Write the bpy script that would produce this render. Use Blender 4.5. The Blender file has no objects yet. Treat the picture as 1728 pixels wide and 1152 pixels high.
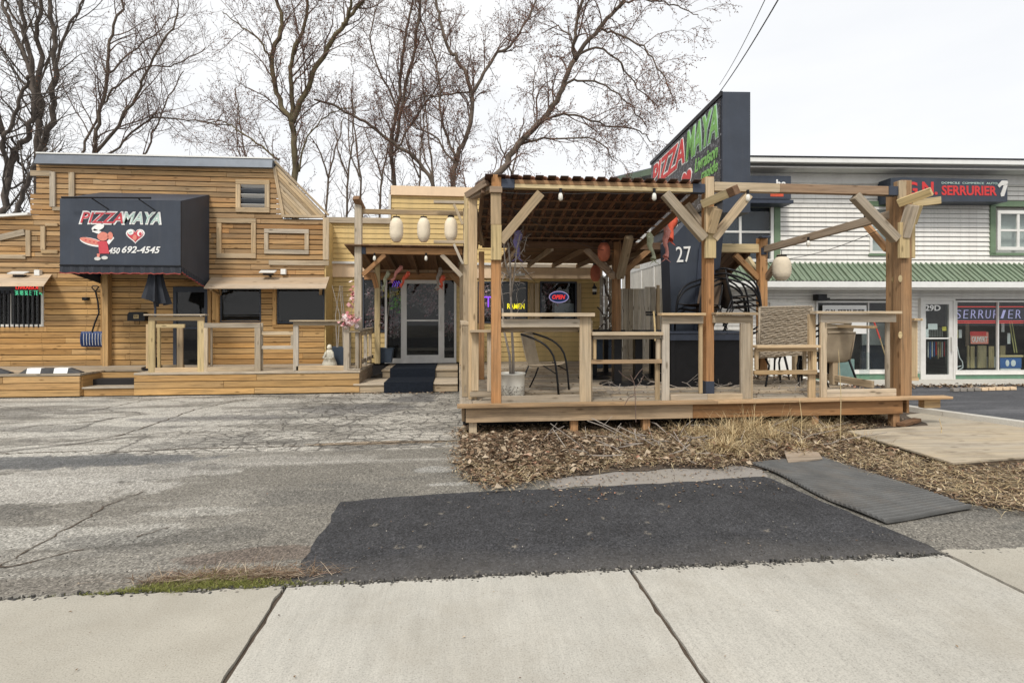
import bpy, bmesh, math, random
from math import sin, cos, tan, pi, radians, sqrt, atan2
from mathutils import Vector, Matrix, Quaternion

random.seed(7)
S = bpy.context.scene
C = S.collection
V = Vector

# ------------------------------------------------------------------ camera, world, sun, exposure
TH = math.atan(90 / 900.0)
CT, ST = cos(TH), sin(TH)
HZ = 1.55
cam_d = bpy.data.cameras.new('camera')
cam_d.sensor_width = 36
cam_d.lens = 36 * 900 / 1728
cam_d.shift_y = -43 / 1728
cam_d.clip_start = 0.05
cam_d.clip_end = 2000
cam = bpy.data.objects.new('camera', cam_d)
cam.location = (0, 0, HZ)
cam.rotation_euler = (pi / 2, 0, -TH)
C.objects.link(cam)
S.camera = cam

SUN_EL, SUN_AZ = radians(52), radians(205)      # azimuth clockwise from +Y: behind the camera, a little left
world = bpy.data.worlds.new('World')
S.world = world
world.use_nodes = True
wn, wl = world.node_tree.nodes, world.node_tree.links
bg = wn['Background']
sky = wn.new('ShaderNodeTexSky')
sky.sky_type = 'NISHITA'
sky.sun_disc = False
sky.sun_elevation = SUN_EL
sky.sun_rotation = SUN_AZ
sky.air_density = 1.0
sky.dust_density = 3.0
tc = wn.new('ShaderNodeTexCoord')
mp = wn.new('ShaderNodeMapping')
mp.inputs['Scale'].default_value = (1.2, 1.2, 4.0)
nz = wn.new('ShaderNodeTexNoise')
nz.inputs['Scale'].default_value = 1.6
nz.inputs['Detail'].default_value = 5
cr = wn.new('ShaderNodeValToRGB')
cr.color_ramp.elements[0].position = 0.3
cr.color_ramp.elements[0].color = (11.4, 11.6, 11.9, 1)
cr.color_ramp.elements[1].position = 0.7
cr.color_ramp.elements[1].color = (12.9, 12.9, 12.8, 1)
mx = wn.new('ShaderNodeMix')
mx.data_type = 'RGBA'
mx.inputs[0].default_value = 0.9
wl.new(tc.outputs['Generated'], mp.inputs[0])
wl.new(mp.outputs[0], nz.inputs[0])
wl.new(nz.outputs[0], cr.inputs[0])
wl.new(sky.outputs[0], mx.inputs[6])
wl.new(cr.outputs[0], mx.inputs[7])
wl.new(mx.outputs[2], bg.inputs[0])
bg.inputs[1].default_value = 0.088

sun_d = bpy.data.lights.new('sun', 'SUN')
sun_d.energy = 2.5
sun_d.angle = radians(12)
sun_d.color = (1.0, 0.95, 0.87)
sun = bpy.data.objects.new('sun', sun_d)
d = V((sin(SUN_AZ) * cos(SUN_EL), cos(SUN_AZ) * cos(SUN_EL), sin(SUN_EL)))
sun.rotation_euler = d.to_track_quat('Z', 'Y').to_euler()
sun.location = (0, -5, 30)
C.objects.link(sun)

S.view_settings.view_transform = 'Standard'
S.view_settings.look = 'None'
S.view_settings.exposure = 0.02
S.view_settings.gamma = 1
S.view_settings.use_curve_mapping = False
S.render.resolution_x = 1024
S.render.resolution_y = 682

# ------------------------------------------------------------------ where a point seen in the photograph stands
class Frame:
    def __init__(s, o=(0, 0, 0), a=0.0):
        s.o = V(o); s.a = a
        s.R = Matrix.Rotation(-a, 3, 'Z')
    def ray(s, px, py):
        r = (px - 864) / 900
        w = V((r * CT + ST, -r * ST + CT, (533 - py) / 900))
        return s.R @ (V((0, 0, HZ)) - s.o), s.R @ w
    def at(s, px, py, Y):
        o, d = s.ray(px, py); return o + d * ((Y - o.y) / d.y)
    def atz(s, px, py, z=0.0):
        o, d = s.ray(px, py); return o + d * ((z - o.z) / d.z)
    def atx(s, px, py, x):
        o, d = s.ray(px, py); return o + d * ((x - o.x) / d.x)
    def atd(s, px, py, D):
        o, d = s.ray(px, py); return o + d * D
    def rect(s, px0, py0, px1, py1, Y):
        cx, cy = (px0 + px1) / 2, (py0 + py1) / 2
        return (s.at(px0, cy, Y).x, s.at(px1, cy, Y).x, s.at(cx, py1, Y).z, s.at(cx, py0, Y).z)
W = Frame()
at, atz, atx, atd, rect = W.at, W.atz, W.atx, W.atd, W.rect

# ------------------------------------------------------------------ materials
def lin(h):
    h = h.lstrip('#')
    o = []
    for i in (0, 2, 4):
        c = int(h[i:i + 2], 16) / 255
        o.append(c / 12.92 if c <= 0.04045 else ((c + 0.055) / 1.055) ** 2.4)
    return tuple(o) + (1,)

def newmat(name):
    m = bpy.data.materials.new(name)
    m.use_nodes = True
    n, l = m.node_tree.nodes, m.node_tree.links
    return m, n, l, n['Principled BSDF']

def c4(c): return tuple(c)[:3] + (1,)

def N(n, t, **kw):
    x = n.new(t)
    for k, v in kw.items(): setattr(x, k, v)
    return x

def math_(n, l, op, a, b=None, c=None, clamp=False):
    x = n.new('ShaderNodeMath'); x.operation = op; x.use_clamp = clamp
    for i, q in enumerate((a, b, c)):
        if q is None: continue
        if hasattr(q, 'node'): l.new(q, x.inputs[i])
        else: x.inputs[i].default_value = q
    return x.outputs[0]

def mixc(n, l, f, a, b, blend='MIX'):
    x = n.new('ShaderNodeMix'); x.data_type = 'RGBA'; x.blend_type = blend
    for i, q in ((0, f), (6, a), (7, b)):
        if hasattr(q, 'node'): l.new(q, x.inputs[i])
        elif i == 0: x.inputs[0].default_value = q
        else: x.inputs[i].default_value = c4(q)
    return x.outputs[2]

def ramp(n, l, f, pts):
    x = n.new('ShaderNodeValToRGB')
    e = x.color_ramp.elements
    while len(e) < len(pts): e.new(0.5)
    for i, (p, c) in enumerate(pts):
        e[i].position = p
        e[i].color = (c, c, c, 1) if isinstance(c, (int, float)) else c4(c)
    l.new(f, x.inputs[0])
    return x.outputs[0]

def noise(n, l, vec, scale, detail=4, rough=0.55, dist=0.0):
    x = n.new('ShaderNodeTexNoise')
    x.inputs['Scale'].default_value = scale
    x.inputs['Detail'].default_value = detail
    x.inputs['Roughness'].default_value = rough
    x.inputs['Distortion'].default_value = dist
    if vec is not None: l.new(vec, x.inputs['Vector'])
    return x.outputs[0]

def voro(n, l, vec, scale, feature='F1', out='Distance', rnd=1.0):
    x = n.new('ShaderNodeTexVoronoi'); x.feature = feature
    x.inputs['Scale'].default_value = scale
    x.inputs['Randomness'].default_value = rnd
    if vec is not None: l.new(vec, x.inputs['Vector'])
    return x.outputs[out]

def bump(n, l, p, h, strength=0.3, dist=0.01):
    b = n.new('ShaderNodeBump')
    b.inputs['Strength'].default_value = strength
    b.inputs['Distance'].default_value = dist
    l.new(h, b.inputs['Height'])
    l.new(b.outputs[0], p.inputs['Normal'])

def mapped(n, l, src, scale, loc=None):
    m = n.new('ShaderNodeMapping')
    m.inputs['Scale'].default_value = scale
    l.new(src, m.inputs[0])
    return m.outputs[0]

def wood(name, ca, cb, gray=(.40, .36, .31), gamt=.35, rough=.78, contrast=1.0, knots=True, dirt=.25):
    m, n, l, p = newmat(name)
    tcn = n.new('ShaderNodeTexCoord'); oi = n.new('ShaderNodeObjectInfo')
    cmb = n.new('ShaderNodeCombineXYZ')
    r = oi.outputs['Random']
    l.new(math_(n, l, 'MULTIPLY', r, 131.0), cmb.inputs[0])
    l.new(math_(n, l, 'MULTIPLY', r, 57.0), cmb.inputs[1])
    l.new(math_(n, l, 'MULTIPLY', r, 29.0), cmb.inputs[2])
    add = n.new('ShaderNodeVectorMath'); add.operation = 'ADD'
    l.new(tcn.outputs['Object'], add.inputs[0]); l.new(cmb.outputs[0], add.inputs[1])
    v = add.outputs[0]
    g1 = noise(n, l, mapped(n, l, v, (1.3, 34, 34)), 1.0, 5, .6, .4)
    g2 = noise(n, l, mapped(n, l, v, (5, 140, 140)), 1.0, 2, .5)
    r2 = math_(n, l, 'FRACT', math_(n, l, 'MULTIPLY', r, 7.31))
    base = mixc(n, l, r2, ca, cb)
    tone = ramp(n, l, g1, [(.28, 1 - .42 * contrast), (.5, 1.0), (.75, 1 + .2 * contrast)])
    col = mixc(n, l, 1.0, base, tone, 'MULTIPLY')
    r3 = math_(n, l, 'FRACT', math_(n, l, 'MULTIPLY', r, 17.7))
    gn = noise(n, l, mapped(n, l, v, (.9, 5, 5)), 1.0, 4, .6)
    gm = math_(n, l, 'ADD', math_(n, l, 'MULTIPLY', gn, 1.4), math_(n, l, 'MULTIPLY', r3, .8))
    gm = math_(n, l, 'MULTIPLY', math_(n, l, 'SUBTRACT', gm, .62), gamt * 1.6, clamp=True)
    gcol = mixc(n, l, 1.0, gray, ramp(n, l, g1, [(.3, .68), (.7, 1.15)]), 'MULTIPLY')
    col = mixc(n, l, gm, col, gcol)
    r4 = math_(n, l, 'FRACT', math_(n, l, 'MULTIPLY', r, 41.3))
    vk = math_(n, l, 'ADD', math_(n, l, 'MULTIPLY', r4, .42), .74)
    vc = n.new('ShaderNodeCombineColor')
    for i in range(3): l.new(vk, vc.inputs[i])
    col = mixc(n, l, 1.0, col, vc.outputs[0], 'MULTIPLY')
    fine = ramp(n, l, g2, [(.3, .84), (.65, 1.06)])
    col = mixc(n, l, .8, col, fine, 'MULTIPLY')
    if knots:
        kv = voro(n, l, mapped(n, l, v, (2.6, 8.5, 8.5)), 1.0)
        kn = ramp(n, l, kv, [(.07, 1.0), (.17, 0.0)])
        col = mixc(n, l, math_(n, l, 'MULTIPLY', kn, .75), col, tuple(x * .28 for x in ca[:3]))
    # worn, dirty blotches with a shape of their own
    dn = noise(n, l, mapped(n, l, v, (1.5, 2.5, 2.5)), 1.0, 6, .7)
    dm = ramp(n, l, dn, [(.5, 0.0), (.72, 1.0)])
    col = mixc(n, l, math_(n, l, 'MULTIPLY', dm, dirt), col, (.12, .09, .06))
    l.new(col, p.inputs['Base Color'])
    p.inputs['Roughness'].default_value = rough
    p.inputs['Specular IOR Level'].default_value = .25
    bump(n, l, p, math_(n, l, 'ADD', g1, math_(n, l, 'MULTIPLY', g2, .4)), .45, .004)
    return m

def plain(name, col, rough=.6, metal=0.0, var=.12, vs=6.0, bmp=0.0, bs=60.0, spec=.4, dirt=0.0, streak=0.0, rand=0.0):
    m, n, l, p = newmat(name)
    tcn = n.new('ShaderNodeTexCoord'); o = tcn.outputs['Object']
    g = noise(n, l, o, vs, 5, .6)
    t = ramp(n, l, g, [(.3, 1 - var), (.7, 1 + var * .6)])
    c = mixc(n, l, 1.0, col, t, 'MULTIPLY')
    if rand:
        oi = n.new('ShaderNodeObjectInfo')
        k = math_(n, l, 'ADD', math_(n, l, 'MULTIPLY', oi.outputs['Random'], rand * 2), 1 - rand)
        cc = n.new('ShaderNodeCombineColor')
        for i in range(3): l.new(k, cc.inputs[i])
        c = mixc(n, l, 1.0, c, cc.outputs[0], 'MULTIPLY')
    if dirt:
        dn = noise(n, l, o, 2.3, 7, .7)
        c = mixc(n, l, math_(n, l, 'MULTIPLY', ramp(n, l, dn, [(.48, 0.0), (.7, 1.0)]), dirt), c, (.16, .13, .10))
    if streak:
        sn = noise(n, l, mapped(n, l, o, (14, 14, 1.2)), 1.0, 4, .6)
        c = mixc(n, l, math_(n, l, 'MULTIPLY', ramp(n, l, sn, [(.5, 0.0), (.75, 1.0)]), streak), c, (.2, .18, .15))
    l.new(c, p.inputs['Base Color'])
    p.inputs['Roughness'].default_value = rough
    p.inputs['Metallic'].default_value = metal
    p.inputs['Specular IOR Level'].default_value = spec
    if bmp: bump(n, l, p, noise(n, l, o, bs, 4, .6), bmp, .004)
    return m

def emit(name, col, s):
    m, n, l, p = newmat(name)
    p.inputs['Base Color'].default_value = c4(col)
    p.inputs['Emission Color'].default_value = c4(col)
    p.inputs['Emission Strength'].default_value = s
    return m

def glass(name, tint=(.75, .8, .82), refl=1.0, dirt=.04, rough=.02):
    m, n, l, p = newmat(name)
    out = n['Material Output']
    tr = n.new('ShaderNodeBsdfTransparent'); tr.inputs[0].default_value = c4(tint)
    gl = n.new('ShaderNodeBsdfGlossy'); gl.inputs['Roughness'].default_value = rough
    gl.inputs[0].default_value = (refl, refl, refl, 1)
    df = n.new('ShaderNodeBsdfDiffuse'); df.inputs[0].default_value = (.5, .5, .48, 1)
    fr = n.new('ShaderNodeFresnel'); fr.inputs[0].default_value = 1.45
    m1 = n.new('ShaderNodeMixShader'); m2 = n.new('ShaderNodeMixShader')
    gb = n.new('ShaderNodeNewGeometry')
    ff = math_(n, l, 'MULTIPLY', fr.outputs[0], math_(n, l, 'SUBTRACT', 1.0, gb.outputs['Backfacing']))
    l.new(ff, m1.inputs[0]); l.new(tr.outputs[0], m1.inputs[1]); l.new(gl.outputs[0], m1.inputs[2])
    g = noise(n, l, n.new('ShaderNodeTexCoord').outputs['Object'], 3.0, 5, .7)
    l.new(math_(n, l, 'MULTIPLY', g, dirt * 2), m2.inputs[0])
    l.new(m1.outputs[0], m2.inputs[1]); l.new(df.outputs[0], m2.inputs[2])
    l.new(m2.outputs[0], out.inputs[0])
    return m

def island(name, pts, rough=.8):
    m, n, l, p = newmat(name)
    g = n.new('ShaderNodeNewGeometry')
    c = ramp(n, l, g.outputs['Random Per Island'], pts)
    t = noise(n, l, g.outputs['Position'], 60, 3, .6)
    c = mixc(n, l, 1.0, c, ramp(n, l, t, [(.3, .75), (.7, 1.15)]), 'MULTIPLY')
    l.new(c, p.inputs['Base Color'])
    p.inputs['Roughness'].default_value = rough
    p.inputs['Specular IOR Level'].default_value = .2
    return m

M = {}
M['plank'] = wood('facade_cedar', (.40, .205, .075), (.54, .32, .135), (.40, .30, .185), .45, dirt=.30, contrast=1.35)
M['plank_low'] = wood('lower_facade_cedar', (.50, .275, .095), (.60, .365, .145), (.46, .34, .20), .28, dirt=.2, contrast=1.3)
M['trim'] = wood('trim_cedar', (.50, .335, .165), (.57, .41, .235), (.46, .40, .31), .5, dirt=.25, contrast=1.25)
M['graywood'] = wood('weathered_grey_wood', (.47, .37, .245), (.56, .44, .295), (.48, .43, .36), .6, dirt=.3, contrast=1.25)
M['cedar'] = wood('orange_cedar', (.36, .165, .06), (.46, .235, .095), (.40, .31, .20), .32, dirt=.35, contrast=1.4)
M['oldcedar'] = wood('brown_cedar', (.30, .15, .065), (.36, .20, .09), (.34, .27, .18), .35, dirt=.35)
M['tanpost'] = wood('tan_post_wood', (.50, .35, .19), (.56, .41, .23), (.48, .42, .33), .4, dirt=.2)
M['yellowpost'] = wood('yellow_pine', (.56, .42, .20), (.60, .46, .24), (.48, .42, .3), .3, dirt=.2)
M['oldbeam'] = wood('dark_old_beam', (.32, .20, .12), (.40, .28, .18), (.36, .32, .26), .5, dirt=.35)
M['roofboard'] = wood('roof_board_brown', (.16, .08, .04), (.22, .12, .06), (.2, .16, .12), .3, dirt=.3)
M['deckboard'] = wood('deck_board', (.40, .31, .205), (.48, .37, .25), (.40, .36, .30), .6, dirt=.5, contrast=1.3)
M['rim'] = wood('rim_board', (.46, .29, .15), (.54, .36, .2), (.42, .35, .26), .4, dirt=.45, contrast=1.3)
M['ply'] = wood('plywood_sheet', (.49, .40, .275), (.53, .44, .31), (.42, .385, .33), .7, contrast=.9, dirt=.6)
M['awnply'] = wood('awning_plywood', (.52, .37, .23), (.56, .42, .28), (.48, .41, .33), .5, contrast=.5, dirt=.2)
M['fence'] = wood('fence_board', (.46, .38, .27), (.52, .44, .32), (.44, .41, .36), .7, dirt=.3)
M['yellow'] = plain('yellow_vinyl_siding', (.62, .45, .19), .6, var=.1, dirt=.18, streak=.15, rand=.06)
M['peach'] = plain('peach_panel', (.80, .60, .40), .6, var=.05, streak=.12, dirt=.08)
M['vinyl'] = plain('white_vinyl_siding', (.80, .78, .73), .5, var=.06, dirt=.16, streak=.25, rand=.05)
M['whitepaint'] = plain('white_paint', (.78, .77, .73), .5, var=.06, dirt=.12)
M['alu'] = plain('aluminium_frame', (.66, .65, .62), .4, var=.06, dirt=.15)
M['creamwall'] = plain('cream_wall', (.72, .68, .60), .7, var=.08, streak=.3, dirt=.1)
M['capmetal'] = plain('grey_metal_cap', (.16, .18, .21), .45, metal=.3, var=.12, streak=.1)
M['green'] = plain('green_painted_trim', (.16, .235, .145), .6, var=.12, dirt=.2)
M['greenroof'] = plain('green_corrugated_metal', (.215, .275, .195), .5, metal=.1, var=.12, dirt=.2)
M['greenbase'] = plain('green_base_paint', (.13, .25, .17), .7, var=.15, dirt=.3)
M['black'] = plain('black_fabric', (.028, .032, .042), .75, var=.2, bmp=.15, bs=200)
M['charcoal'] = plain('charcoal_sign_panel', (.042, .052, .072), .5, var=.18, vs=2.5, streak=.06)
M['blackmetal'] = plain('black_metal', (.018, .018, .02), .4, metal=.5, var=.2)
M['bracket'] = plain('slate_bracket', (.05, .06, .085), .5, metal=.3, var=.2)
M['navy'] = plain('navy_plastic', (.02, .05, .16), .35, var=.1)
M['carpet'] = plain('black_carpet', (.016, .02, .028), .95, var=.3, vs=30, bmp=.5, bs=300, spec=.1)
M['rubber'] = plain('rubber', (.05, .052, .056), .7, var=.25, dirt=.35, bmp=.2)
M['matrub'] = plain('dusty_rubber', (.115, .115, .112), .8, var=.3, vs=4, dirt=.4)
M['white'] = plain('white_plastic', (.80, .80, .77), .5, var=.05, dirt=.08)
M['lantern'] = plain('cream_paper', (.80, .70, .54), .8, var=.12, vs=3, dirt=.22)
M['redlantern'] = plain('faded_red_paper', (.50, .15, .085), .7, var=.2, vs=4)
M['sling'] = plain('tan_sling_mesh', (.38, .31, .22), .8, var=.15, bmp=.4, bs=400)
M['slingdark'] = plain('brown_sling_mesh', (.11, .075, .05), .8, var=.15, bmp=.4, bs=400)
M['wicker'] = plain('wicker_strand', (.45, .38, .29), .8, var=.35, vs=30)
M['tile'] = plain('brown_roof_tile', (.26, .12, .07), .38, var=.3, vs=9, rand=.35, spec=.5)
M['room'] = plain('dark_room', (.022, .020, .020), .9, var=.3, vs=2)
M['lightroom'] = plain('shop_room', (.20, .19, .17), .9, var=.3, vs=2)
M['glass'] = glass('window_glass', (.66, .70, .72), dirt=.015)
M['shopglass'] = glass('shop_glass', (.86, .9, .9), dirt=.015)
M['red'] = plain('red_lettering', (.62, .04, .04), .5, var=.1, vs=20)
M['salmon'] = plain('salmon_print', (.72, .25, .19), .5, var=.1, vs=20)
M['pinkred'] = plain('rose_red_print', (.60, .07, .09), .5, var=.1, vs=20)
M['signgreen'] = plain('green_lettering', (.22, .50, .13), .5, var=.2, vs=12)
M['mint'] = plain('pale_mint_print', (.50, .66, .60), .5, var=.15, vs=20)
M['bwhite'] = plain('white_lettering', (.85, .85, .83), .5, var=.03)
M['ivory'] = plain('ivory_plaster', (.74, .70, .58), .6, var=.1, vs=20)
M['potwhite'] = plain('white_bucket', (.78, .76, .68), .5, var=.06, dirt=.2)
M['navypot'] = plain('slate_planter', (.05, .07, .10), .6, var=.15)
M['bark'] = plain('grey_brown_bark', (.15, .12, .095), .9, var=.4, vs=5, bmp=.8, bs=18, spec=.1)
M['barkdark'] = plain('dark_bark', (.12, .10, .085), .9, var=.4, vs=5, bmp=.8, bs=18, spec=.1)
M['barkgreen'] = plain('mossy_bark', (.15, .125, .075), .9, var=.4, vs=4, bmp=.8, bs=18, spec=.1)
M['twig'] = plain('twig_bark', (.17, .12, .10), .9, var=.3, vs=3, spec=.1)
M['graytwig'] = plain('grey_twig', (.34, .30, .26), .9, var=.3, vs=20)
M['bud'] = island('reddish_buds', [(0, (.14, .055, .04)), (.5, (.26, .11, .07)), (1, (.38, .21, .12))])
M['leaf'] = island('dry_leaves', [(0, (.05, .032, .022)), (.25, (.14, .085, .05)), (.5, (.22, .15, .095)), (.74, (.34, .26, .175)), (.95, (.52, .43, .32)), (1, (.42, .20, .13))])
M['straw'] = island('dry_straw', [(0, (.26, .17, .09)), (.5, (.50, .38, .21)), (1, (.70, .58, .36))])
M['crumb'] = island('asphalt_crumbs', [(0, (.03, .03, .03)), (.6, (.10, .095, .085)), (.9, (.25, .23, .2)), (1, (.45, .42, .37))])
M['grass'] = island('green_weeds', [(0, (.07, .06, .025)), (.4, (.13, .14, .035)), (.8, (.21, .23, .05)), (1, (.34, .30, .12))])
M['pebble'] = island('pebbles', [(0, (.2, .18, .15)), (.5, (.4, .37, .32)), (1, (.7, .68, .62))])
M['blossom'] = island('pale_blossom', [(0, (.50, .14, .16)), (.5, (.75, .45, .45)), (1, (.88, .78, .76))])
M['koired'] = plain('red_koi_cloth', (.62, .10, .05), .8, var=.3, vs=14)
M['koipink'] = plain('pink_koi_cloth', (.66, .28, .24), .8, var=.3, vs=14)
M['koigreen'] = plain('pale_green_koi_cloth', (.42, .44, .30), .8, var=.35, vs=14)
M['koiviolet'] = plain('violet_cloth', (.25, .22, .50), .8, var=.3, vs=14)
M['neonred'] = emit('red_neon', (.9, .05, .04), .8)
M['neonyellow'] = emit('yellow_neon', (.85, .75, .03), .8)
M['neonwhite'] = emit('white_neon', (.55, .50, .85), .45)
M['neonviolet'] = emit('violet_neon', (.28, .08, .8), .7)
M['neongreen'] = emit('green_neon', (.12, .7, .38), .55)
M['neonlime'] = emit('lime_neon', (.25, .75, .1), .4)
M['bulb'] = plain('bulb_glass', (.8, .78, .7), .2, var=.02)
M['blue'] = plain('blue_print', (.05, .14, .38), .5, var=.1)
M['indigo'] = plain('indigo_backing', (.022, .016, .05), .6)
M['paper'] = plain('white_paper', (.75, .75, .73), .8, var=.04)
M['yellowprint'] = plain('yellow_print', (.6, .5, .08), .6)
M['terracotta'] = plain('terracotta_awning_trim', (.30, .06, .05), .7)
M['rope'] = plain('wire_black', (.02, .02, .02), .6)
M['brick'] = plain('red_broom', (.6, .08, .06), .6)
M['lime'] = plain('lime_bar', (.55, .5, .2), .6)
M['mintcloth'] = plain('mint_plastic_panel', (.22, .34, .31), .5, var=.2)

def concrete(name, col, seed=0.0, brush=True):
    m, n, l, p = newmat(name)
    g = n.new('ShaderNodeNewGeometry'); P = g.outputs['Position']
    a = noise(n, l, P, 1.1 + seed, 6, .65)
    c = mixc(n, l, 1.0, col, ramp(n, l, a, [(.3, .86), (.7, 1.08)]), 'MULTIPLY')
    b = noise(n, l, mapped(n, l, P, (55, 4, 4)), 1.0, 3, .6)
    if brush: c = mixc(n, l, 1.0, c, ramp(n, l, b, [(.3, .93), (.7, 1.04)]), 'MULTIPLY')
    f = noise(n, l, P, 130, 3, .6)
    c = mixc(n, l, 1.0, c, ramp(n, l, f, [(.3, .70), (.5, 1.0), (.75, 1.14)]), 'MULTIPLY')
    v = voro(n, l, P, 26)
    vm = noise(n, l, P, 2.5, 3, .5)
    c = mixc(n, l, math_(n, l, 'MULTIPLY', ramp(n, l, v, [(.05, 1.0), (.10, 0.0)]), math_(n, l, 'MULTIPLY', ramp(n, l, vm, [(.38, 0.0), (.5, 1.0)]), .75)), c, (.14, .12, .10))
    b2 = noise(n, l, mapped(n, l, P, (9, .8, 1)), 1.0, 5, .65)
    if brush: c = mixc(n, l, 1.0, c, ramp(n, l, b2, [(.3, .93), (.7, 1.05)]), 'MULTIPLY')
    oi = n.new('ShaderNodeObjectInfo')
    k = math_(n, l, 'ADD', math_(n, l, 'MULTIPLY', oi.outputs['Random'], .10), .94)
    cc = n.new('ShaderNodeCombineColor')
    for i in range(3): l.new(k, cc.inputs[i])
    c = mixc(n, l, 1.0, c, cc.outputs[0], 'MULTIPLY')
    st = noise(n, l, P, .7, 7, .75)
    c = mixc(n, l, math_(n, l, 'MULTIPLY', ramp(n, l, st, [(.46, 0.0), (.66, 1.0)]), .5), c, (.29, .26, .21))
    l.new(c, p.inputs['Base Color'])
    p.inputs['Roughness'].default_value = .9
    p.inputs['Specular IOR Level'].default_value = .2
    bump(n, l, p, math_(n, l, 'ADD', f, b), .35, .003)
    return m
M['concrete'] = concrete('sidewalk_concrete', (.465, .445, .395))
M['concrete_old'] = concrete('older_sidewalk_concrete', (.39, .365, .31), .2, False)
M['curb'] = concrete('curb_concrete', (.58, .56, .51), .3, False)
M['slabdark'] = concrete('old_walk_concrete', (.30, .275, .25), .5, False)

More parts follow.
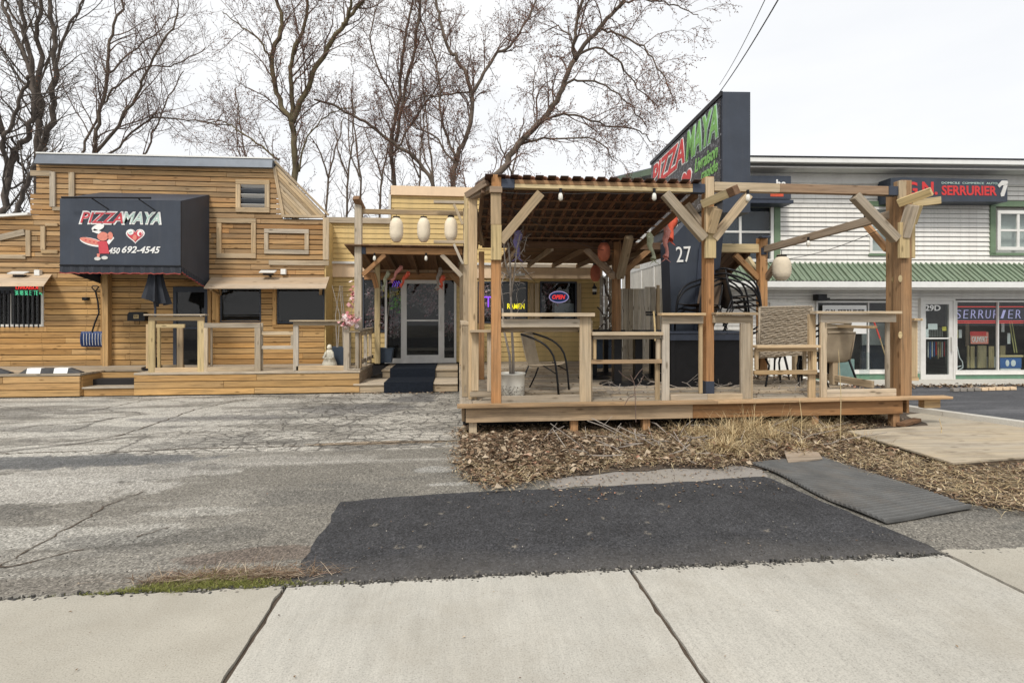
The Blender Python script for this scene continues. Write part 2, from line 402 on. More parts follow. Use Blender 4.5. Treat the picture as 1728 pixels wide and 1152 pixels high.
def asphalt(name, col, kind):
    m, n, l, p = newmat(name)
    g = n.new('ShaderNodeNewGeometry'); P = g.outputs['Position']
    sp = n.new('ShaderNodeSeparateXYZ'); l.new(P, sp.inputs[0])
    x, y = sp.outputs[0], sp.outputs[1]
    f1 = voro(n, l, P, 95, out='Color')
    bw = n.new('ShaderNodeRGBToBW'); l.new(f1, bw.inputs[0])
    f2 = noise(n, l, P, 240, 2, .6)
    big = noise(n, l, P, .8, 6, .65)
    c = mixc(n, l, 1.0, col, ramp(n, l, big, [(.3, .84), (.7, 1.1)]), 'MULTIPLY')
    agg = ramp(n, l, bw.outputs[0], [(.15, .5), (.5, .95), (.8, 1.35), (.95, 2.0)])
    aggf = .75
    extra_h = None
    if kind == 'old':
        wob = noise(n, l, P, .55, 4, .6)
        wob2 = noise(n, l, P, 2.2, 5, .7)
        # lighter, dusty strip beyond the seam and bleached tongues near it
        ys = math_(n, l, 'ADD', y, math_(n, l, 'MULTIPLY', wob2, .25))
        far = ramp(n, l, math_(n, l, 'SUBTRACT', ys, 5.95), [(.48, 0.0), (.56, 1.0)])
        streakn = noise(n, l, mapped(n, l, P, (.35, 1.5, 1)), 1.0, 6, .7, .3)
        st = ramp(n, l, streakn, [(.44, 0.0), (.50, 1.0)])
        far_l = math_(n, l, 'MULTIPLY', far, math_(n, l, 'ADD', math_(n, l, 'MULTIPLY', st, .72), .22))
        c = mixc(n, l, far_l, c, (.45, .425, .375))
        # bleached band in front of the seam
        near = ramp(n, l, streakn, [(.47, 0.0), (.52, 1.0)])
        xm = ramp(n, l, math_(n, l, 'MULTIPLY', math_(n, l, 'ADD', x, 6.0), .2), [(.1, 1.0), (.95, 0.0)])
        c = mixc(n, l, math_(n, l, 'MULTIPLY', math_(n, l, 'MULTIPLY', near, xm), .75), c, (.44, .42, .375))
        band = ramp(n, l, math_(n, l, 'SUBTRACT', ys, 5.45), [(.40, 0.0), (.52, 1.0), (.56, 1.0), (.60, 0.0)])
        c = mixc(n, l, math_(n, l, 'MULTIPLY', band, math_(n, l, 'MULTIPLY', wob2, .9)), c, (.42, .40, .36))
        # damp darker pool
        dk = noise(n, l, mapped(n, l, P, (.4, 1.1, 1)), 1.3, 5, .6)
        c = mixc(n, l, math_(n, l, 'MULTIPLY', ramp(n, l, dk, [(.52, 0.0), (.58, 1.0)]), .5), c, (.115, .11, .10))
        def blobm(px, py, rx, ry, soft=.35):
            c0 = atz(px, py, 0)
            ax = math_(n, l, 'DIVIDE', math_(n, l, 'SUBTRACT', x, c0.x), rx); ay = math_(n, l, 'DIVIDE', math_(n, l, 'SUBTRACT', y, c0.y), ry)
            d2 = math_(n, l, 'SQRT', math_(n, l, 'ADD', math_(n, l, 'MULTIPLY', ax, ax), math_(n, l, 'MULTIPLY', ay, ay)))
            d2 = math_(n, l, 'ADD', d2, math_(n, l, 'MULTIPLY', math_(n, l, 'SUBTRACT', wob2, .5), 2.2))
            return ramp(n, l, math_(n, l, 'MULTIPLY', d2, .5), [(.5 - soft * .3, 1.0), (.5, 0.0)])
        for px, py, rx, ry, cc_, k_ in ((70, 905, 1.1, .22, (.40, .385, .345), .6), (330, 862, .5, .10, (.40, .385, .345), .5), (40, 830, 1.3, .4, (.44, .42, .38), .6), (190, 800, 1.2, .25, (.44, .42, .38), .5),
                                    (90, 778, 1.7, .30, (.095, .10, .105), .75), (300, 905, .7, .18, (.10, .095, .085), .5), (600, 690, 1.1, .5, (.15, .145, .14), .7), (360, 705, 1.2, .25, (.16, .155, .15), .6), (640, 746, 1.0, .09, (.24, .17, .10), .7),
                                    (480, 775, 1.1, .22, (.42, .40, .36), .35), (740, 790, .25, .12, (.42, .41, .38), .5), (430, 935, .5, .12, (.12, .08, .06), .5), (700, 672, .5, .5, (.10, .10, .105), .7), (120, 985, 1.0, .12, (.12, .10, .08), .4), (780, 815, .3, .06, (.42, .41, .38), .5)):
            c = mixc(n, l, math_(n, l, 'MULTIPLY', blobm(px, py, rx, ry), k_), c, cc_)
        # alligator cracking far right of the lot
        ve = voro(n, l, mapped(n, l, P, (1, 1.25, 1)), 4.6, 'DISTANCE_TO_EDGE')
        ve2 = voro(n, l, P, 1.15, 'DISTANCE_TO_EDGE')
        am = math_(n, l, 'MULTIPLY', far, ramp(n, l, math_(n, l, 'ADD', math_(n, l, 'MULTIPLY', x, .12), math_(n, l, 'ADD', wob, .25)), [(.18, 0.0), (.42, 1.0)]))
        cr1 = math_(n, l, 'MULTIPLY', ramp(n, l, ve, [(.0, 1.0), (.09, 0.0)]), am)
        vv = n.new('ShaderNodeVectorMath'); vv.operation = 'ADD'
        cmb = n.new('ShaderNodeCombineXYZ')
        l.new(math_(n, l, 'MULTIPLY', wob2, .5), cmb.inputs[0]); l.new(math_(n, l, 'MULTIPLY', wob2, .5), cmb.inputs[1])
        l.new(P, vv.inputs[0]); l.new(cmb.outputs[0], vv.inputs[1])
        ve3 = voro(n, l, mapped(n, l, vv.outputs[0], (.30, .9, 1)), 1.0, 'DISTANCE_TO_EDGE')
        cr2 = math_(n, l, 'MULTIPLY', ramp(n, l, ve3, [(.0, 1.0), (.014, 0.0)]), math_(n, l, 'ADD', math_(n, l, 'MULTIPLY', far, .95), 0.0))
        crk = math_(n, l, 'MAXIMUM', cr1, cr2)
        c = mixc(n, l, 1.0, c, agg, 'MULTIPLY')
        c = mixc(n, l, math_(n, l, 'MULTIPLY', crk, .85), c, (.05, .045, .04))
        extra_h = math_(n, l, 'MULTIPLY', crk, -2.0)
        # oil spots and scuffed pits
        sv = voro(n, l, P, 1.7); sn = noise(n, l, P, 14, 5, .7)
        pit = math_(n, l, 'MULTIPLY', ramp(n, l, sv, [(.08, 1.0), (.2, 0.0)]), ramp(n, l, sn, [(.52, 0.0), (.58, 1.0)]))
        c = mixc(n, l, math_(n, l, 'MULTIPLY', pit, .8), c, (.05, .045, .04))
    elif kind == 'patch':
        c = mixc(n, l, 1.0, c, agg, 'MULTIPLY')
        dn = noise(n, l, P, 1.6, 6, .7)
        c = mixc(n, l, .9, c, ramp(n, l, noise(n, l, P, 2.6, 7, .72), [(.3, .65), (.5, 1.0), (.72, 1.45)]), 'MULTIPLY')
        # lighter scuffing towards the sidewalk
        sm = ramp(n, l, math_(n, l, 'SUBTRACT', math_(n, l, 'ADD', y, math_(n, l, 'MULTIPLY', dn, .6)), 3.1), [(.2, .7), (.75, 0.0)])
        c = mixc(n, l, math_(n, l, 'MULTIPLY', sm, .5), c, (.22, .20, .175))
        sv = voro(n, l, P, 3.1); sn = noise(n, l, P, 22, 5, .7)
        pit = math_(n, l, 'MULTIPLY', ramp(n, l, sv, [(.06, 1.0), (.16, 0.0)]), ramp(n, l, sn, [(.5, 0.0), (.56, 1.0)]))
        c = mixc(n, l, math_(n, l, 'MULTIPLY', pit, .7), c, (.33, .29, .23))
        gr = voro(n, l, P, 17)
        c = mixc(n, l, math_(n, l, 'MULTIPLY', ramp(n, l, gr, [(.03, 1.0), (.07, 0.0)]), .55), c, (.30, .26, .21))
    else:
        c = mixc(n, l, .6, c, agg, 'MULTIPLY')
        st = noise(n, l, mapped(n, l, P, (.4, 2.2, 1)), 1.0, 5, .7)
        c = mixc(n, l, math_(n, l, 'MULTIPLY', ramp(n, l, st, [(.5, 0.0), (.65, 1.0)]), .5), c, (.20, .20, .21))
    c = mixc(n, l, .9, c, ramp(n, l, f2, [(.3, .66), (.7, 1.3)]), 'MULTIPLY')
    mid = noise(n, l, P, 34, 4, .7)
    c = mixc(n, l, .8, c, ramp(n, l, mid, [(.3, .74), (.5, 1.0), (.72, 1.25)]), 'MULTIPLY')
    l.new(c, p.inputs['Base Color'])
    p.inputs['Roughness'].default_value = .88
    p.inputs['Specular IOR Level'].default_value = .3
    h = math_(n, l, 'ADD', bw.outputs[0], f2)
    if extra_h is not None: h = math_(n, l, 'ADD', h, extra_h)
    bump(n, l, p, h, .5, .005)
    return m
M['asphalt'] = asphalt('old_asphalt', (.200, .186, .160), 'old')
M['patch'] = asphalt('new_asphalt_patch', (.047, .047, .050), 'patch')
M['lot'] = asphalt('side_lot_asphalt', (.085, .087, .095), 'lot')
m_, n_, l_, p_ = newmat('bare_soil')
_g = n_.new('ShaderNodeNewGeometry').outputs['Position']
l_.new(mixc(n_, l_, noise(n_, l_, _g, 9, 6, .7), (.035, .025, .018), (.16, .12, .085)), p_.inputs['Base Color'])
p_.inputs['Roughness'].default_value = .95
bump(n_, l_, p_, noise(n_, l_, _g, 30, 5, .7), .9, .03)
M['soil'] = m_
m_, n_, l_, p_ = newmat('sandy_ground')
_g = n_.new('ShaderNodeNewGeometry').outputs['Position']
_c = mixc(n_, l_, noise(n_, l_, _g, 1.7, 6, .7), (.30, .26, .20), (.48, .43, .34))
_c = mixc(n_, l_, .7, _c, ramp(n_, l_, noise(n_, l_, _g, 90, 3, .6), [(.3, .7), (.7, 1.2)]), 'MULTIPLY')
l_.new(_c, p_.inputs['Base Color']); p_.inputs['Roughness'].default_value = .95
M['sand'] = m_

# ------------------------------------------------------------------ object helpers
LOCAL = set()
def thing(name, label, cat, loc=(0, 0, 0), rotz=0.0, group=None, local=False):
    o = bpy.data.objects.new(name, None)
    o.empty_display_size = .2
    C.objects.link(o)
    o.location = loc; o.rotation_euler = (0, 0, rotz)
    tag(o, label, cat, group)
    if local: LOCAL.add(o.name)
    return o

def tag(o, label=None, cat=None, group=None, kind=None):
    if label: o['label'] = label
    if cat: o['category'] = cat
    if group: o['group'] = group
    if kind: o['kind'] = kind
    return o

FM = {}      # where each object sits in its frame (the world, or the frame of a thing marked local)
def obj(name, me, m, parent=None, mat=None):
    if m is not None and not me.materials:
        me.materials.append(m)
    o = bpy.data.objects.new(name, me)
    C.objects.link(o)
    mw = mat if mat is not None else Matrix()
    o.matrix_basis = mw
    FM[o.name] = mw.copy()
    if parent is not None:
        o.parent = parent
        if parent.name in FM: pm = FM[parent.name]
        elif parent.name in LOCAL: pm = Matrix()
        else: pm = Matrix.Translation(parent.location)
        o.matrix_parent_inverse = pm.inverted()
    return o

class MB:
    def __init__(s): s.v = []; s.f = []
    def quad(s, a, b, c, d):
        i = len(s.v); s.v += [tuple(a), tuple(b), tuple(c), tuple(d)]; s.f.append((i, i + 1, i + 2, i + 3)); return s
    def tri(s, a, b, c):
        i = len(s.v); s.v += [tuple(a), tuple(b), tuple(c)]; s.f.append((i, i + 1, i + 2)); return s
    def box(s, x0, x1, y0, y1, z0, z1, R=None):
        i = len(s.v)
        P = [(x0, y0, z0), (x1, y0, z0), (x1, y1, z0), (x0, y1, z0), (x0, y0, z1), (x1, y0, z1), (x1, y1, z1), (x0, y1, z1)]
        if R is not None: P = [tuple(R @ V(p)) for p in P]
        s.v += P
        s.f += [(i, i + 3, i + 2, i + 1), (i + 4, i + 5, i + 6, i + 7), (i, i + 1, i + 5, i + 4), (i + 1, i + 2, i + 6, i + 5), (i + 2, i + 3, i + 7, i + 6), (i + 3, i, i + 4, i + 7)]
        return s
    def bar(s, p0, p1, w, h, up=V((0, 0, 1))):
        p0, p1 = V(p0), V(p1)
        return s.box(0, (p1 - p0).length, -w / 2, w / 2, -h / 2, h / 2, basis(p0, p1, up))
    def prism(s, pts, ext):
        """closed prism: polygon pts swept by vector ext"""
        i = len(s.v); k = len(pts)
        s.v += [tuple(V(p)) for p in pts] + [tuple(V(p) + V(ext)) for p in pts]
        s.f.append(tuple(range(i + k - 1, i - 1, -1))); s.f.append(tuple(range(i + k, i + 2 * k)))
        for j in range(k): s.f.append((i + j, i + (j + 1) % k, i + k + (j + 1) % k, i + k + j))
        return s
    def tube(s, pts, rad, n=6, cap=True):
        pts = [V(p) for p in pts]
        if not isinstance(rad, (list, tuple)): rad = [rad] * len(pts)
        i0 = len(s.v)
        t0 = (pts[1] - pts[0]).normalized()
        a = t0.orthogonal().normalized()
        for k, p in enumerate(pts):
            t = (pts[min(k + 1, len(pts) - 1)] - pts[max(k - 1, 0)]).normalized()
            a = (a - t * a.dot(t))
            a = a.normalized() if a.length > 1e-6 else t.orthogonal().normalized()
            b = t.cross(a)
            for j in range(n):
                q = 2 * pi * j / n
                s.v.append(tuple(p + (a * cos(q) + b * sin(q)) * rad[k]))
        for k in range(len(pts) - 1):
            for j in range(n):
                s.f.append((i0 + k * n + j, i0 + k * n + (j + 1) % n, i0 + (k + 1) * n + (j + 1) % n, i0 + (k + 1) * n + j))
        if cap:
            s.f.append(tuple(i0 + j for j in reversed(range(n))))
            e = i0 + (len(pts) - 1) * n
            s.f.append(tuple(e + j for j in range(n)))
        return s
    def lathe(s, prof, n=16, o=(0, 0, 0), sx=1, sy=1):
        i0 = len(s.v); o = V(o)
        for r, z in prof:
            for j in range(n):
                q = 2 * pi * j / n
                s.v.append((o.x + r * cos(q) * sx, o.y + r * sin(q) * sy, o.z + z))
        for k in range(len(prof) - 1):
            for j in range(n):
                s.f.append((i0 + k * n + j, i0 + k * n + (j + 1) % n, i0 + (k + 1) * n + (j + 1) % n, i0 + (k + 1) * n + j))
        s.f.append(tuple(i0 + j for j in reversed(range(n))))
        e = i0 + (len(prof) - 1) * n
        s.f.append(tuple(e + j for j in range(n)))
        return s
    def mesh(s, name='m', smooth=False):
        me = bpy.data.meshes.new(name)
        me.from_pydata(s.v, [], s.f)
        if smooth: me.polygons.foreach_set('use_smooth', [True] * len(me.polygons))
        me.update()
        return me
    def build(s, name, m, parent=None, smooth=False):
        return obj(name, s.mesh(name, smooth), m, parent)

def basis(p0, p1, up=V((0, 0, 1))):
    x = (V(p1) - V(p0)).normalized()
    up = V(up)
    y = up.cross(x)
    if y.length < 1e-4: y = V((0, 1, 0)) if abs(x.z) > .9 else V((0, 0, 1)).cross(x)
    y.normalize(); z = x.cross(y)
    Mx = Matrix((x, y, z)).transposed().to_4x4()
    Mx.translation = V(p0)
    return Mx

_bc = {}
def boxmesh(L, w, h, bev, m):
    k = (round(L, 3), round(w, 3), round(h, 3), bev, m.name)
    if k in _bc: return _bc[k]
    bm = bmesh.new()
    bmesh.ops.create_cube(bm, size=1)
    bmesh.ops.scale(bm, vec=(k[0], k[1], k[2]), verts=bm.verts)
    b = min(bev, w * .3, h * .3)
    if b > .0005: bmesh.ops.bevel(bm, geom=bm.edges[:], offset=b, segments=1, affect='EDGES')
    me = bpy.data.meshes.new('board'); bm.to_mesh(me); bm.free()
    me.materials.append(m)
    _bc[k] = me
    return me

def beam(name, p0, p1, w, h, m, parent=None, up=V((0, 0, 1)), bev=.004):
    """a board of width w (sideways) and height h (along up) from p0 to p1; own x axis runs along it"""
    p0, p1 = V(p0), V(p1)
    Mx = basis(p0, p1, up)
    Mx.translation = (p0 + p1) / 2
    return obj(name, boxmesh((p1 - p0).length, w, h, bev, m), m, parent, Mx)

def boxo(name, x0, x1, y0, y1, z0, z1, m, parent=None, bev=.004):
    dx, dy, dz = x1 - x0, y1 - y0, z1 - z0
    cx, cy, cz = (x0 + x1) / 2, (y0 + y1) / 2, (z0 + z1) / 2
    if dx >= dy and dx >= dz: return beam(name, (x0, cy, cz), (x1, cy, cz), dy, dz, m, parent, bev=bev)
    if dz >= dy: return beam(name, (cx, cy, z0), (cx, cy, z1), dx, dy, m, parent, up=V((0, 1, 0)), bev=bev)
    return beam(name, (cx, y0, cz), (cx, y1, cz), dx, dz, m, parent, bev=bev)

def text(name, s, p0, xdir, w, h, m, parent=None, extrude=.004, shear=0.0, bold=0.0, push=0.0, up=V((0, 0, 1)), slope=0.0):
    cu = bpy.data.curves.new('t', 'FONT')
    cu.body = s; cu.size = 1; cu.extrude = .02; cu.shear = shear; cu.offset = bold
    cu.resolution_u = 3
    o = bpy.data.objects.new('t', cu)
    C.objects.link(o)
    dg = bpy.context.evaluated_depsgraph_get()
    me = bpy.data.meshes.new_from_object(o.evaluated_get(dg))
    bpy.data.objects.remove(o); bpy.data.curves.remove(cu)
    xs = [v.co.x for v in me.vertices]; ys = [v.co.y for v in me.vertices]
    ax, bx, ay, by = min(xs), max(xs), min(ys), max(ys)
    for v in me.vertices:
        v.co.x = (v.co.x - ax) / (bx - ax) * w
        v.co.y = (v.co.y - ay) / (by - ay) * h
        v.co.z = v.co.z / .02 * extrude
    me.materials.clear()
    x = V(xdir).normalized(); y = V(up).normalized(); z = x.cross(y)
    Mx = Matrix((x, y, z)).transposed().to_4x4()
    Mx.translation = V(p0) + z * push
    return obj(name, me, m, parent, Mx)

def flatshape(name, pts, p0, xdir, m, parent=None, thick=.006, push=0.0, up=V((0, 0, 1))):
    """polygon pts (u, v in metres) as a thin solid plate on a wall"""
    x = V(xdir).normalized(); y = V(up).normalized(); z = x.cross(y)
    b = MB().prism([(u, v, 0) for u, v in pts], (0, 0, thick))
    Mx = Matrix((x, y, z)).transposed().to_4x4()
    Mx.translation = V(p0) + z * push
    return obj(name, b.mesh(name), m, parent, Mx)

def ell(cx, cy, a, b, n=20, rot=0.0):
    return [(cx + a * cos(t) * cos(rot) - b * sin(t) * sin(rot), cy + a * cos(t) * sin(rot) + b * sin(t) * cos(rot)) for t in [2 * pi * i / n for i in range(n)]]

def copytree(o, loc=None, rotz=None, label=None, mat=None):
    c = o.copy(); C.objects.link(c)
    if loc is not None: c.location = loc
    if rotz is not None: c.rotation_euler = (0, 0, rotz)
    if label: c['label'] = label
    for ch in list(o.children):
        d = ch.copy(); C.objects.link(d); d.parent = c
        for g in list(ch.children):
            e = g.copy(); C.objects.link(e); e.parent = d
    return c

def intervals(x0, x1, cuts):
    out = [(x0, x1)]
    for a, b in cuts:
        nx = []
        for p, q in out:
            if b <= p or a >= q: nx.append((p, q)); continue
            if a > p: nx.append((p, a))
            if b < q: nx.append((b, q))
        out = nx
    return [(p, q) for p, q in out if q - p > .02]

def clad(parent, x0, x1, z0, z1, pitch, Y, holes, m, name='plank', gap=.010, th=.02, joint=2.4, lap=0.0, xl=None, xr=None):
    z = z0; k = 0
    while z < z1 - .02:
        zt = min(z + pitch, z1); zc = (z + zt) / 2
        a = xl(zc) if xl else x0
        b = xr(zc) if xr else x1
        cuts = [(h[0], h[1]) for h in holes if min(zt, h[3]) - max(z, h[2]) > (zt - z) * .45]
        for p, q in intervals(a, b, cuts):
            seg = [p]
            if joint:
                t = p + random.uniform(.5, 1) * joint
                while t < q - .35: seg.append(t); t += random.uniform(.6, 1) * joint
            seg.append(q)
            for s0, s1 in zip(seg[:-1], seg[1:]):
                jy = random.uniform(-.002, .002)
                if lap:
                    ang = math.atan2(lap, zt - z)
                    up = V((0, sin(ang), cos(ang)))
                    beam(name, (s0 + .001, Y - th / 2 - lap / 2, zc), (s1 - .001, Y - th / 2 - lap / 2, zc), th, (zt - z) - .004, m, parent, up=up, bev=.002)
                else:
                    beam(name, (s0 + .0015, Y - th / 2 + jy, zc), (s1 - .0015, Y - th / 2 + jy, zc), th, zt - z - gap, m, parent, bev=.004)
        z = zt; k += 1

def wallmesh(parent, name, x0, x1, y0, y1, z0, z1, holes, m):
    b = MB()
    xs = sorted(set([x0, x1] + [min(max(h[i], x0), x1) for h in holes for i in (0, 1)]))
    for a, c in zip(xs[:-1], xs[1:]):
        mid = (a + c) / 2
        for p, q in intervals(z0, z1, [(h[2], h[3]) for h in holes if h[0] < mid < h[1]]):
            b.box(a, c, y0, y1, p, q)
    return b.build(name, m, parent)

def window(parent, R, Y, m, fw=.05, fd=.06, gl='glass', mull=(), hm=(), name='window', inset=.03):
    """frame with its pane and bars as sub-parts; R = x0,x1,z0,z1"""
    x0, x1, z0, z1 = R
    b = MB()
    b.box(x0, x0 + fw, Y - fd, Y + .02, z0, z1).box(x1 - fw, x1, Y - fd, Y + .02, z0, z1)
    b.box(x0 + fw, x1 - fw, Y - fd, Y + .02, z0, z0 + fw).box(x0 + fw, x1 - fw, Y - fd, Y + .02, z1 - fw, z1)
    f = b.build(name, m, parent)
    boxo('pane', x0 + fw, x1 - fw, Y - .012 + inset - .03, Y - .006 + inset - .03, z0 + fw, z1 - fw, M[gl], f, bev=0)
    for t in mull: boxo('mullion', x0 + (x1 - x0) * t - fw * .4, x0 + (x1 - x0) * t + fw * .4, Y - fd + .01, Y + .01, z0 + fw, z1 - fw, m, f)
    for t in hm: boxo('glazing_bar', x0 + fw, x1 - fw, Y - fd + .012, Y + .008, z0 + (z1 - z0) * t - fw * .35, z0 + (z1 - z0) * t + fw * .35, m, f)
    return f

def smooth(P, k=4):
    out = []
    n = len(P)
    for i in range(n - 1):
        p0 = P[max(i - 1, 0)]; p1 = P[i]; p2 = P[i + 1]; p3 = P[min(i + 2, n - 1)]
        for j in range(k):
            t = j / k
            out.append(.5 * ((2 * p1) + (p2 - p0) * t + (2 * p0 - 5 * p1 + 4 * p2 - p3) * t * t + (3 * p1 - p0 - 3 * p2 + p3) * t ** 3))
    out.append(P[-1]); return out

# ================================================================== THE GROUND
def sheet(name, pts, z, m, sub=False):
    b = MB(); b.v = [(p[0], p[1], z) for p in pts]; b.f = [tuple(range(len(pts)))]
    o = b.build(name, m)
    tag(o, kind='structure')
    return o

sheet('ground', [(-300, -60), (300, -60), (300, 400), (-300, 400)], -.004, M['asphalt'])
def jag(pts, amp=.02, step=.08):
    out = []
    for i in range(len(pts)):
        a, b = V(pts[i]), V(pts[(i + 1) % len(pts)])
        k = max(1, int((b - a).length / step)); nrm = V((-(b - a).y, (b - a).x)).normalized()
        w = 0
        for j in range(k):
            w = w * .6 + random.uniform(-amp, amp)
            out.append(a.lerp(b, j / k) + nrm * w)
    return out
sheet('asphalt_patch', jag([(-.97, 3.04), (3.14, 3.04), (3.16, 3.3), (2.93, 4.88), (1.2, 4.72), (.3, 4.72), (-.97, 4.56)], .014, .07), .004, M['patch'])
sheet('concrete_strip', jag([(.9, 4.70), (2.95, 4.80), (3.1, 5.35), (1.6, 5.35), (.75, 5.1)], .05, .12), .001, M['slabdark'])
sheet('soil_bed', jag([(.1, 5.0), (.4, 4.85), (.95, 5.05), (2.8, 5.25), (3.95, 4.5), (4.05, 4.05), (4.6, 3.72), (9.0, 3.7), (8.8, 4.8), (7.4, 7.9), (6.9, 9.5), (7.2, 11.0), (6.0, 11.3), (4.5, 9.6), (4.5, 13.2), (.12, 13.2)], .05, .15), .008, M['soil'])
sheet('side_lot', [(7.25, 8.1), (9.5, 2.4), (60, 2.4), (60, 11.15), (7.0, 11.15), (6.8, 9.6)], .012, M['lot'])
sheet('sandy_verge', jag([(5.9, 6.45), (6.6, 6.9), (6.9, 7.6), (7.35, 7.8), (9.1, 3.9), (8.6, 3.6), (7.2, 6.3)], .03, .15), .014, M['sand'])

# the sidewalk: one slab object each
sw = bpy.data.objects.new('sidewalk', None); C.objects.link(sw); tag(sw, kind='structure')
jx = [-7.2, -5.1, -3.05, -.975, 1.03, 3.11, 5.2, 7.25, 9.3]
for i in range(len(jx) - 1):
    a, b_ = jx[i] + .012, jx[i + 1] - .012
    top = []
    k = 60; w = 0
    for j in range(k + 1):
        w = w * .7 + random.uniform(-.013, .013)
        top.append((a + (b_ - a) * j / k, 3.125 + w + (.05 if i == 5 else 0)))
    # joint edges slightly chipped
    le = [(a + random.choice((0, 0, 1, 1.6)) * random.uniform(-.004, .007), .9 + 2.16 * j / 44) for j in range(44)]
    re = [(b_ + random.choice((0, 0, 1, 1.6)) * random.uniform(-.007, .004), 3.06 - 2.16 * j / 44) for j in range(44)]
    pts = le + top + re
    z1 = .022 + random.uniform(-.003, .003)
    mb = MB().prism([(p[0], p[1], -.03) for p in reversed(pts)], (0, 0, z1 + .03))
    me = mb.mesh('slab')
    o = obj('concrete_slab', me, M['concrete_old'] if i in (0, 2, 5) else M['concrete'], sw)
joint = MB().box(-7.2, 9.3, .9, 3.10, -.02, .006)
o = joint.build('joint_bed', M['soil'], sw)
# road kerb and road behind the camera side
sheet('road', [(-60, -12), (60, -12), (60, .5), (-60, .5)], .002, M['lot'])
kb = MB().box(-40, 40, .72, .9, -.05, .02).build('kerb', M['curb']); tag(kb, kind='structure')
# concrete curb along the side lot
cb = MB()
cp = [(7.05, 8.75), (7.25, 8.1), (7.45, 7.5), (7.82, 6.6), (8.35, 5.3), (9.0, 3.9), (9.6, 2.4)]
for (x0, y0), (x1, y1) in zip(cp[:-1], cp[1:]):
    cb.bar((x0, y0, .03), (x1, y1, .03), .16, .12)
o = cb.build('lot_curb', M['curb']); tag(o, kind='structure')
# sidewalk in front of the white building

# long cracks: real dark recesses laid as ragged strips
def crack(pxs, w=.012, name='crack'):
    pts = [atz(a, b, 0) for a, b in pxs]
    b = MB(); L = []; 
    for a, c in zip(pts[:-1], pts[1:]):
        k = max(2, int((c - a).length / .05))
        nrm = V((-(c - a).y, (c - a).x, 0)).normalized()
        for j in range(k): L.append(a.lerp(c, j / k) + nrm * random.gauss(0, .012))
    ww = [w * random.uniform(.3, 1.3) for _ in L]
    for i in range(len(L) - 1):
        nrm = V((-(L[i + 1] - L[i]).y, (L[i + 1] - L[i]).x, 0)).normalized()
        p, q = L[i], L[i + 1]
        b.quad(p + nrm * ww[i], p - nrm * ww[i], q - nrm * ww[i + 1], q + nrm * ww[i + 1])
    for i in range(len(b.v)): b.v[i] = (b.v[i][0], b.v[i][1], .0015)
    return b
cbk = MB()
for c in ([(0, 955), (60, 920), (125, 885), (185, 850), (250, 826)], [(0, 955), (40, 952), (120, 930), (160, 925)],
          [(150, 765), (300, 757), (520, 752), (700, 745), (775, 742)], [(0, 702), (90, 697), (170, 690), (240, 676), (330, 668)],
          [(110, 752), (200, 735), (270, 712), (330, 690), (420, 672)], [(0, 728), (60, 718), (150, 712), (230, 700)], [(230, 905), (300, 886)],
          [(0, 765), (150, 760), (160, 756)]):
    k = crack(c, .007 if c[0][1] > 800 else .011); i = len(cbk.v); cbk.v += k.v; cbk.f += [tuple(i + q for q in f) for f in k.f]
o = cbk.build('asphalt_cracks', M['soil']); tag(o, kind='stuff', label='thin dark cracks across the old grey asphalt lot', cat='cracks')

# ================================================================== THE WOODEN RESTAURANT (left)
YL = 12.7
GR = 'railings round the left terrace'
lb = thing('timber_restaurant', 'timber clad flat roofed restaurant front in honey coloured planks with a grey metal cap', 'building', (-6, YL, 0))
def lx(px, py): return at(px, py, YL).x
def lz(px, py): return at(px, py, YL).z
# openings
Wa = rect(-14, 484, 75, 551, YL)           # barred window far left
Da = rect(294, 484, 352, 626, YL)          # black door
Wb = rect(372, 487, 441, 544, YL)
Wc = rect(468, 487, 548, 545, YL)
Va = rect(407, 310, 449, 352, YL)          # louvre
holes = [Wa, Da, Wb, Wc, Va]
zTop = lz(260, 280); zb = .44
zmid = lz(500, 369)
xR = lx(548, 500); xA = lx(478, 365); xA2 = lx(463, 283)
xL0 = -14.5; xLs = lx(52, 340)
zroofL = lz(30, 366)
def xr_(z): return xR if z < zmid else xA + (xA2 - xA) * (z - zmid) / (zTop - zmid)
def xl_(z): return xL0 if z < zroofL else (xLs if z < lz(55, 325) else xLs + .12)
zlow = lz(250, 471)
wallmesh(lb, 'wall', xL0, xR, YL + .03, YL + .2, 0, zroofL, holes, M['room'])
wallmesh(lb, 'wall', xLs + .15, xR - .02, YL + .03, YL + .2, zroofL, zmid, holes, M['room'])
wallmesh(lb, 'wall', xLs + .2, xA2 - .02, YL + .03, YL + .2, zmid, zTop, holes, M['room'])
clad(lb, xL0, xR, zb, zlow, .126, YL, holes, M['plank_low'], joint=2.6, gap=.015, xr=xr_)
clad(lb, xL0, xR, zlow + .002, zTop, .116, YL, holes, M['plank'], joint=2.2, gap=.017, xl=xl_, xr=xr_)
# body behind the front
b = MB(); b.box(xL0, xR, YL + .2, YL + .22, 0, .3)
b.box(xL0, xL0 + .1, YL + .2, 20, 0, zroofL).box(xR - .1, xR, YL + .2, 20, 0, zmid - .1).box(xL0, xR, 19.9, 20, 0, zmid - .1)
b.box(xL0, xR, YL + 3.2, YL + 3.25, 0, zroofL).box(xL0, xR, YL + .22, YL + 3.2, .3, .34)
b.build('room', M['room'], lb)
boxo('corner_return', xR - .004, xR + .03, YL - .01, 13.38, .4, zmid - .02, M['yellow'], lb)
boxo('roof', xL0, xR, YL + .2, 20.1, zroofL - .3, zroofL - .1, M['capmetal'], lb)
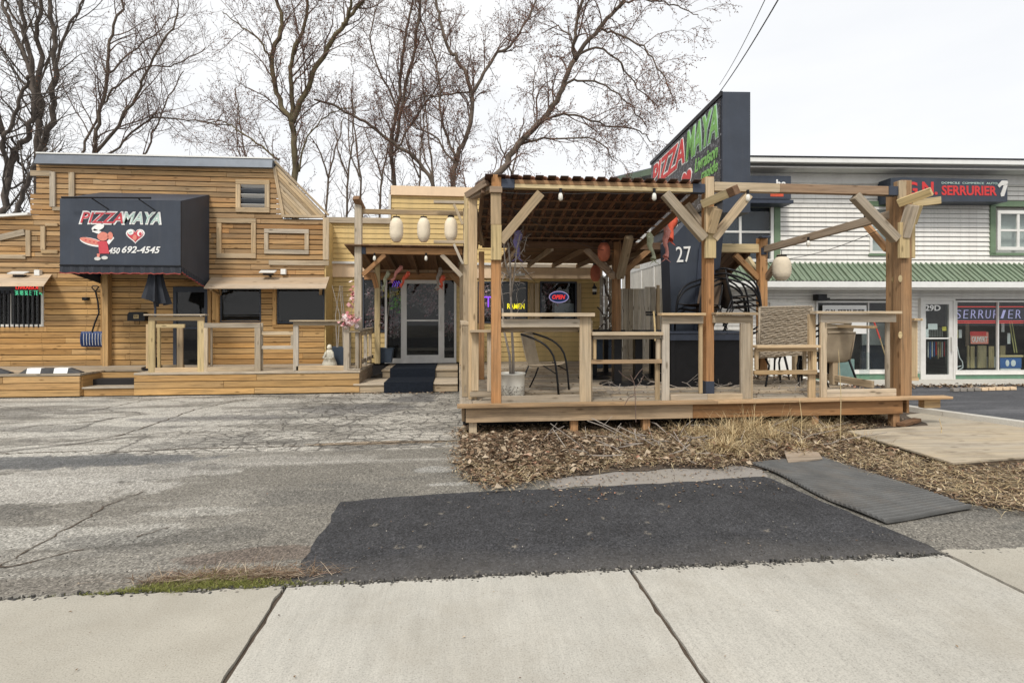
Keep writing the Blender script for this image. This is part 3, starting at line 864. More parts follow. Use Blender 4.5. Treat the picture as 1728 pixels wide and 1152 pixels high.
# metal cap
za, zc_ = lz(60, 279), lz(60, 262)
cap = MB()
x0c, x1c = lx(66, 270), lx(463, 275)
cap.prism([(x0c, YL - .16, lz(66, 279)), (x1c, YL - .16, lz(463, 286)), (x1c, YL - .12, lz(463, 271)), (x0c + .04, YL - .12, lz(66, 262))], (0, .42, 0))
cap.build('metal_cap', M['capmetal'], lb)
wcap = MB(); wcap.prism([(x0c + .03, YL - .14, lz(66, 262)), (x1c, YL - .14, lz(463, 271)), (x1c, YL - .14, lz(463, 269)), (x0c + .03, YL - .14, lz(66, 259.6))], (0, .5, 0))
wcap.build('cap_flashing', M['white'], lb)
# low roof edge far left
rb = MB(); rb.prism([(xL0, YL - .12, zroofL - .45), (xLs + .02, YL - .12, lz(52, 364)), (xLs + .02, YL - .12, lz(52, 360)), (xL0, YL - .12, zroofL - .41)], (0, .5, 0))
rb.build('roof_edge', M['white'], lb)
def T(px0, py0, px1, py1, m='trim', d=.035, y=YL, par=None, name='trim_board'):
    r = rect(px0, py0, px1, py1, y)
    return boxo(name, r[0], r[1], y - .02 - d, y - .02, r[2], r[3], M[m], par or lb)
def frame(px0, py0, px1, py1, w, m='trim', d=.035, y=YL, par=None):
    T(px0, py0, px1, py0 + w, m, d, y, par); T(px0, py1 - w, px1, py1, m, d, y, par)
    T(px0, py0 + w, px0 + w, py1 - w, m, d, y, par); T(px1 - w, py0 + w, px1, py1 - w, m, d, y, par)
frame(399, 304, 456, 359, 8)
frame(367, 369, 433, 436, 8)
frame(447, 387, 522, 429, 7, 'graywood')
T(455, 440, 556, 448, 'graywood', .045)
T(546, 368, 556, 439, 'graywood', .05)
T(478, 364, 546, 368, 'trim', .06)
# broken letter-like trims left of the awning
T(54, 289, 90, 298, 'graywood'); T(87, 291, 96, 350, 'graywood', .045); T(119, 292, 128, 333, 'graywood', .045)
T(91, 350, 108, 356, 'trim')
T(46, 389, 54, 433); T(0, 430, 46, 437); T(71, 382, 79, 422, 'trim'); T(72, 422, 100, 428, 'trim'); T(79, 377, 100, 382, 'trim')
p = at(0, 402, YL); q = at(44, 392, YL)
beam('trim_board', (p.x, YL - .04, p.z), (q.x, YL - .04, q.z), .035, .13, M['graywood'], lb)
p = at(0, 410, YL); q = at(0, 425, YL)
# white corner edge on the slanted side and its trim
p, q = at(464, 284, YL), at(479, 367, YL)
beam('corner_board', (p.x, YL - .03, p.z), (q.x, YL - .03, q.z), .05, .07, M['trim'], lb)
# slanted side cheek of the tall front: boards parallel to its upper edge
P0, P1, P2 = at(464, 276, YL), at(479, 367, YL), at(552, 367, YL + .15)
P1 = V((P1.x, YL + .02, P1.z)); P0 = V((P0.x, YL + .02, P0.z)); P2 = V((P2.x, YL + .12, P2.z))
ck = MB().prism([P0, P1, P2], (0, .12, 0)); ck.build('side_cheek', M['roofboard'], lb)
nb = 10
for i in range(nb):
    t = (i + .5) / nb
    a, c = P0.lerp(P1, t), P2.lerp(P1, t)
    beam('cheek_board', a + V((0, -.02, 0)), c + V((0, -.02, 0)), .022, (P0 - P1).length * .53 / nb, M['tanpost'], lb, up=(P0 - P1))
beam('cheek_trim', P0 + V((0, -.03, .04)), P2 + V((.05, -.03, .04)), .07, .05, M['graywood'], lb, up=(P0 - P1))
# louvre
fr = MB(); fr.box(Va[0], Va[1], YL + .1, YL + .12, Va[2], Va[3]); v = fr.build('louvre_vent', M['blackmetal'], lb)
for i in range(5):
    z = Va[2] + (Va[3] - Va[2]) * (i + .5) / 5
    beam('louvre_slat', (Va[0], YL + .0, z), (Va[1], YL + .0, z), .11, .012, M['capmetal'] if i % 2 else M['alu'], v, up=V((0, .75, .66)))
# vertical corner post and recess
boxo('corner_post', lx(180, 540), lx(190, 540), YL - .16, YL - .02, zb, lz(180, 462), M['plank_low'], lb)
T(173, 466, 179, 614, 'plank_low', .05); T(352, 487, 358, 612, 'plank_low', .04); T(360, 487, 371, 540, 'plank_low', .05)
nb_ = MB()
for zz in [zb + .06 + .126 * i for i in range(15)]:
    for xx in [xL0 + .9 * k + random.uniform(-.02, .02) for k in range(int((xR - xL0) / .9))]:
        if any(h[0] - .1 < xx < h[1] + .1 and h[2] - .1 < zz < h[3] + .1 for h in holes) or zz > zlow: continue
        nb_.box(xx, xx + .012, YL - .024, YL - .0235, zz + .02, zz + .032); nb_.box(xx, xx + .012, YL - .024, YL - .0235, zz - .03, zz - .018)
tag(nb_.build('nail_heads', M['blackmetal'], lb), kind='stuff')
# --- windows of the restaurant
f = window(lb, Wa, YL, M['whitepaint'], .05, .03, mull=(.36,), inset=.03)
for i in range(11):
    x = Wa[0] + (Wa[1] - Wa[0]) * (i + .5) / 11
    beam('security_bar', (x, YL - .10, Wa[2] - .02), (x, YL - .10, Wa[2] + .78), .018, .018, M['blackmetal'], f, up=V((0, 1, 0)), bev=0)
dk = MB(); dk.box(Wa[0], Wa[1], YL - .06, YL - .055, Wa[2] + .72, Wa[3]); dk.build('transom_panel', M['charcoal'], f)
window(lb, Wb, YL, M['charcoal'], .03, .02)
window(lb, Wc, YL, M['charcoal'], .03, .02)
for R in (Wb, Wc):
    boxo('casing', R[0] - .09, R[0] - .01, YL - .06, YL - .02, R[2] - .03, R[3] + .03, M['plank_low'], lb)
    boxo('casing', R[0] - .09, R[1] + .02, YL - .062, YL - .02, R[2] - .10, R[2] - .03, M['plank_low'], lb)
# door
dfr = MB(); x0, x1, z0, z1 = Da
dfr.box(x0, x0 + .07, YL - .05, YL, z0, z1).box(x1 - .07, x1, YL - .05, YL, z0, z1).box(x0 + .07, x1 - .07, YL - .05, YL, z1 - .12, z1).box(x0 + .07, x1 - .07, YL - .05, YL, z0, z0 + .1)
dfr.box(x0 + .07, x1 - .07, YL - .04, YL - .01, z0 + .95, z0 + 1.0)
dd = dfr.build('door', M['charcoal'], lb)
boxo('door_pane', x0 + .07, x1 - .07, YL - .025, YL - .018, z0 + .1, z1 - .12, M['glass'], dd, bev=0)
boxo('door_handle', x1 - .14, x1 - .11, YL - .11, YL - .05, z0 + .85, z0 + 1.25, M['alu'], dd)

def awning(px0, px1, pyt, pyb, skew0, skew1, label):
    """sloping plywood hood over windows"""
    a, b_ = at(px0, pyt, YL), at(px1, pyt, YL)
    Yf = YL - .62
    c, d_ = at(px0 - skew0, pyb, Yf), at(px1 - skew1, pyb, Yf)
    t = thing('window_hood', label, 'hood', (a.x, YL, a.z))
    n = 3
    for i in range(n):
        t0, t1 = i / n, (i + 1) / n - .012
        q = [a.lerp(c, t0), b_.lerp(d_, t0), b_.lerp(d_, t1), a.lerp(c, t1)]
        MB().prism(q, (0, -.008, -.03)).build('hood_board', M['awnply'], t)
    for x in (a, b_):
        e = c if x is a else d_
        s_ = .12 if x is a else -.12
        beam('hood_bracket', (x.x + s_ * 1.6, YL - .03, x.z - .42), (x.x + s_ * 1.6, YL - .03, x.z - .05), .06, .05, M['trim'], t, up=V((0, 1, 0)))
        beam('hood_bracket', (x.x + s_ * 1.6, YL - .05, x.z - .40), (e.x + s_ * 1.0, e.y + .06, e.z - .035), .05, .05, M['trim'], t)
    return t
awning(-40, 88, 462, 481, 0, 14, 'sloping plywood hood over the barred window at the far left')
awning(357, 556, 467, 485, 13, 6, 'long sloping plywood hood over the two dark windows')

def spot(px, py, label):
    p = at(px, py, YL - .12)
    t = thing('solar_light', label, 'light', (p.x, YL - .02, p.z))
    beam('lamp_plate', (p.x - .17, YL - .2, p.z + .03), (p.x + .17, YL - .2, p.z + .03), .16, .025, M['alu'], t, up=V((0, -.35, .93)))
    beam('lamp_body', (p.x - .11, YL - .16, p.z - .03), (p.x + .11, YL - .16, p.z - .03), .1, .04, M['blackmetal'], t)
    beam('lamp_arm', (p.x, YL - .12, p.z - .03), (p.x, YL - .01, p.z - .06), .04, .04, M['blackmetal'], t)
    boxo('sensor_box', p.x + .25, p.x + .36, YL - .12, YL - .03, p.z - .02, p.z + .10, M['white'], t)
spot(36, 463, 'flat solar lamp above the plywood hood at the far left')
spot(454, 461, 'flat solar lamp above the hood of the two dark windows')

# red and green neon in the left window
t = thing('window_neon_sign', 'red and green lettered neon sign in the top of the barred window', 'sign', at(45, 490, YL - .08))
r = rect(26, 482, 68, 488, YL - .1); text('red_lettering', 'LIVRAISON', (r[0], YL - .09, r[2]), (1, 0, 0), r[1] - r[0], r[3] - r[2], M['neonred'], t, .006)
r = rect(24, 490, 70, 498, YL - .1); text('green_lettering', 'BUBBLE TEA', (r[0], YL - .09, r[2]), (1, 0, 0), r[1] - r[0], r[3] - r[2], M['neongreen'], t, .006)

# small box on the wall, mailbox
p = at(145, 504, YL - .05)
t = thing('wall_junction_box', 'small black box on the planks left of the snow shovel', 'box', (p.x, YL, p.z))
boxo('box_body', p.x - .06, p.x + .06, YL - .09, YL - .02, p.z - .035, p.z + .035, M['blackmetal'], t)
boxo('box_knob', p.x + .02, p.x + .05, YL - .11, YL - .09, p.z - .01, p.z + .02, M['blackmetal'], t)
p = at(234, 534, YL - .1)
t = thing('mailbox', 'black mailbox with a pale label under the closed parasol', 'mailbox', (p.x, YL, p.z))
b = MB().prism([(p.x - .18, YL - .2, p.z - .10), (p.x + .18, YL - .2, p.z - .10), (p.x + .18, YL - .2, p.z + .05), (p.x + .14, YL - .2, p.z + .1), (p.x - .14, YL - .2, p.z + .1), (p.x - .18, YL - .2, p.z + .05)], (0, .16, 0))
b.build('mailbox_body', M['blackmetal'], t)
boxo('mailbox_label', p.x - .05, p.x + .06, YL - .207, YL - .2, p.z - .045, p.z + .045, M['yellowpost'], t)
text('label_number', '27', (p.x - .035, YL - .209, p.z - .02), (1, 0, 0), .07, .04, M['blackmetal'], t, .002)
b = MB().tube([(p.x - .05, YL - .15, p.z - .1), (p.x - .05, YL - .15, p.z - .17), (p.x + .05, YL - .15, p.z - .17), (p.x + .05, YL - .15, p.z - .1)], .006, 5); b.build('paper_hook', M['blackmetal'], t)

# ---------------- black awning box with the shop's name
YA = 11.45
t = thing('awning_sign', 'large black box awning with PIZZA MAYA lettering over the entrance', 'awning', at(230, 400, YA))
A0, A1 = at(101, 336, YA), at(306, 338, YA)
B0, B1 = at(103, 448, YA), at(306, 448, YA)
zT, zB = (A0.z + A1.z) / 2, (B0.z + B1.z) / 2
x0, x1 = A0.x, A1.x
zskirt = at(200, 461, YA).z
YW = YL - .03
b = MB()
b.prism([(x0, YA, zB), (x1, YA, zB), (x1, YA, zT), (x0, YA, zT)], (0, .012, 0)).build('front_panel', M['charcoal'], t)
zTb = at(356, 329, YW).z
MB().prism([(x1 - .012, YA + .013, zB - .12), (x1 - .012, YW, zB - .3), (x1 - .012, YW, zTb), (x1 - .012, YA + .013, zT)], (.012, 0, 0)).build('side_panel', M['charcoal'], t)
MB().prism([(x0, YA + .013, zB - .1), (x0, YW, zB - .3), (x0, YW, zTb), (x0, YA + .013, zT)], (.012, 0, 0)).build('side_panel', M['charcoal'], t)
MB().quad((x0, YA, zT + .002), (x1, YA, zT + .002), (x1, YW, zTb + .002), (x0, YW, zTb + .002)).quad((x0, YA, zT - .01), (x0, YW, zTb - .01), (x1, YW, zTb - .01), (x1, YA, zT - .01)).build('top_panel', M['charcoal'], t)
# frayed scalloped valance with a red hem
def valance(p, q, drop, nm):
    n = 40; b = MB(); h = MB()
    p, q = V(p), V(q)
    for i in range(n):
        a, c = p.lerp(q, i / n), p.lerp(q, (i + 1) / n)
        off = lambda k: V((0, -.012 - .02 * sin(k * 1.9), 0)) if abs((q - p).x) > .5 else V((.012 + .02 * sin(k * 1.9), 0, 0))
        da, dc = drop + .015 * abs(sin(i * .75)) + .006 * sin(i * 3.3), drop + .015 * abs(sin((i + 1) * .75)) + .006 * sin((i + 1) * 3.3)
        b.quad(a, a - V((0, 0, da)) + off(i), c - V((0, 0, dc)) + off(i + 1), c)
        b.quad(a + V((0, .004, 0)), c + V((0, .004, 0)), c - V((0, -.004, dc)) + off(i + 1), a - V((0, -.004, da)) + off(i))
        h.quad(a - V((0, .004, da - .018)) + off(i), a - V((0, .004, da + .004)) + off(i), c - V((0, .004, dc + .004)) + off(i + 1), c - V((0, .004, dc - .018)) + off(i + 1))
    b.build('valance', M['black'], t); h.build('valance_hem', M['terracotta'], t)
valance((x0, YA, zB), (x1, YA, zB), zB - zskirt, 'f')
valance((x1, YA, zB - .005), (x1, YW, zB - .30), .13, 's')
bb = MB()
bb.bar((x0, YA - .01, zB), (x1, YA - .01, zB), .02, .02).bar((x1, YA - .01, zB), (x1, YA - .01, zT), .012, .012)
bb.build('frame_tube', M['blackmetal'], t)
r0, r1 = at(107, 334, YA - .15), at(257, 335, YA - .15)
lb_ = MB().tube([(r0.x, YA - .2, r0.z), (r1.x, YA - .2, r1.z)], .02, 6)
for fx in (.33, .86):
    x = r0.x + (r1.x - r0.x) * fx
    lb_.tube([(x, YA - .2, r0.z), (x + .2, YA - .01, r0.z - .18)], .012, 5)
lb_.build('lamp_bar', M['blackmetal'], t)
def on_awn(px, py): q = at(px, py, YA); return q.x, q.z
ax, az = on_awn(133, 378.5); bx, bz = on_awn(211, 357)
text('lettering', 'PIZZA', (ax, YA - .004, az), (1, 0, 0), bx - ax, bz - az, M['bwhite'], t, .004, .32, .045)
text('lettering', 'PIZZA', (ax + .035, YA - .012, az + .03), (1, 0, 0), bx - ax - .07, bz - az - .06, M['pinkred'], t, .004, .32, .008)
ax, az = on_awn(205, 378.5); bx, bz = on_awn(273, 358)
text('lettering', 'MAYA', (ax, YA - .005, az), (1, 0, 0), bx - ax, bz - az, M['bwhite'], t, .004, .32, .045)
text('lettering', 'MAYA', (ax + .035, YA - .013, az + .03), (1, 0, 0), bx - ax - .07, bz - az - .06, M['mint'], t, .004, .32, .0)
ax, az = on_awn(184, 428); bx, bz = on_awn(203, 418)
text('lettering', '450', (ax, YA - .006, az), (1, 0, 0), bx - ax, bz - az, M['bwhite'], t, .004, .3, .02)
ax, az = on_awn(206, 427); bx, bz = on_awn(271, 416)
text('lettering', '692-4545', (ax, YA - .006, az), (1, 0, 0), bx - ax, bz - az, M['bwhite'], t, .004, .3, .02)
def plate(name, pts, m, k):
    P = [on_awn(a, c) for a, c in pts]
    MB().prism([(x, YA - .003 - k * .004, z) for x, z in P], (0, .004, 0)).build(name, M[m], t)
def pe(cx, cy, a, b, rot=0, n=18): return ell(cx, cy, a, b, n, rot)
# cook emblem, as a plain stand-in: hat, round face, apron, pizza on a tray
plate('emblem_pizza_rim', pe(155, 408.5, 21, 6.5, .25), 'bwhite', 0)
plate('emblem_pizza', pe(153.5, 407, 19, 4.8, .25), 'salmon', 1)
for a, c in ((145, 405), (152, 407), (159, 408.5), (165, 410)): plate('emblem_topping', pe(a, c, 1.6, 1.1), 'pinkred', 2)
plate('emblem_apron', [(166, 407), (181, 407), (185, 428), (168, 428)], 'pinkred', 2)
plate('emblem_sleeve', [(180, 408), (190, 398), (193, 402), (184, 413)], 'bwhite', 1)
plate('emblem_arm', pe(186.5, 398, 4.5, 6.5), 'salmon', 2)
plate('emblem_face', pe(174, 399, 9.5, 7.5), 'salmon', 2)
plate('emblem_hat', pe(166, 384, 11, 5, -.3), 'bwhite', 3)
plate('emblem_hat', [(160, 386), (172, 391), (167, 395), (156, 391)], 'bwhite', 3)
plate('emblem_leg', [(164, 428), (169, 428), (168, 434), (164, 434)], 'salmon', 1)
plate('emblem_shoe', pe(165, 436.5, 5.5, 3), 'alu', 2); plate('emblem_shoe', pe(177, 435, 5.5, 3), 'alu', 2)
def heartpts(cx, cy, w, h): 
    o = []
    for i in range(28):
        s_ = 2 * pi * i / 28
        o.append((cx + w * (16 * sin(s_) ** 3) / 17, cy - h * (13 * cos(s_) - 5 * cos(2 * s_) - 2 * cos(3 * s_) - cos(4 * s_)) / 15))
    return o
plate('emblem_heart', heartpts(228.5, 397, 17, 13), 'bwhite', 0)
plate('emblem_heart', heartpts(228.5, 397, 14.5, 10.8), 'pinkred', 1)
plate('emblem_heart', pe(221, 392, 5, 4.5), 'bwhite', 2); plate('emblem_heart', pe(236.5, 394, 4.6, 5), 'bwhite', 2)
plate('emblem_heart', pe(220.6, 392.4, 3.2, 1.4, -.4), 'mint', 3); plate('emblem_heart', pe(237.5, 395, 2.4, 3.2), 'pinkred', 3)
plate('emblem_heart', pe(228, 401, 3.6, 4.6), 'salmon', 3)

# ---------------- closed black parasol
YP = 11.7
p = at(262, 440, YP)
t = thing('closed_parasol', 'closed black parasol on a pole in front of the restaurant door', 'parasol', (p.x, YP, .45))
zt, zbm = p.z, at(262, 513, YP).z
n = 16; b = MB()
prof = [(.03, 0), (.075, -.05), (.115, -.25), (.16, -.5), (.235, -.78), (.26, -.86)]
sc = (zt - zbm) / 1.0
for k, (r_, z_) in enumerate(prof):
    for j in range(n):
        q = 2 * pi * j / n
        rr = r_ * (1.0 if j % 2 else .62 + .1 * sin(k)) * (1 + .1 * sin(j * 2.1))
        b.v.append((p.x + rr * cos(q) + .02 * k / 5, YP + rr * sin(q), zt + z_ * sc - (0 if j % 2 else .04 * k / 5) - .12 * (cos(q - .3) + 1) / 2 * (k / 5)))
for k in range(len(prof) - 1):
    for j in range(n): b.f.append((k * n + j, k * n + (j + 1) % n, (k + 1) * n + (j + 1) % n, (k + 1) * n + j))
b.f.append(tuple(range(n)))
b.build('canopy', M['black'], t)
MB().lathe([(.12, 0), (.05, -.12), (.045, -.2)], 10, (p.x + .02, YP, zt - .84 * sc)).build('hub', M['black'], t)
MB().tube([(p.x, YP, .45), (p.x, YP, zt - .05)], .022, 8).build('pole', M['bracket'], t)
MB().lathe([(.035, 0), (.045, .02), (.03, .05)], 8, (p.x, YP, zt - .01)).build('finial', M['alu'], t)
MB().lathe([(.24, 0), (.24, .05), (.06, .09), (.04, .25)], 14, (p.x, YP, .45)).build('base', M['blackmetal'], t)

# ---------------- snow shovel on the wall
p0, p1 = at(159, 485, YL - .1), at(160, 558, YL - .1)
t = thing('snow_shovel', 'navy blue snow shovel with bent handle hanging on the planks', 'shovel', (p1.x, YL - .1, p1.z - .15))
yy = YL - .09
A = [at(x, y, yy) for x, y in ((161, 491), (165, 508), (167, 528), (160, 545), (156, 558), (156, 562))]
MB().tube(A, .017, 7).build('handle', M['blackmetal'], t)
A = [at(x, y, yy) for x, y in ((161, 492), (155, 485), (156, 482.5), (164, 482.5), (166, 484.5), (161, 492))]
MB().tube(A, .013, 6).build('grip', M['blackmetal'], t)
q0, q1 = at(137, 572, yy), at(176, 572, yy)
b = MB(); n = 16
hb = .17
for i in range(n + 1):
    x = q0.x + (q1.x - q0.x) * i / n
    for j in range(7):
        a = -1.1 + 2.2 * j / 6
        b.v.append((x, yy - .09 * cos(a) + .05 - (.012 if i % 2 else 0), q0.z + hb * sin(a) / .9))
for i in range(n):
    for j in range(6): b.f.append((i * 7 + j, (i + 1) * 7 + j, (i + 1) * 7 + j + 1, i * 7 + j + 1))
b.build('blade', M['navy'], t)
for i in range(1, n, 2):
    x = q0.x + (q1.x - q0.x) * i / n
    MB().tube([(x, yy - .055, q0.z + .13), (x, yy - .062, q0.z), (x, yy - .05, q0.z - .13)], .006, 4).build('blade_rib', M['alu'] if i > 2 else M['navy'], t)

# ---------------- left terrace
ZD = .45
YF = 11.0
dk = thing('left_terrace', 'low timber terrace with three plank face along the restaurant', 'terrace', (-6, YF, 0))
xa, xb, xc_, xe = -14.5, atx(0, 0, 1) and at(137, 650, YF).x, at(228, 650, YF).x, at(607, 640, YF).x
def face(x0, x1, y, z0, z1, n, joint=None):
    for i in range(n):
        a, c = z0 + (z1 - z0) * i / n, z0 + (z1 - z0) * (i + 1) / n - .012
        xs = [x0]
        if joint: 
            t_ = x0 + random.uniform(.8, 2.5)
            while t_ < x1 - .6: xs.append(t_); t_ += random.uniform(1.6, 3)
        xs.append(x1)
        for s0, s1 in zip(xs[:-1], xs[1:]):
            boxo('face_board', s0 + .002, s1 - .002, y - .04, y, a, c, M['plank_low'], dk)
face(xa, xb, YF, .02, ZD - .04, 3, True)
face(xc_, xe, YF, .02, ZD - .04, 3, True)
for k in range(13):
    y = YF - .05 + k * .142
    if y > YL - .06: break
    for s0, s1 in ([(xa, xb + .02), (xc_, xe + .02)] if y < 11.55 else [(xa, -8.6), (-8.6, xe + .02)]):
        boxo('deck_board', s0, s1 - .003, y, y + .134, ZD - .04, ZD, M['deckboard'], dk)
boxo('joist_box', xb - .02, xb + .02, YF + .002, 11.6, .02, ZD - .045, M['plank_low'], dk)
boxo('face_board', xb, xc_, 11.55, 11.59, .25, ZD - .045, M['plank_low'], dk)
boxo('face_board', xb, xc_, 11.552, 11.592, .02, .24, M['roofboard'], dk)
boxo('face_board', xe - .04, xe, YF + .002, YL - .1, .16, ZD - .045, M['oldbeam'], dk)
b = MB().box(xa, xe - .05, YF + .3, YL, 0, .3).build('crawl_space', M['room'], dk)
st = thing('terrace_step', 'short box step of two planks in the gap of the left terrace', 'step', (xb + .8, 11.0, 0))
boxo('step_riser', xb + .02, xc_ - .02, YF + .03, YF + .07, .01, .15, M['plank_low'], st)
for k in range(4):
    boxo('step_tread', xb, xc_ + .02, YF + k * .13, YF + k * .13 + .124, .152, .185, M['deckboard'], st)
boxo('step_side', xb + .02, xb + .05, YF + .075, YF + .5, .01, .15, M['plank_low'], st)
boxo('step_side', xc_ - .05, xc_ - .02, YF + .075, YF + .5, .01, .15, M['plank_low'], st)

# rubber wheel stops
def wheelstop(px0, px1, label):
    p, q = at(px0, 634, YF + .12), at(px1, 634, YF + .12)
    L = q.x - p.x
    t = thing('wheel_stop', label, 'wheel stop', (p.x, YF + .1, ZD), 0, 'rubber wheel stops on the terrace edge')
    def sec(x, s=1.0): return [(x, YF + .03, ZD + .002), (x, YF + .19, ZD + .002), (x, YF + .16, ZD + .10 * s), (x, YF + .06, ZD + .10 * s)]
    xs = [0, .16, .38, .58, .78, 1.0, 1]
    cols = ['rubber', 'bwhite', 'rubber', 'bwhite', 'rubber']
    b = MB(); A = sec(p.x, .25); B = sec(p.x + L * .1, 1)
    ends = [(0, .12), (.88, 1)]
    def seg(x0, x1, s0, s1, m, nm):
        A, B = sec(p.x + L * x0, s0), sec(p.x + L * x1, s1)
        b = MB(); b.v = A + B; b.f = [(0, 3, 2, 1), (4, 5, 6, 7), (0, 1, 5, 4), (1, 2, 6, 5), (2, 3, 7, 6), (3, 0, 4, 7)]
        b.build(nm, M[m], t)
    seg(0, .12, .2, 1, 'rubber', 'stop_body'); seg(.12, .35, 1, 1, 'bwhite', 'white_band'); seg(.35, .57, 1, 1, 'rubber', 'stop_body')
    seg(.57, .80, 1, 1, 'bwhite', 'white_band'); seg(.80, 1, 1, .2, 'rubber', 'stop_body')
wheelstop(-92, 20, 'black rubber wheel stop cut off by the left edge of the picture')
wheelstop(38, 139, 'black and white rubber wheel stop lying whole on the left terrace')

def railing(label, Y, boards, cat='railing', group=None, m='graywood', d=.04, loc=None):
    """boards: (px0, py0, px1, py1, name, depth offset, material)"""
    q = at((boards[0][0] + boards[0][2]) / 2, boards[0][3], Y)
    t = thing('timber_railing', label, cat, (q.x, Y, q.z), group=group)
    for bd in boards:
        r = rect(*bd[:4], Y)
        nm = bd[4] if len(bd) > 4 else 'rail_board'
        dy = bd[5] if len(bd) > 5 else 0
        mm = M[bd[6]] if len(bd) > 6 else M[m]
        if nm == 'cap_board': boxo(nm, r[0], r[1], Y - .10 + dy, Y + .06 + dy, r[2], r[3], mm, t)
        else: boxo(nm, r[0], r[1], Y - d / 2 + dy, Y + d / 2 + dy, r[2], r[3], mm, t)
    return t
YR = 11.08
railing('square timber railing frame with flat cap beside the closed parasol', YR, [
    (247, 530, 350, 532.5, 'cap_board'), (251, 534, 345, 541, 'rail_board', 0, 'tanpost'), (251, 541, 262, 629, 'stile', -.002, 'yellowpost'), (334, 541, 345, 629, 'stile', -.002, 'yellowpost'),
    (262, 620, 334, 629, 'rail_board', 0, 'tanpost'), (243, 547, 250, 622, 'stile', .08, 'tanpost')], group=GR)
railing('smaller inner railing frame standing behind the parasol side frame', 11.55, [
    (264, 547, 312, 553, 'rail_board', 0, 'yellowpost'), (299, 553, 309, 621, 'stile', 0, 'tanpost'), (266, 553, 271, 621, 'stile', 0, 'yellowpost'), (266, 616, 309, 621, 'rail_board', .05, 'tanpost')], group=GR)
railing('wide open grey railing frame second from the left on the terrace', YR, [
    (343, 545, 440, 553), (343, 553, 351, 628, 'stile'), (430, 553, 440, 628, 'stile'), (351, 619, 430, 628), (352, 553, 355, 619, 'stile', .09), (436, 545, 441, 628, 'stile', .09)], group=GR)
railing('low two rail link between the two wide terrace frames', YR + .04, [
    (440, 559, 496, 565), (440, 583, 496, 589), (439, 565, 443, 583, 'stile'), (491, 565, 496, 583, 'stile')], group=GR)
railing('grey railing frame with thin cap beside the white statuette', YR, [
    (491, 540, 589, 542.5, 'cap_board'), (495, 543, 590, 549), (495, 549, 504, 625, 'stile'), (580, 549, 590, 625, 'stile'), (500, 617, 580, 625, 'rail_board', 0, 'trim')], group=GR)
# entrance-side posts and rails receding to the wall
XE = at(598, 600, 11.2).x
t = thing('timber_railing', 'short post and rail railing receding to the door from the entry post', 'railing', (XE, 11.3, ZD), group=GR)
boxo('newel_cap', XE - .1, XE + .14, 11.05, 11.3, at(600, 559, 11.2).z - .02, at(600, 559, 11.2).z + .01, M['graywood'], t)
boxo('newel_cap', XE - .1, XE + .14, 11.05, 11.3, ZD + .005, ZD + .03, M['graywood'], t)
for dx, y in ((-.09, 11.1), (.07, 11.1), (.10, 11.9), (.10, 12.5)):
    boxo('stile', XE + dx - .035, XE + dx + .035, y, y + .05, ZD + .03, at(600, 559, 11.2).z - .02, M['graywood'], t)
boxo('rail_board', XE + .06, XE + .14, 11.32, 12.9, 1.24, 1.28, M['graywood'], t)
boxo('rail_board', XE + .08, XE + .12, 11.32, 12.9, .56, .64, M['graywood'], t)
boxo('rail_board', XE + .08, XE + .12, 11.32, 12.9, 1.14, 1.23, M['graywood'], t)

# statuette, planter with reeds
p = at(556, 618, 11.7)
t = thing('statuette', 'small white robed statuette in the terrace corner', 'statuette', (p.x, 11.7, ZD))
MB().lathe([(.17, 0), (.15, .1), (.10, .22), (.075, .32), (.055, .38)], 12, (p.x, 11.7, ZD), 1, .7).build('robe', M['ivory'], t, True)
MB().lathe([(.005, 0), (.05, .03), (.055, .07), (.035, .11), (.005, .125)], 10, (p.x, 11.7, ZD + .37)).build('head', M['ivory'], t, True)
for s_ in (-1, 1): MB().tube([(p.x + .06 * s_, 11.68, ZD + .33), (p.x + .1 * s_, 11.6, ZD + .22), (p.x + .02 * s_, 11.57, ZD + .2)], [.03, .028, .02], 6).build('sleeve', M['ivory'], t, True)
def planter(px, py, Y, w, h, label, m='navypot', reeds=5):
    p = at(px, py, Y)
    t = thing('planter', label, 'planter', (p.x, Y, ZD))
    b = MB()
    P = lambda s, z: [(p.x - s, Y - s, z), (p.x + s, Y - s, z), (p.x + s, Y + s, z), (p.x - s, Y + s, z)]
    b.v = P(w * .36, ZD) + P(w * .5, ZD + h); b.f = [(0, 3, 2, 1), (0, 1, 5, 4), (1, 2, 6, 5), (2, 3, 7, 6), (3, 0, 4, 7)]
    b.build('pot', M[m], t)
    b = MB(); b.v = P(w * .47, ZD + h * .93); b.f = [(0, 1, 2, 3)]; b.build('potting_soil', M['soil'], t)
    b = MB()
    for i in range(reeds):
        a = random.uniform(0, 6.3); r_ = w * .2
        x, y = p.x + cos(a) * r_, Y + sin(a) * r_
        b.tube([(x, y, ZD + h * .9), (x + random.uniform(-.05, .05), y, ZD + h + .7), (x + random.uniform(-.14, .14), y, ZD + h + 1.35)], [.014, .011, .006], 4)
    b.build('reed', M['graytwig'], t)
    return p
p = planter(574, 600, 12.1, .42, .42, 'tapered slate planter with bare reeds behind the statuette')
planter(652, 600, 12.9, .34, .34, 'small slate planter left of the glass door', reeds=1)
t = thing('blossom_garland', 'pale pink artificial blossoms on the railing corner by the entry post', 'garland', at(590, 548, 11.0))
b = MB()
for i in range(90):
    q = at(588 + random.gauss(0, 8), 541 + random.gauss(0, 5), 11.0 + random.gauss(0, .05)); r_ = random.uniform(.015, .035)
    a = V([random.gauss(0, 1) for _ in range(3)]).normalized(); u = a.orthogonal() * r_; v_ = a.cross(u)
    b.quad(q - u - v_, q + u - v_, q + u + v_, q - u + v_)
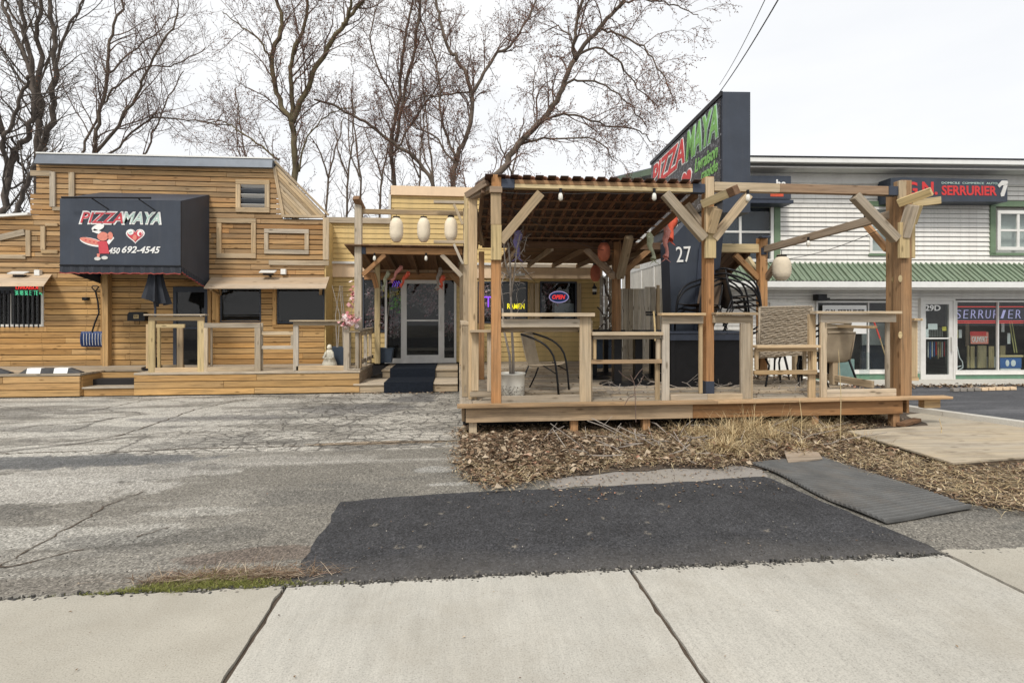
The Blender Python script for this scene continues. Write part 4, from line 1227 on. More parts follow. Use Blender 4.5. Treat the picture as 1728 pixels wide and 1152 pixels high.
for i in range(50):
    q = at(598 + random.gauss(0, 6), 500 + random.gauss(0, 14), 11.3); r_ = random.uniform(.012, .03)
    a = V([random.gauss(0, 1) for _ in range(3)]).normalized(); u = a.orthogonal() * r_; v_ = a.cross(u)
    b.quad(q - u - v_, q + u - v_, q + u + v_, q - u + v_)
b.build('blossoms', M['blossom'], t)
b = MB().tube([at(585, 548, 11.02), at(592, 530, 11.02), at(600, 500, 11.3), at(598, 470, 11.3)], .006, 4); b.build('stem', M['twig'], t)

# ================================================================== ENTRY BUILDING with yellow siding
YE = 13.4
eb = thing('yellow_siding_building', 'single storey building in yellow siding with peach parapet behind the entry porch', 'building', (-1, YE, 0))
ex0, ex1 = xR - .1, at(1016, 520, YE).x
Wd = rect(612, 468, 652, 560, YE); Dr = rect(650, 466, 770, 612, YE)
We = rect(806, 475, 890, 545, YE); Wf = rect(911, 475, 973, 545, YE)
eh = [Wd, Dr, We, Wf]
ez = lambda px, py: at(px, py, YE).z
zt1, zt2 = ez(600, 376), ez(720, 330)
xs1 = at(660, 360, YE).x; 
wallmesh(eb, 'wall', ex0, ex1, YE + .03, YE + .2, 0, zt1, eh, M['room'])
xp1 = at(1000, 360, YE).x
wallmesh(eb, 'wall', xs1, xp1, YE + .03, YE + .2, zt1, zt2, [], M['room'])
clad(eb, ex0, ex1, .40, ez(600, 467) , .124, YE, eh, M['yellow'], 'siding_board', joint=0, lap=.014, th=.01)
zpa, zpb = ez(900, 485), ez(900, 443)
clad(eb, ex0, xs1, ez(600, 445), zt1, .124, YE, [], M['yellow'], 'siding_board', joint=0, lap=.014, th=.01)
clad(eb, xs1, xp1, ez(720, 445), zt2, .124, YE, [], M['yellow'], 'siding_board', joint=0, lap=.014, th=.01)
for a, c in ((ex0, at(606, 455, YE).x), (at(606, 455, YE).x + .01, xs1 + .9), (xs1 + .91, 1.2), (1.21, ex1)):
    boxo('fascia_panel', a, c, YE - .06, YE - .02, ez(600, 468), ez(600, 446), M['peach'], eb)
boxo('drip_edge', ex0, ex1, YE - .12, YE - .02, ez(600, 446), ez(600, 442), M['alu'], eb)
boxo('top_trim', ex0, xs1, YE - .08, YE - .02, zt1 - .02, zt1 + .12, M['graywood'], eb)
boxo('parapet_panel', xs1, xp1, YE - .08, YE + .2, zt2 - .02, zt2 + .21, M['peach'], eb)
boxo('parapet_side', xs1 - .06, xs1, YE - .06, YE + .2, zt1, zt2, M['alu'], eb)
boxo('roof', ex0, ex1, YE + .2, 19, zt1 - .3, zt1 - .2, M['capmetal'], eb)
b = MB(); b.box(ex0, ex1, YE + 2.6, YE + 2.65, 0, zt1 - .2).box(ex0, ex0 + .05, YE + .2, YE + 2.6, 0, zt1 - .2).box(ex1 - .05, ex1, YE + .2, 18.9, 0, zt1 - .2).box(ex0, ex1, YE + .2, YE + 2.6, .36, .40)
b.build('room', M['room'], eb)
window(eb, Wd, YE, M['charcoal'], .04, .04)
window(eb, We, YE, M['charcoal'], .04, .04); window(eb, Wf, YE, M['charcoal'], .04, .04)
for px in (893, 902): T(px, 478, px + 7, 546, 'tanpost', .05, YE, eb, 'casing')
T(973, 478, 980, 560, 'tanpost', .05, YE, eb, 'casing')
# aluminium door set: sidelight, door, sidelight
x0, x1, z0, z1 = Dr
xd0, xd1 = at(681, 540, YE).x, at(746, 540, YE).x
ds = MB(); k = .055
for x in (x0, x1 - k): ds.box(x, x + k, YE - .08, YE, z0, z1)
for x in (xd0 - k, xd1): ds.box(x, x + k, YE - .08, YE, z0, z1 - .06)
ds.box(x0 + k, x1 - k, YE - .08, YE, z1 - .06, z1).box(x0 + k, xd0 - k, YE - .08, YE, z0, z0 + .12).box(xd1 + k, x1 - k, YE - .08, YE, z0, z0 + .12)
sf = ds.build('entrance_frame', M['alu'], eb)
for a, c in ((x0 + k, xd0 - k), (xd1 + k, x1 - k)): boxo('side_pane', a, c, YE - .045, YE - .038, z0 + .12, z1 - .06, M['glass'], sf, bev=0)
dr = MB(); w_ = .085; zt_ = z1 - .07
dr.box(xd0, xd0 + w_, YE - .1, YE - .05, z0, zt_).box(xd1 - w_, xd1, YE - .1, YE - .05, z0, zt_).box(xd0 + w_, xd1 - w_, YE - .1, YE - .05, zt_ - .12, zt_).box(xd0 + w_, xd1 - w_, YE - .1, YE - .05, z0, z0 + .2)
dr.box(xd0 + w_, xd1 - w_, YE - .09, YE - .06, z0 + 1.03, z0 + 1.07)
do = dr.build('door', M['alu'], eb)
boxo('door_pane', xd0 + w_, xd1 - w_, YE - .078, YE - .07, z0 + .2, zt_ - .12, M['glass'], do, bev=0)
boxo('door_handle', xd1 - .075, xd1 - .035, YE - .17, YE - .1, z0 + .82, z0 + 1.2, M['alu'], do)
# flowers and neon behind the glass
def blossoms(label, px0, py0, px1, py1, Y, n, size=.065, m='blossom', name='blossom_spray'):
    q = at((px0 + px1) / 2, py1, Y)
    t = thing(name, label, 'flowers', q)
    b = MB(); s_ = MB()
    cs = [at(random.uniform(px0, px1), random.uniform(py0, py1), Y) for _ in range(max(3, n // 12))]
    for i in range(int(n * 2.2)):
        c = random.choice(cs) + V((random.gauss(0, .075), abs(random.gauss(0, .012)), random.gauss(0, .085))); r_ = size * random.uniform(.3, .9)
        a = V([random.gauss(0, 1) for _ in range(3)]).normalized(); u = a.orthogonal().normalized() * r_; v_ = a.cross(u) * .7
        b.quad(c - u, c - v_, c + u, c + v_)
    for c in cs: s_.tube([q, q.lerp(c, .6) + V((random.gauss(0, .08), 0, .05)), c], .006, 3)
    tag(b.build('petals', M[m], t), kind='stuff'); s_.build('stem', M['graytwig'], t)
    return t
Yi = YE + .004
blossoms('pink artificial blossoms behind the narrow window left of the door', 614, 486, 650, 556, Yi, 150)
blossoms('pale blossoms filling the upper glass of the entrance door', 688, 486, 740, 528, Yi, 170)
blossoms('red and white blossoms low in the left sidelight', 655, 520, 676, 572, Yi, 130)
blossoms('sparse blossoms low in the right sidelight', 750, 535, 766, 576, Yi, 70)
blossoms('pale blossoms in the window behind the dead sapling', 812, 482, 850, 535, Yi, 120)
blossoms('blossom branches at the left of the window with the oval neon', 914, 480, 940, 520, Yi, 90)
blossoms('yellow artificial flower in the left sidelight', 657, 489, 675, 497, Yi - .05, 26, .07, 'yellowprint', 'yellow_flower')
blossoms('green artificial leaves in the left sidelight', 662, 508, 678, 515, Yi - .05, 30, .07, 'signgreen', 'green_leaves')
t = thing('violet_neon', 'violet neon glow behind the top of the left sidelight', 'neon', at(668, 478, Yi))
for k in range(4):
    a = at(660 + k * 4, 474, Yi); c = at(662 + k * 4, 484, Yi); MB().tube([a, a.lerp(c, .5) + V((.04, 0, 0)), c], .012, 5).build('neon_tube', M['neonviolet'], t)
t = thing('violet_neon', 'violet neon letters at the left of the window behind the sapling', 'neon', at(824, 505, Yi))
r = rect(817, 500, 831, 518, YE - .05); text('lettering', 'T', (r[0], YE - .05, r[2]), (1, 0, 0), r[1] - r[0], r[3] - r[2], M['neonviolet'], t)
t = thing('ramen_neon', 'yellow neon word RAMEN in the window behind the sapling', 'neon', at(870, 520, YE))
r = rect(856, 512, 885, 521, YE - .05); text('lettering', 'RAMEN', (r[0], YE - .05, r[2]), (1, 0, 0), r[1] - r[0], r[3] - r[2], M['neonyellow'], t, bold=.02)
t = thing('open_neon', 'oval neon OPEN sign with red word and white ring in the right window', 'neon', at(942, 501, YE))
c = at(943, 501, YE - .05)
ring = [(c.x + .245 * cos(q), YE - .06, c.z + .14 * sin(q)) for q in [2 * pi * i / 28 for i in range(29)]]
flatshape('sign_plate', ell(c.x, c.z, .24, .135, 26), (0, YE - .03, 0), (1, 0, 0), M['blue'], t)
MB().tube(ring, .010, 5).build('neon_ring', M['neonwhite'], t)
text('lettering', 'OPEN', (c.x - .17, YE - .045, c.z - .055), (1, 0, 0), .34, .11, M['neonred'], t, shear=.3, bold=.03)
t = thing('white_poster', 'grey and white poster in the lower half of the right window', 'poster', at(950, 525, Yi))
r = rect(936, 512, 968, 536, Yi); boxo('poster_sheet', r[0], r[1], Yi, Yi + .006, r[2], r[3], M['alu'], t, bev=0)
# wall lantern
p = at(1003, 492, YE - .1)
t = thing('wall_lantern', 'black wall lantern with glass on the yellow siding right of the windows', 'lamp', (p.x, YE, p.z))
MB().lathe([(.05, 0), (.055, .02), (.05, .16), (.075, .165), (.02, .24)], 8, (p.x, YE - .12, p.z - .08)).build('lantern_body', M['blackmetal'], t)
MB().lathe([(.053, 0), (.053, .11)], 8, (p.x, YE - .12, p.z - .045)).build('lantern_glass', M['white'], t)
MB().tube([(p.x, YE - .01, p.z + .1), (p.x, YE - .08, p.z + .2), (p.x, YE - .12, p.z + .16)], .012, 5).build('lantern_arm', M['blackmetal'], t)
spotp = at(878, 463, YE - .2)
t = thing('soffit_lamp', 'small white flood lamp on the peach fascia above the RAMEN window', 'lamp', spotp)
boxo('lamp_body', spotp.x - .12, spotp.x + .12, YE - .2, YE - .07, spotp.z - .03, spotp.z + .03, M['white'], t)
boxo('lamp_bracket', spotp.x - .03, spotp.x + .03, YE - .12, YE - .062, spotp.z + .032, spotp.z + .08, M['white'], t)
# black lower duct on wall
# ---------------- entry steps with carpet
es = thing('entry_steps', 'two wide timber steps up to the glass door', 'steps', (-3, 11.0, 0))
sx0, sx1 = at(597, 655, 10.9).x, -.02
Y1, Y2 = 10.95, 11.9
boxo('riser', sx0, sx1, Y1 + .03, Y1 + .07, .01, .152, M['trim'], es)
for k in range(7): boxo('tread_board', sx0 - .02, sx1, Y1 + k * .137, Y1 + k * .137 + .13, .155, .19, M['graywood'], es)
boxo('riser', sx0 + .42, sx1, Y2 + .03, Y2 + .07, .19, .33, M['trim'], es)
for k in range(11): boxo('tread_board', sx0 + .4, sx1, Y2 + k * .137, Y2 + k * .137 + .13, .335, .368, M['graywood'], es)
b = MB().box(sx0 + .1, sx1 - .02, Y1 + .1, YE, 0, .15).box(sx0 + .5, sx1 - .02, Y2 + .1, YE - .01, .16, .33); b.build('step_core', M['room'], es)
t = thing('entry_carpet', 'black carpet runner draped down the entry steps', 'carpet', (-2, 11, .19))
c0, c1 = at(648, 655, 10.93).x, at(731, 655, 10.93).x
b = MB(); th = .012
pr = [(YE - .15, .38), (Y2 - .02, .38), (Y2 - .02, .2), (Y1 - .012, .2), (Y1 - .02, .004), (Y1 - .035, .004), (Y1 - .035, .215), (Y2 - .035, .215), (Y2 - .035, .395), (YE - .15, .395)]
b.prism([(c0, y, z) for y, z in pr], (c1 - c0, 0, 0)).build('carpet_runner', M['carpet'], t)

# ---------------- entry porch: tall left post, upper beam, lower lean-to roof
ep = thing('entry_porch', 'timber entry porch with tall left post and low lean-to roof before the glass door', 'porch', (-2.5, 11.2, ZD))
YQ = 11.2
q = at(605, 560, YQ)
boxo('post', q.x - .07, q.x + .07, YQ - .07, YQ + .07, at(605, 557, YQ).z, at(605, 343, YQ).z, M['graywood'], ep)
boxo('post', q.x - .06, q.x + .06, YQ - .05, YQ + .05, ZD + .03, at(605, 560, YQ).z - .02, M['trim'], ep)
a, c = at(598, 337, YQ - .2), at(609, 358, YQ + .3)
beam('knee_offcut', (q.x - .02, YQ - .16, at(600, 336, YQ).z), (q.x + .05, YQ + .10, at(609, 352, YQ).z), .14, .10, M['roofboard'], ep)
a, c = at(611, 358, YQ + .1), at(775, 357, YQ + .1)
boxo('upper_beam', a.x, c.x + .1, YQ + .0, YQ + .06, a.z - .05, a.z + .05, M['trim'], ep)
zb_ = at(690, 424, YQ).z
xl0, xl1 = at(608, 424, YQ).x, at(780, 424, YQ).x
boxo('front_beam', xl0 + .12, xl1, YQ - .05, YQ + .05, zb_ - .065, zb_ + .065, M['cedar'], ep)
boxo('bracket', xl0, xl0 + .12, YQ - .056, YQ + .056, zb_ - .07, zb_ + .07, M['bracket'], ep)
# roof boards sloping down to the wall, rafters below
z2 = at(700, 462, YE).z
xo = at(584, 420, YQ).x
n = 15
for i in range(n):
    x = xo + (xl1 + .1 - xo) * i / n; w_ = (xl1 + .1 - xo) / n - .001
    beam('roof_board', (x + w_ / 2, YQ - .18, zb_ + .10), (x + w_ / 2, YE - .07, z2 + .10), w_, .022, M['roofboard'], ep)
for i in range(5):
    x = xl0 + (xl1 - xl0) * (i + .1) / 4.3
    beam('rafter', (x, YQ + .06, zb_ + .02), (x, YE - .09, z2 + .02), .05, .11, M['roofboard'], ep)
boxo('wall_plate', xo, xl1, YE - .12, YE - .082, z2 - .16, z2 + .02, M['cedar'], ep)
def brace(px0, py0, px1, py1, Y0, Y1=None, m='cedar', w=.09, h=.09, par=None, name='brace'):
    return beam(name, at(px0, py0, Y0), at(px1, py1, Y1 if Y1 is not None else Y0), w, h, M[m], par, up=V((0, 1, 0)))
brace(612, 464, 650, 430, YQ, m='cedar', par=ep)
brace(779, 466, 745, 430, YQ, m='graywood', par=ep)
# right posts of the porch, the far ones
for px, y0, Y, m in ((786, 352, 11.15, 'tanpost'),):
    q = at(px, 500, Y); boxo('post', q.x - .055, q.x + .055, Y - .05, Y + .05, .42, at(px, y0, Y).z, M[m], ep)
for px, Y, top in ((637, 12.6, 482), ):
    q = at(px, 560, Y); boxo('post', q.x - .06, q.x + .06, Y - .05, Y + .05, ZD, z2 + .25, M['yellowpost'], ep)
    brace(px - 1, 486, px - 7, 462, Y - .02, m='cedar', par=ep, w=.11, h=.1)
brace(785, 492, 760, 462, 12.6, m='cedar', par=ep)
q = at(779, 540, 12.4); boxo('post', q.x - .05, q.x + .05, 12.35, 12.45, ZD - .03, z2 + .2, M['tanpost'], ep)
# short shelf boards and braces at the right post
for y_ in (341, 408):
    a, c = at(732, y_, 11.05), at(784, y_, 11.05)
    boxo('bracket_board', a.x, c.x, 11.0, 11.06, a.z - .03, a.z + .03, M['graywood'], ep)
    brace(766, y_ + 4, 781, y_ + 38, 11.02, m='graywood', par=ep, w=.05, h=.08)

# lanterns hung from the upper beam
def lantern(px, py, Y, rx, h, label, m='lantern', group=None, n=9):
    p = at(px, py, Y)
    t = thing('paper_lantern', label, 'lantern', (p.x, Y, p.z - h / 2), group=group)
    prof = [(rx * .45, -h / 2)]
    for i in range(n * 2 + 1):
        u = -1 + 2 * i / (n * 2)
        rr = rx * (1 - abs(u) ** 3.2 * .5) * (1 if i % 2 else .93)
        prof.append((rr, u * h / 2 * .97))
    prof.append((rx * .45, h / 2))
    MB().lathe(prof, 16, p).build('shade', M[m], t, True)
    MB().lathe([(rx * .5, 0), (rx * .5, .025)], 12, (p.x, p.y, p.z + h / 2)).build('top_ring', M['blackmetal'], t)
    MB().tube([(p.x, Y, p.z + h / 2 + .02), (p.x, Y, p.z + h / 2 + .12)], .006, 4).build('hook', M['blackmetal'], t)
    return t
HL = .50
lantern(669, 388, YQ + .03, .145, HL, 'dented cream paper lantern nearest the entry post, leftmost of three', group='cream lanterns under the upper porch beam')
lantern(715, 388, YQ + .03, .14, HL, 'cream paper lantern in the middle of the three on the porch beam', group='cream lanterns under the upper porch beam')
lantern(761, 387, YQ + .03, .14, HL, 'cream paper lantern nearest the pergola, rightmost of three', group='cream lanterns under the upper porch beam')
lantern(1019, 425, 9.3, .115, .33, 'faded red paper lantern hanging high beside the rear pergola post', 'redlantern')
lantern(1005, 461, 11.6, .12, .36, 'faded red paper lantern hanging low over the yellow siding', 'redlantern')
lantern(1319, 453, 8.9, .165, .42, 'round cream lantern hanging on the right of the pergola before the white building', 'lantern')

def koi(px0, py0, px1, py1, Y, r, m, label):
    a, c = at(px0, py0, Y), at(px1, py1, Y - .1)
    t = thing('koi_windsock', label, 'windsock', a)
    k = 7; pts = [a.lerp(c, i / k) + V((.02 * sin(i * 1.4), 0, 0)) for i in range(k + 1)]
    rad = [r * (.8, 1.0, .95, .8, .62, .45, .5, .9)[i] for i in range(k + 1)]
    MB().tube(pts, rad, 8, cap=False).build('body', M[m], t, True)
    d_ = (c - a).normalized(); sd = V((1, 0, 0))
    for s_ in (-1, 1):
        MB().prism([c, c + d_ * r * 1.6 + sd * s_ * r * 1.5, c + d_ * r * .7 + sd * s_ * r * .2], (0, .006, 0)).build('tail_fin', M[m], t)
    for s_ in (-1, 1):
        MB().lathe([(r * .05, -.006), (r * .3, 0), (r * .05, .006)], 8, pts[1] + V((s_ * r * .6, -r * .7, 0))).build('eye', M['bwhite'], t)
    MB().tube([a, a + V((0, 0, .1))], .004, 3).build('cord', M['rope'], t)
koi(677, 449, 661, 474, 11.9, .05, 'koipink', 'slim pink koi windsock hanging left of the door glass')
koi(689, 459, 676, 482, 11.8, .05, 'koired', 'small red koi windsock hanging nearest the door top')
koi(655, 458, 646, 486, 12.0, .05, 'koigreen', 'pale green koi windsock hanging by the porch left brace')
koi(747, 466, 744, 484, 11.9, .055, 'koired', 'red koi windsock hanging right of the glass door')
koi(743, 452, 736, 488, 12.2, .05, 'graytwig', 'long grey windsock hanging over the right edge of the door')
koi(1094, 394, 1103, 438, 8.0, .055, 'koigreen', 'long pale green koi windsock hanging left of the black pylon')
koi(1124, 384, 1124, 434, 8.1, .055, 'koipink', 'ragged pink koi windsock hanging just before the black pylon')
koi(1136, 366, 1131, 404, 8.4, .07, 'koired', 'bright red koi windsock hanging highest before the pylon sign')
koi(873, 391, 873, 432, 8.9, .07, 'koiviolet', 'violet and white windsock hanging behind the left pergola brace')

# ================================================================== PERGOLA TERRACE
DZ = .41
pd = thing('pergola_deck', 'raised timber deck on short posts carrying the pergola', 'deck', (3.4, 6.9, 0))
xW, xE = .03, 6.28
yS, yN = 6.86, 13.32
for k in range(46):
    y = yS + .01 + k * .141
    if y + .13 > yN: break
    segs = [(xW + .15, 3.3), (3.3, 4.45)] if y > 9.45 else [(xW + .15, 2.2), (2.2, 4.3), (4.3, xE)]
    if k % 2: segs = [(xW + .15, 1.6), (1.6, 4.45)] if y > 9.45 else [(xW + .15, 3.1), (3.1, xE)]
    for a, c in segs:
        boxo('deck_board', a, c - .003, y, y + .134, DZ - .03 + random.uniform(-.002, .002), DZ + random.uniform(-.002, .002), M['deckboard'], pd)
for k in range(5):
    boxo('edge_board', xW - .02, xW + .145, yS + k * 1.29, yS + k * 1.29 + 1.283, DZ - .028, DZ + .003, M['deckboard'], pd)
# front edge: cap board and rim board
p = at(775, 690, 6.78); q = at(1585, 670, 6.9)
beam('cap_board', (xW - .05, 6.79, DZ - .002), (3.4, 6.80, DZ - .002), .15, .036, M['rim'], pd)
beam('cap_board', (3.403, 6.80, DZ - .002), (6.86, 6.86, DZ - .002), .15, .036, M['rim'], pd)
beam('rim_board', (xW + .06, 6.835, DZ - .125), (3.1, 6.84, DZ - .125), .04, .19, M['rim'], pd)
beam('rim_board', (3.103, 6.84, DZ - .125), (6.15, 6.86, DZ - .125), .04, .19, M['cedar'], pd)
beam('rim_end', (6.5, 6.92, DZ - .09), (6.76, 6.93, DZ - .09), .1, .13, M['trim'], pd)
boxo('rim_board', xW + .01, xW + .05, 6.9, 11.2, DZ - .22, DZ - .032, M['rim'], pd)
boxo('rim_board', xE - .02, xE + .02, 6.9, 9.4, DZ - .22, DZ - .034, M['cedar'], pd)
for k in range(8): boxo('joist', .5 + k * .72, .54 + k * .72, 6.9, 9.4, DZ - .18, DZ - .034, M['roofboard'], pd)
for px in (798, 968, 1089, 1237, 1372, 1508):
    q = at(px, 700, 6.92)
    boxo('deck_post', q.x - .05, q.x + .05, 6.87, 6.97, 0, DZ - .222, M['cedar'] if px > 900 else M['tanpost'], pd)
for x in (.4, 2.2, 4.0, 5.8): boxo('deck_post', x - .05, x + .05, 9.2, 9.3, 0, DZ - .04, M['oldbeam'], pd)
b = MB().box(.1, 6.2, 9.5, 9.55, .0, DZ - .05).box(.06, .1, 7.4, 13.2, 0, DZ - .23).box(.1, 6.1, 7.42, 7.46, 0, DZ - .04).build('underdeck_shade', M['room'], pd)  # near-black sheets added under the open deck to stand in for its deep shade

pg = thing('pergola', 'large open timber pergola half roofed with rows of brown curved tiles', 'pergola', (3.4, 7, DZ))
YB = 6.98
def post(px0, px1, py1, Y, base, m, par=pg, name='post', dy=.07, extra=0):
    r = rect(px0, 500, px1, 501, Y); zt = at((px0 + px1) / 2, py1, Y).z
    return boxo(name, r[0], r[1], Y - dy + extra, Y + dy + extra, base, zt, M[m], par)
# front left post, with pieces scabbed on
post(829, 845, 297, YB, DZ + .005, 'cedar')
def slab(px0, py0, px1, py1, Y, m, d=.035, par=pg, name='cleat'):
    r = rect(px0, py0, px1, py1, Y); return boxo(name, r[0], r[1], Y - d, Y, r[2], r[3], M[m], par)
slab(828.5, 380, 846, 439, YB - .072, 'yellowpost'); slab(828, 327, 845.5, 379.5, YB - .072, 'tanpost', .03); slab(826, 316, 847, 326.5, YB - .072, 'oldbeam', .06)
# rear-left face post A and its cladding
post(790.5, 805, 330, 7.35, DZ + .005, 'tanpost')
slab(783, 330, 789.5, 447, 7.5, 'yellowpost')
# centre front post and right front posts
post(1187.5, 1201, 300, 7.04, DZ + .005, 'cedar')
slab(1189, 300, 1203, 338, 6.965, 'tanpost', .04); slab(1188, 350, 1207, 393, 6.965, 'tanpost', .06); slab(1188, 393.5, 1206, 436, 6.965, 'yellowpost', .045)
boxo('post_shoe', *[(lambda r: (r[0] - .004, r[1] + .004))(rect(1187.5, 640, 1201, 660, 7.04))][0], 6.965, 7.115, DZ + .006, DZ + .25, M['bracket'], pg)
post(1514, 1532, 306, 7.02, DZ + .005, 'cedar'); post(1501, 1512.5, 330, 7.20, DZ + .005, 'oldcedar')
slab(1514, 306, 1526, 342, 6.945, 'tanpost', .04); slab(1514.5, 376, 1531, 436, 6.945, 'yellowpost', .045)
slab(1533, 345, 1540, 436, 7.05, 'yellowpost', .05)
for px, py in ((1519, 470), (1508, 472), (1519, 565)):
    q = at(px, py, 6.948 if px > 1512 else 7.128); flatshape('worn_patch', ell(q.x, q.z, .03, .05, 12), (0, q.y, 0), (1, 0, 0), M['yellowpost'], pg, .004)
# rear posts
post(1034, 1046, 405, 9.6, DZ + .005, 'cedar'); post(1279, 1292, 402, 9.6, DZ + .005, 'cedar')
post(808, 817, 425, 9.6, DZ + .005, 'cedar')
slab(1278, 400, 1293, 403, 9.53, 'bracket', .15, name='post_cap'); slab(1284, 418, 1293, 430, 9.53, 'bracket', .02, name='bracket')
# beams
zf = at(1010, 315, YB).z
xp0, xp1 = at(846, 315, YB).x, at(1187, 315, YB).x
br_ = .17
boxo('front_beam', xp0 + br_, xp1 - br_, YB - .045, YB + .045, zf + .002, zf + .055, M['cedar'], pg)
boxo('front_beam', xp0 + br_, xp1 - br_, YB - .049, YB + .049, zf - .055, zf - .001, M['yellowpost'], pg)
boxo('bracket', xp0 - .01, xp0 + br_, YB - .055, YB + .055, zf - .06, zf + .06, M['bracket'], pg)
boxo('bracket', xp1 - br_, xp1, YB - .055, YB + .055, zf - .06, zf + .06, M['bracket'], pg)
xq0, xq1 = at(1202, 320, YB).x, at(1513, 320, YB).x
zg = at(1350, 319.5, YB).z
boxo('front_beam', xq0 + .01, xq0 + .95, YB - .05, YB + .05, zg - .06, zg + .06, M['tanpost'], pg)
boxo('front_beam', xq0 + .953, xq1 - .16, YB - .048, YB + .048, zg - .058, zg + .062, M['oldbeam'], pg)
boxo('bracket', xq1 - .16, xq1, YB - .055, YB + .055, zg - .064, zg + .064, M['bracket'], pg)
zr = 2.88
p0, p1 = at(1506, 362, 7.2), at(1290, 421, 9.55)
beam('side_beam', (p0.x, p0.y, p0.z), (p1.x, p1.y, p1.z), .09, .12, M['oldbeam'], pg)
beam('side_beam', (at(835, 318, 7).x - .05, 7.08, zf - .0), (at(796, 328, 7.35).x, 7.3, zf - .08), .1, .13, M['oldbeam'], pg)
beam('side_beam', (at(796, 328, 7.35).x, 7.44, zf - .10), (.42, 9.55, 2.86), .08, .12, M['oldbeam'], pg)
beam('rear_beam', (.42, 9.6, 2.84), (at(1040, 412, 9.6).x - .07, 9.6, 2.84), .09, .12, M['roofboard'], pg)
beam('rear_beam', (at(1046, 412, 9.6).x + .01, 9.6, 2.84), (at(1200, 416, 9.6).x, 9.6, 2.84), .09, .13, M['roofboard'], pg)
beam('rear_beam', (at(1200, 416, 9.6).x + .003, 9.6, at(1240, 419, 9.6).z), (at(1279, 420, 9.6).x, 9.6, at(1240, 419, 9.6).z), .1, .16, M['yellowpost'], pg)
# braces
def br(a, b_, Y, Y1=None, m='tanpost', w=.10, h=.12): return brace(a[0], a[1], b_[0], b_[1], Y, Y1, m, w, h, pg)
br((844, 408), (912, 327), 6.94, m='tanpost', w=.12, h=.10); br((1122, 327), (1188, 403), 6.94, m='graywood', w=.12, h=.10)
br((1203, 404), (1262, 330), 6.97, m='tanpost'); br((1442, 331), (1512, 404), 6.95, m='graywood', w=.12, h=.11)
br((1498, 422), (1462, 380), 7.3, 7.9, m='cedar', w=.08, h=.08)
br((1158, 345), (1188, 385), 7.2, 7.15, m='graywood', w=.08, h=.1)
br((1034, 466), (988, 420), 9.62, m='oldbeam', w=.1, h=.1); br((1046, 466), (1096, 420), 9.62, m='cedar', w=.1, h=.1)
br((1046, 468), (1062, 400), 9.5, 8.8, m='tanpost', w=.13, h=.1); br((1034, 466), (1012, 440), 9.5, 10.2, m='oldbeam', w=.1, h=.12)
br((1279, 470), (1240, 430), 9.62, m='cedar', w=.1, h=.1); br((1292, 472), (1318, 432), 9.6, 9.1, m='oldbeam', w=.09, h=.09); br((1282, 468), (1262, 436), 9.7, 10.3, m='yellowpost', w=.09, h=.09)
# raked offcuts standing out towards the street at the post heads
br((1187, 344), (1234, 324), 6.93, 6.55, m='yellowpost', w=.11, h=.1); br((1232, 325), (1243, 320), 6.56, 6.45, m='roofboard', w=.12, h=.1)
br((1198, 392), (1210, 352), 6.93, 6.8, m='tanpost', w=.10, h=.14)
br((1516, 343), (1572, 323), 6.93, 6.6, m='yellowpost', w=.11, h=.08); br((1524, 400), (1540, 346), 6.95, 6.8, m='graywood', w=.1, h=.14)
br((1540, 344), (1588, 338), 7.1, 6.9, m='yellowpost', w=.1, h=.06); br((1541, 378), (1552, 346), 7.1, 7.0, m='yellowpost', w=.07, h=.06)
br((788, 330), (822, 308), 7.3, 7.0, m='oldbeam', w=.08, h=.08)
# purlins, rafters and tiles: roof falls towards the back
def rz(y): return zf + .078 + (2.90 - zf - .078) * (y - 6.9) / (9.6 - 6.9)
rx0, rx1 = .30, 3.28
NR, NC = 8, 18
dyr = (9.66 - 6.88) / NR
for i in range(NR + 1):
    y = 6.90 + i * dyr * .985
    if i: beam('purlin', (rx0, y, rz(y) - .035), (rx1, y, rz(y) - .022), .022, .024, M['roofboard'], pg)
for x in (rx0 + .02, rx1 - .02):
    beam('rafter', (x, 7.06, rz(7.0) - .115), (x, 9.55, rz(9.55) - .115), .05, .10, M['roofboard'], pg)
def covermesh():
    b = MB(); r = .058; n = 6; L = dyr * 1.12
    for s_, rr in ((0, r), (1, r - .011)):
        for k, y in enumerate((0, L)):
            for j in range(n + 1):
                a = pi * j / n
                b.v.append((rr * cos(a) * (1 - .18 * k), y, rr * sin(a) * (.95 - .2 * k)))
    m_ = n + 1
    for j in range(n):
        b.f.append((j, m_ + j, m_ + j + 1, j + 1)); b.f.append((2 * m_ + j, 2 * m_ + j + 1, 3 * m_ + j + 1, 3 * m_ + j))
        b.f.append((j, j + 1, 2 * m_ + j + 1, 2 * m_ + j)); b.f.append((m_ + j, 3 * m_ + j, 3 * m_ + j + 1, m_ + j + 1))
    me = b.mesh('cover_tile', True); me.materials.append(M['tile']); return me
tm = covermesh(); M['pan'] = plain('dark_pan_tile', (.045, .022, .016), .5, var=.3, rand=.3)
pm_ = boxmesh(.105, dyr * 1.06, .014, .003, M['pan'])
sl = atan2(2.90 - zf - .078, 2.7)
for i in range(NR):
    for j in range(NC):
        x = rx0 + .09 + (rx1 - rx0 - .18) * j / (NC - 1)
        y = 6.86 + i * dyr
        Mx = Matrix.Translation((x, y + dyr * .5, rz(y + dyr * .5) + .004)) @ Matrix.Rotation(sl - .03, 4, 'X')
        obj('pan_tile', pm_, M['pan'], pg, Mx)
        if j < NC - 1:
            Mx = Matrix.Translation((x + .086 + random.uniform(-.005, .005), y + (.17 if i == 0 else 0), rz(y) + (-.004 if i == 0 else .046) + random.uniform(0, .006))) @ Matrix.Rotation(sl - (.0 if i == 0 else .19) + random.uniform(-.02, .02), 4, 'X')
            obj('cover_tile', tm, M['tile'], pg, Mx)

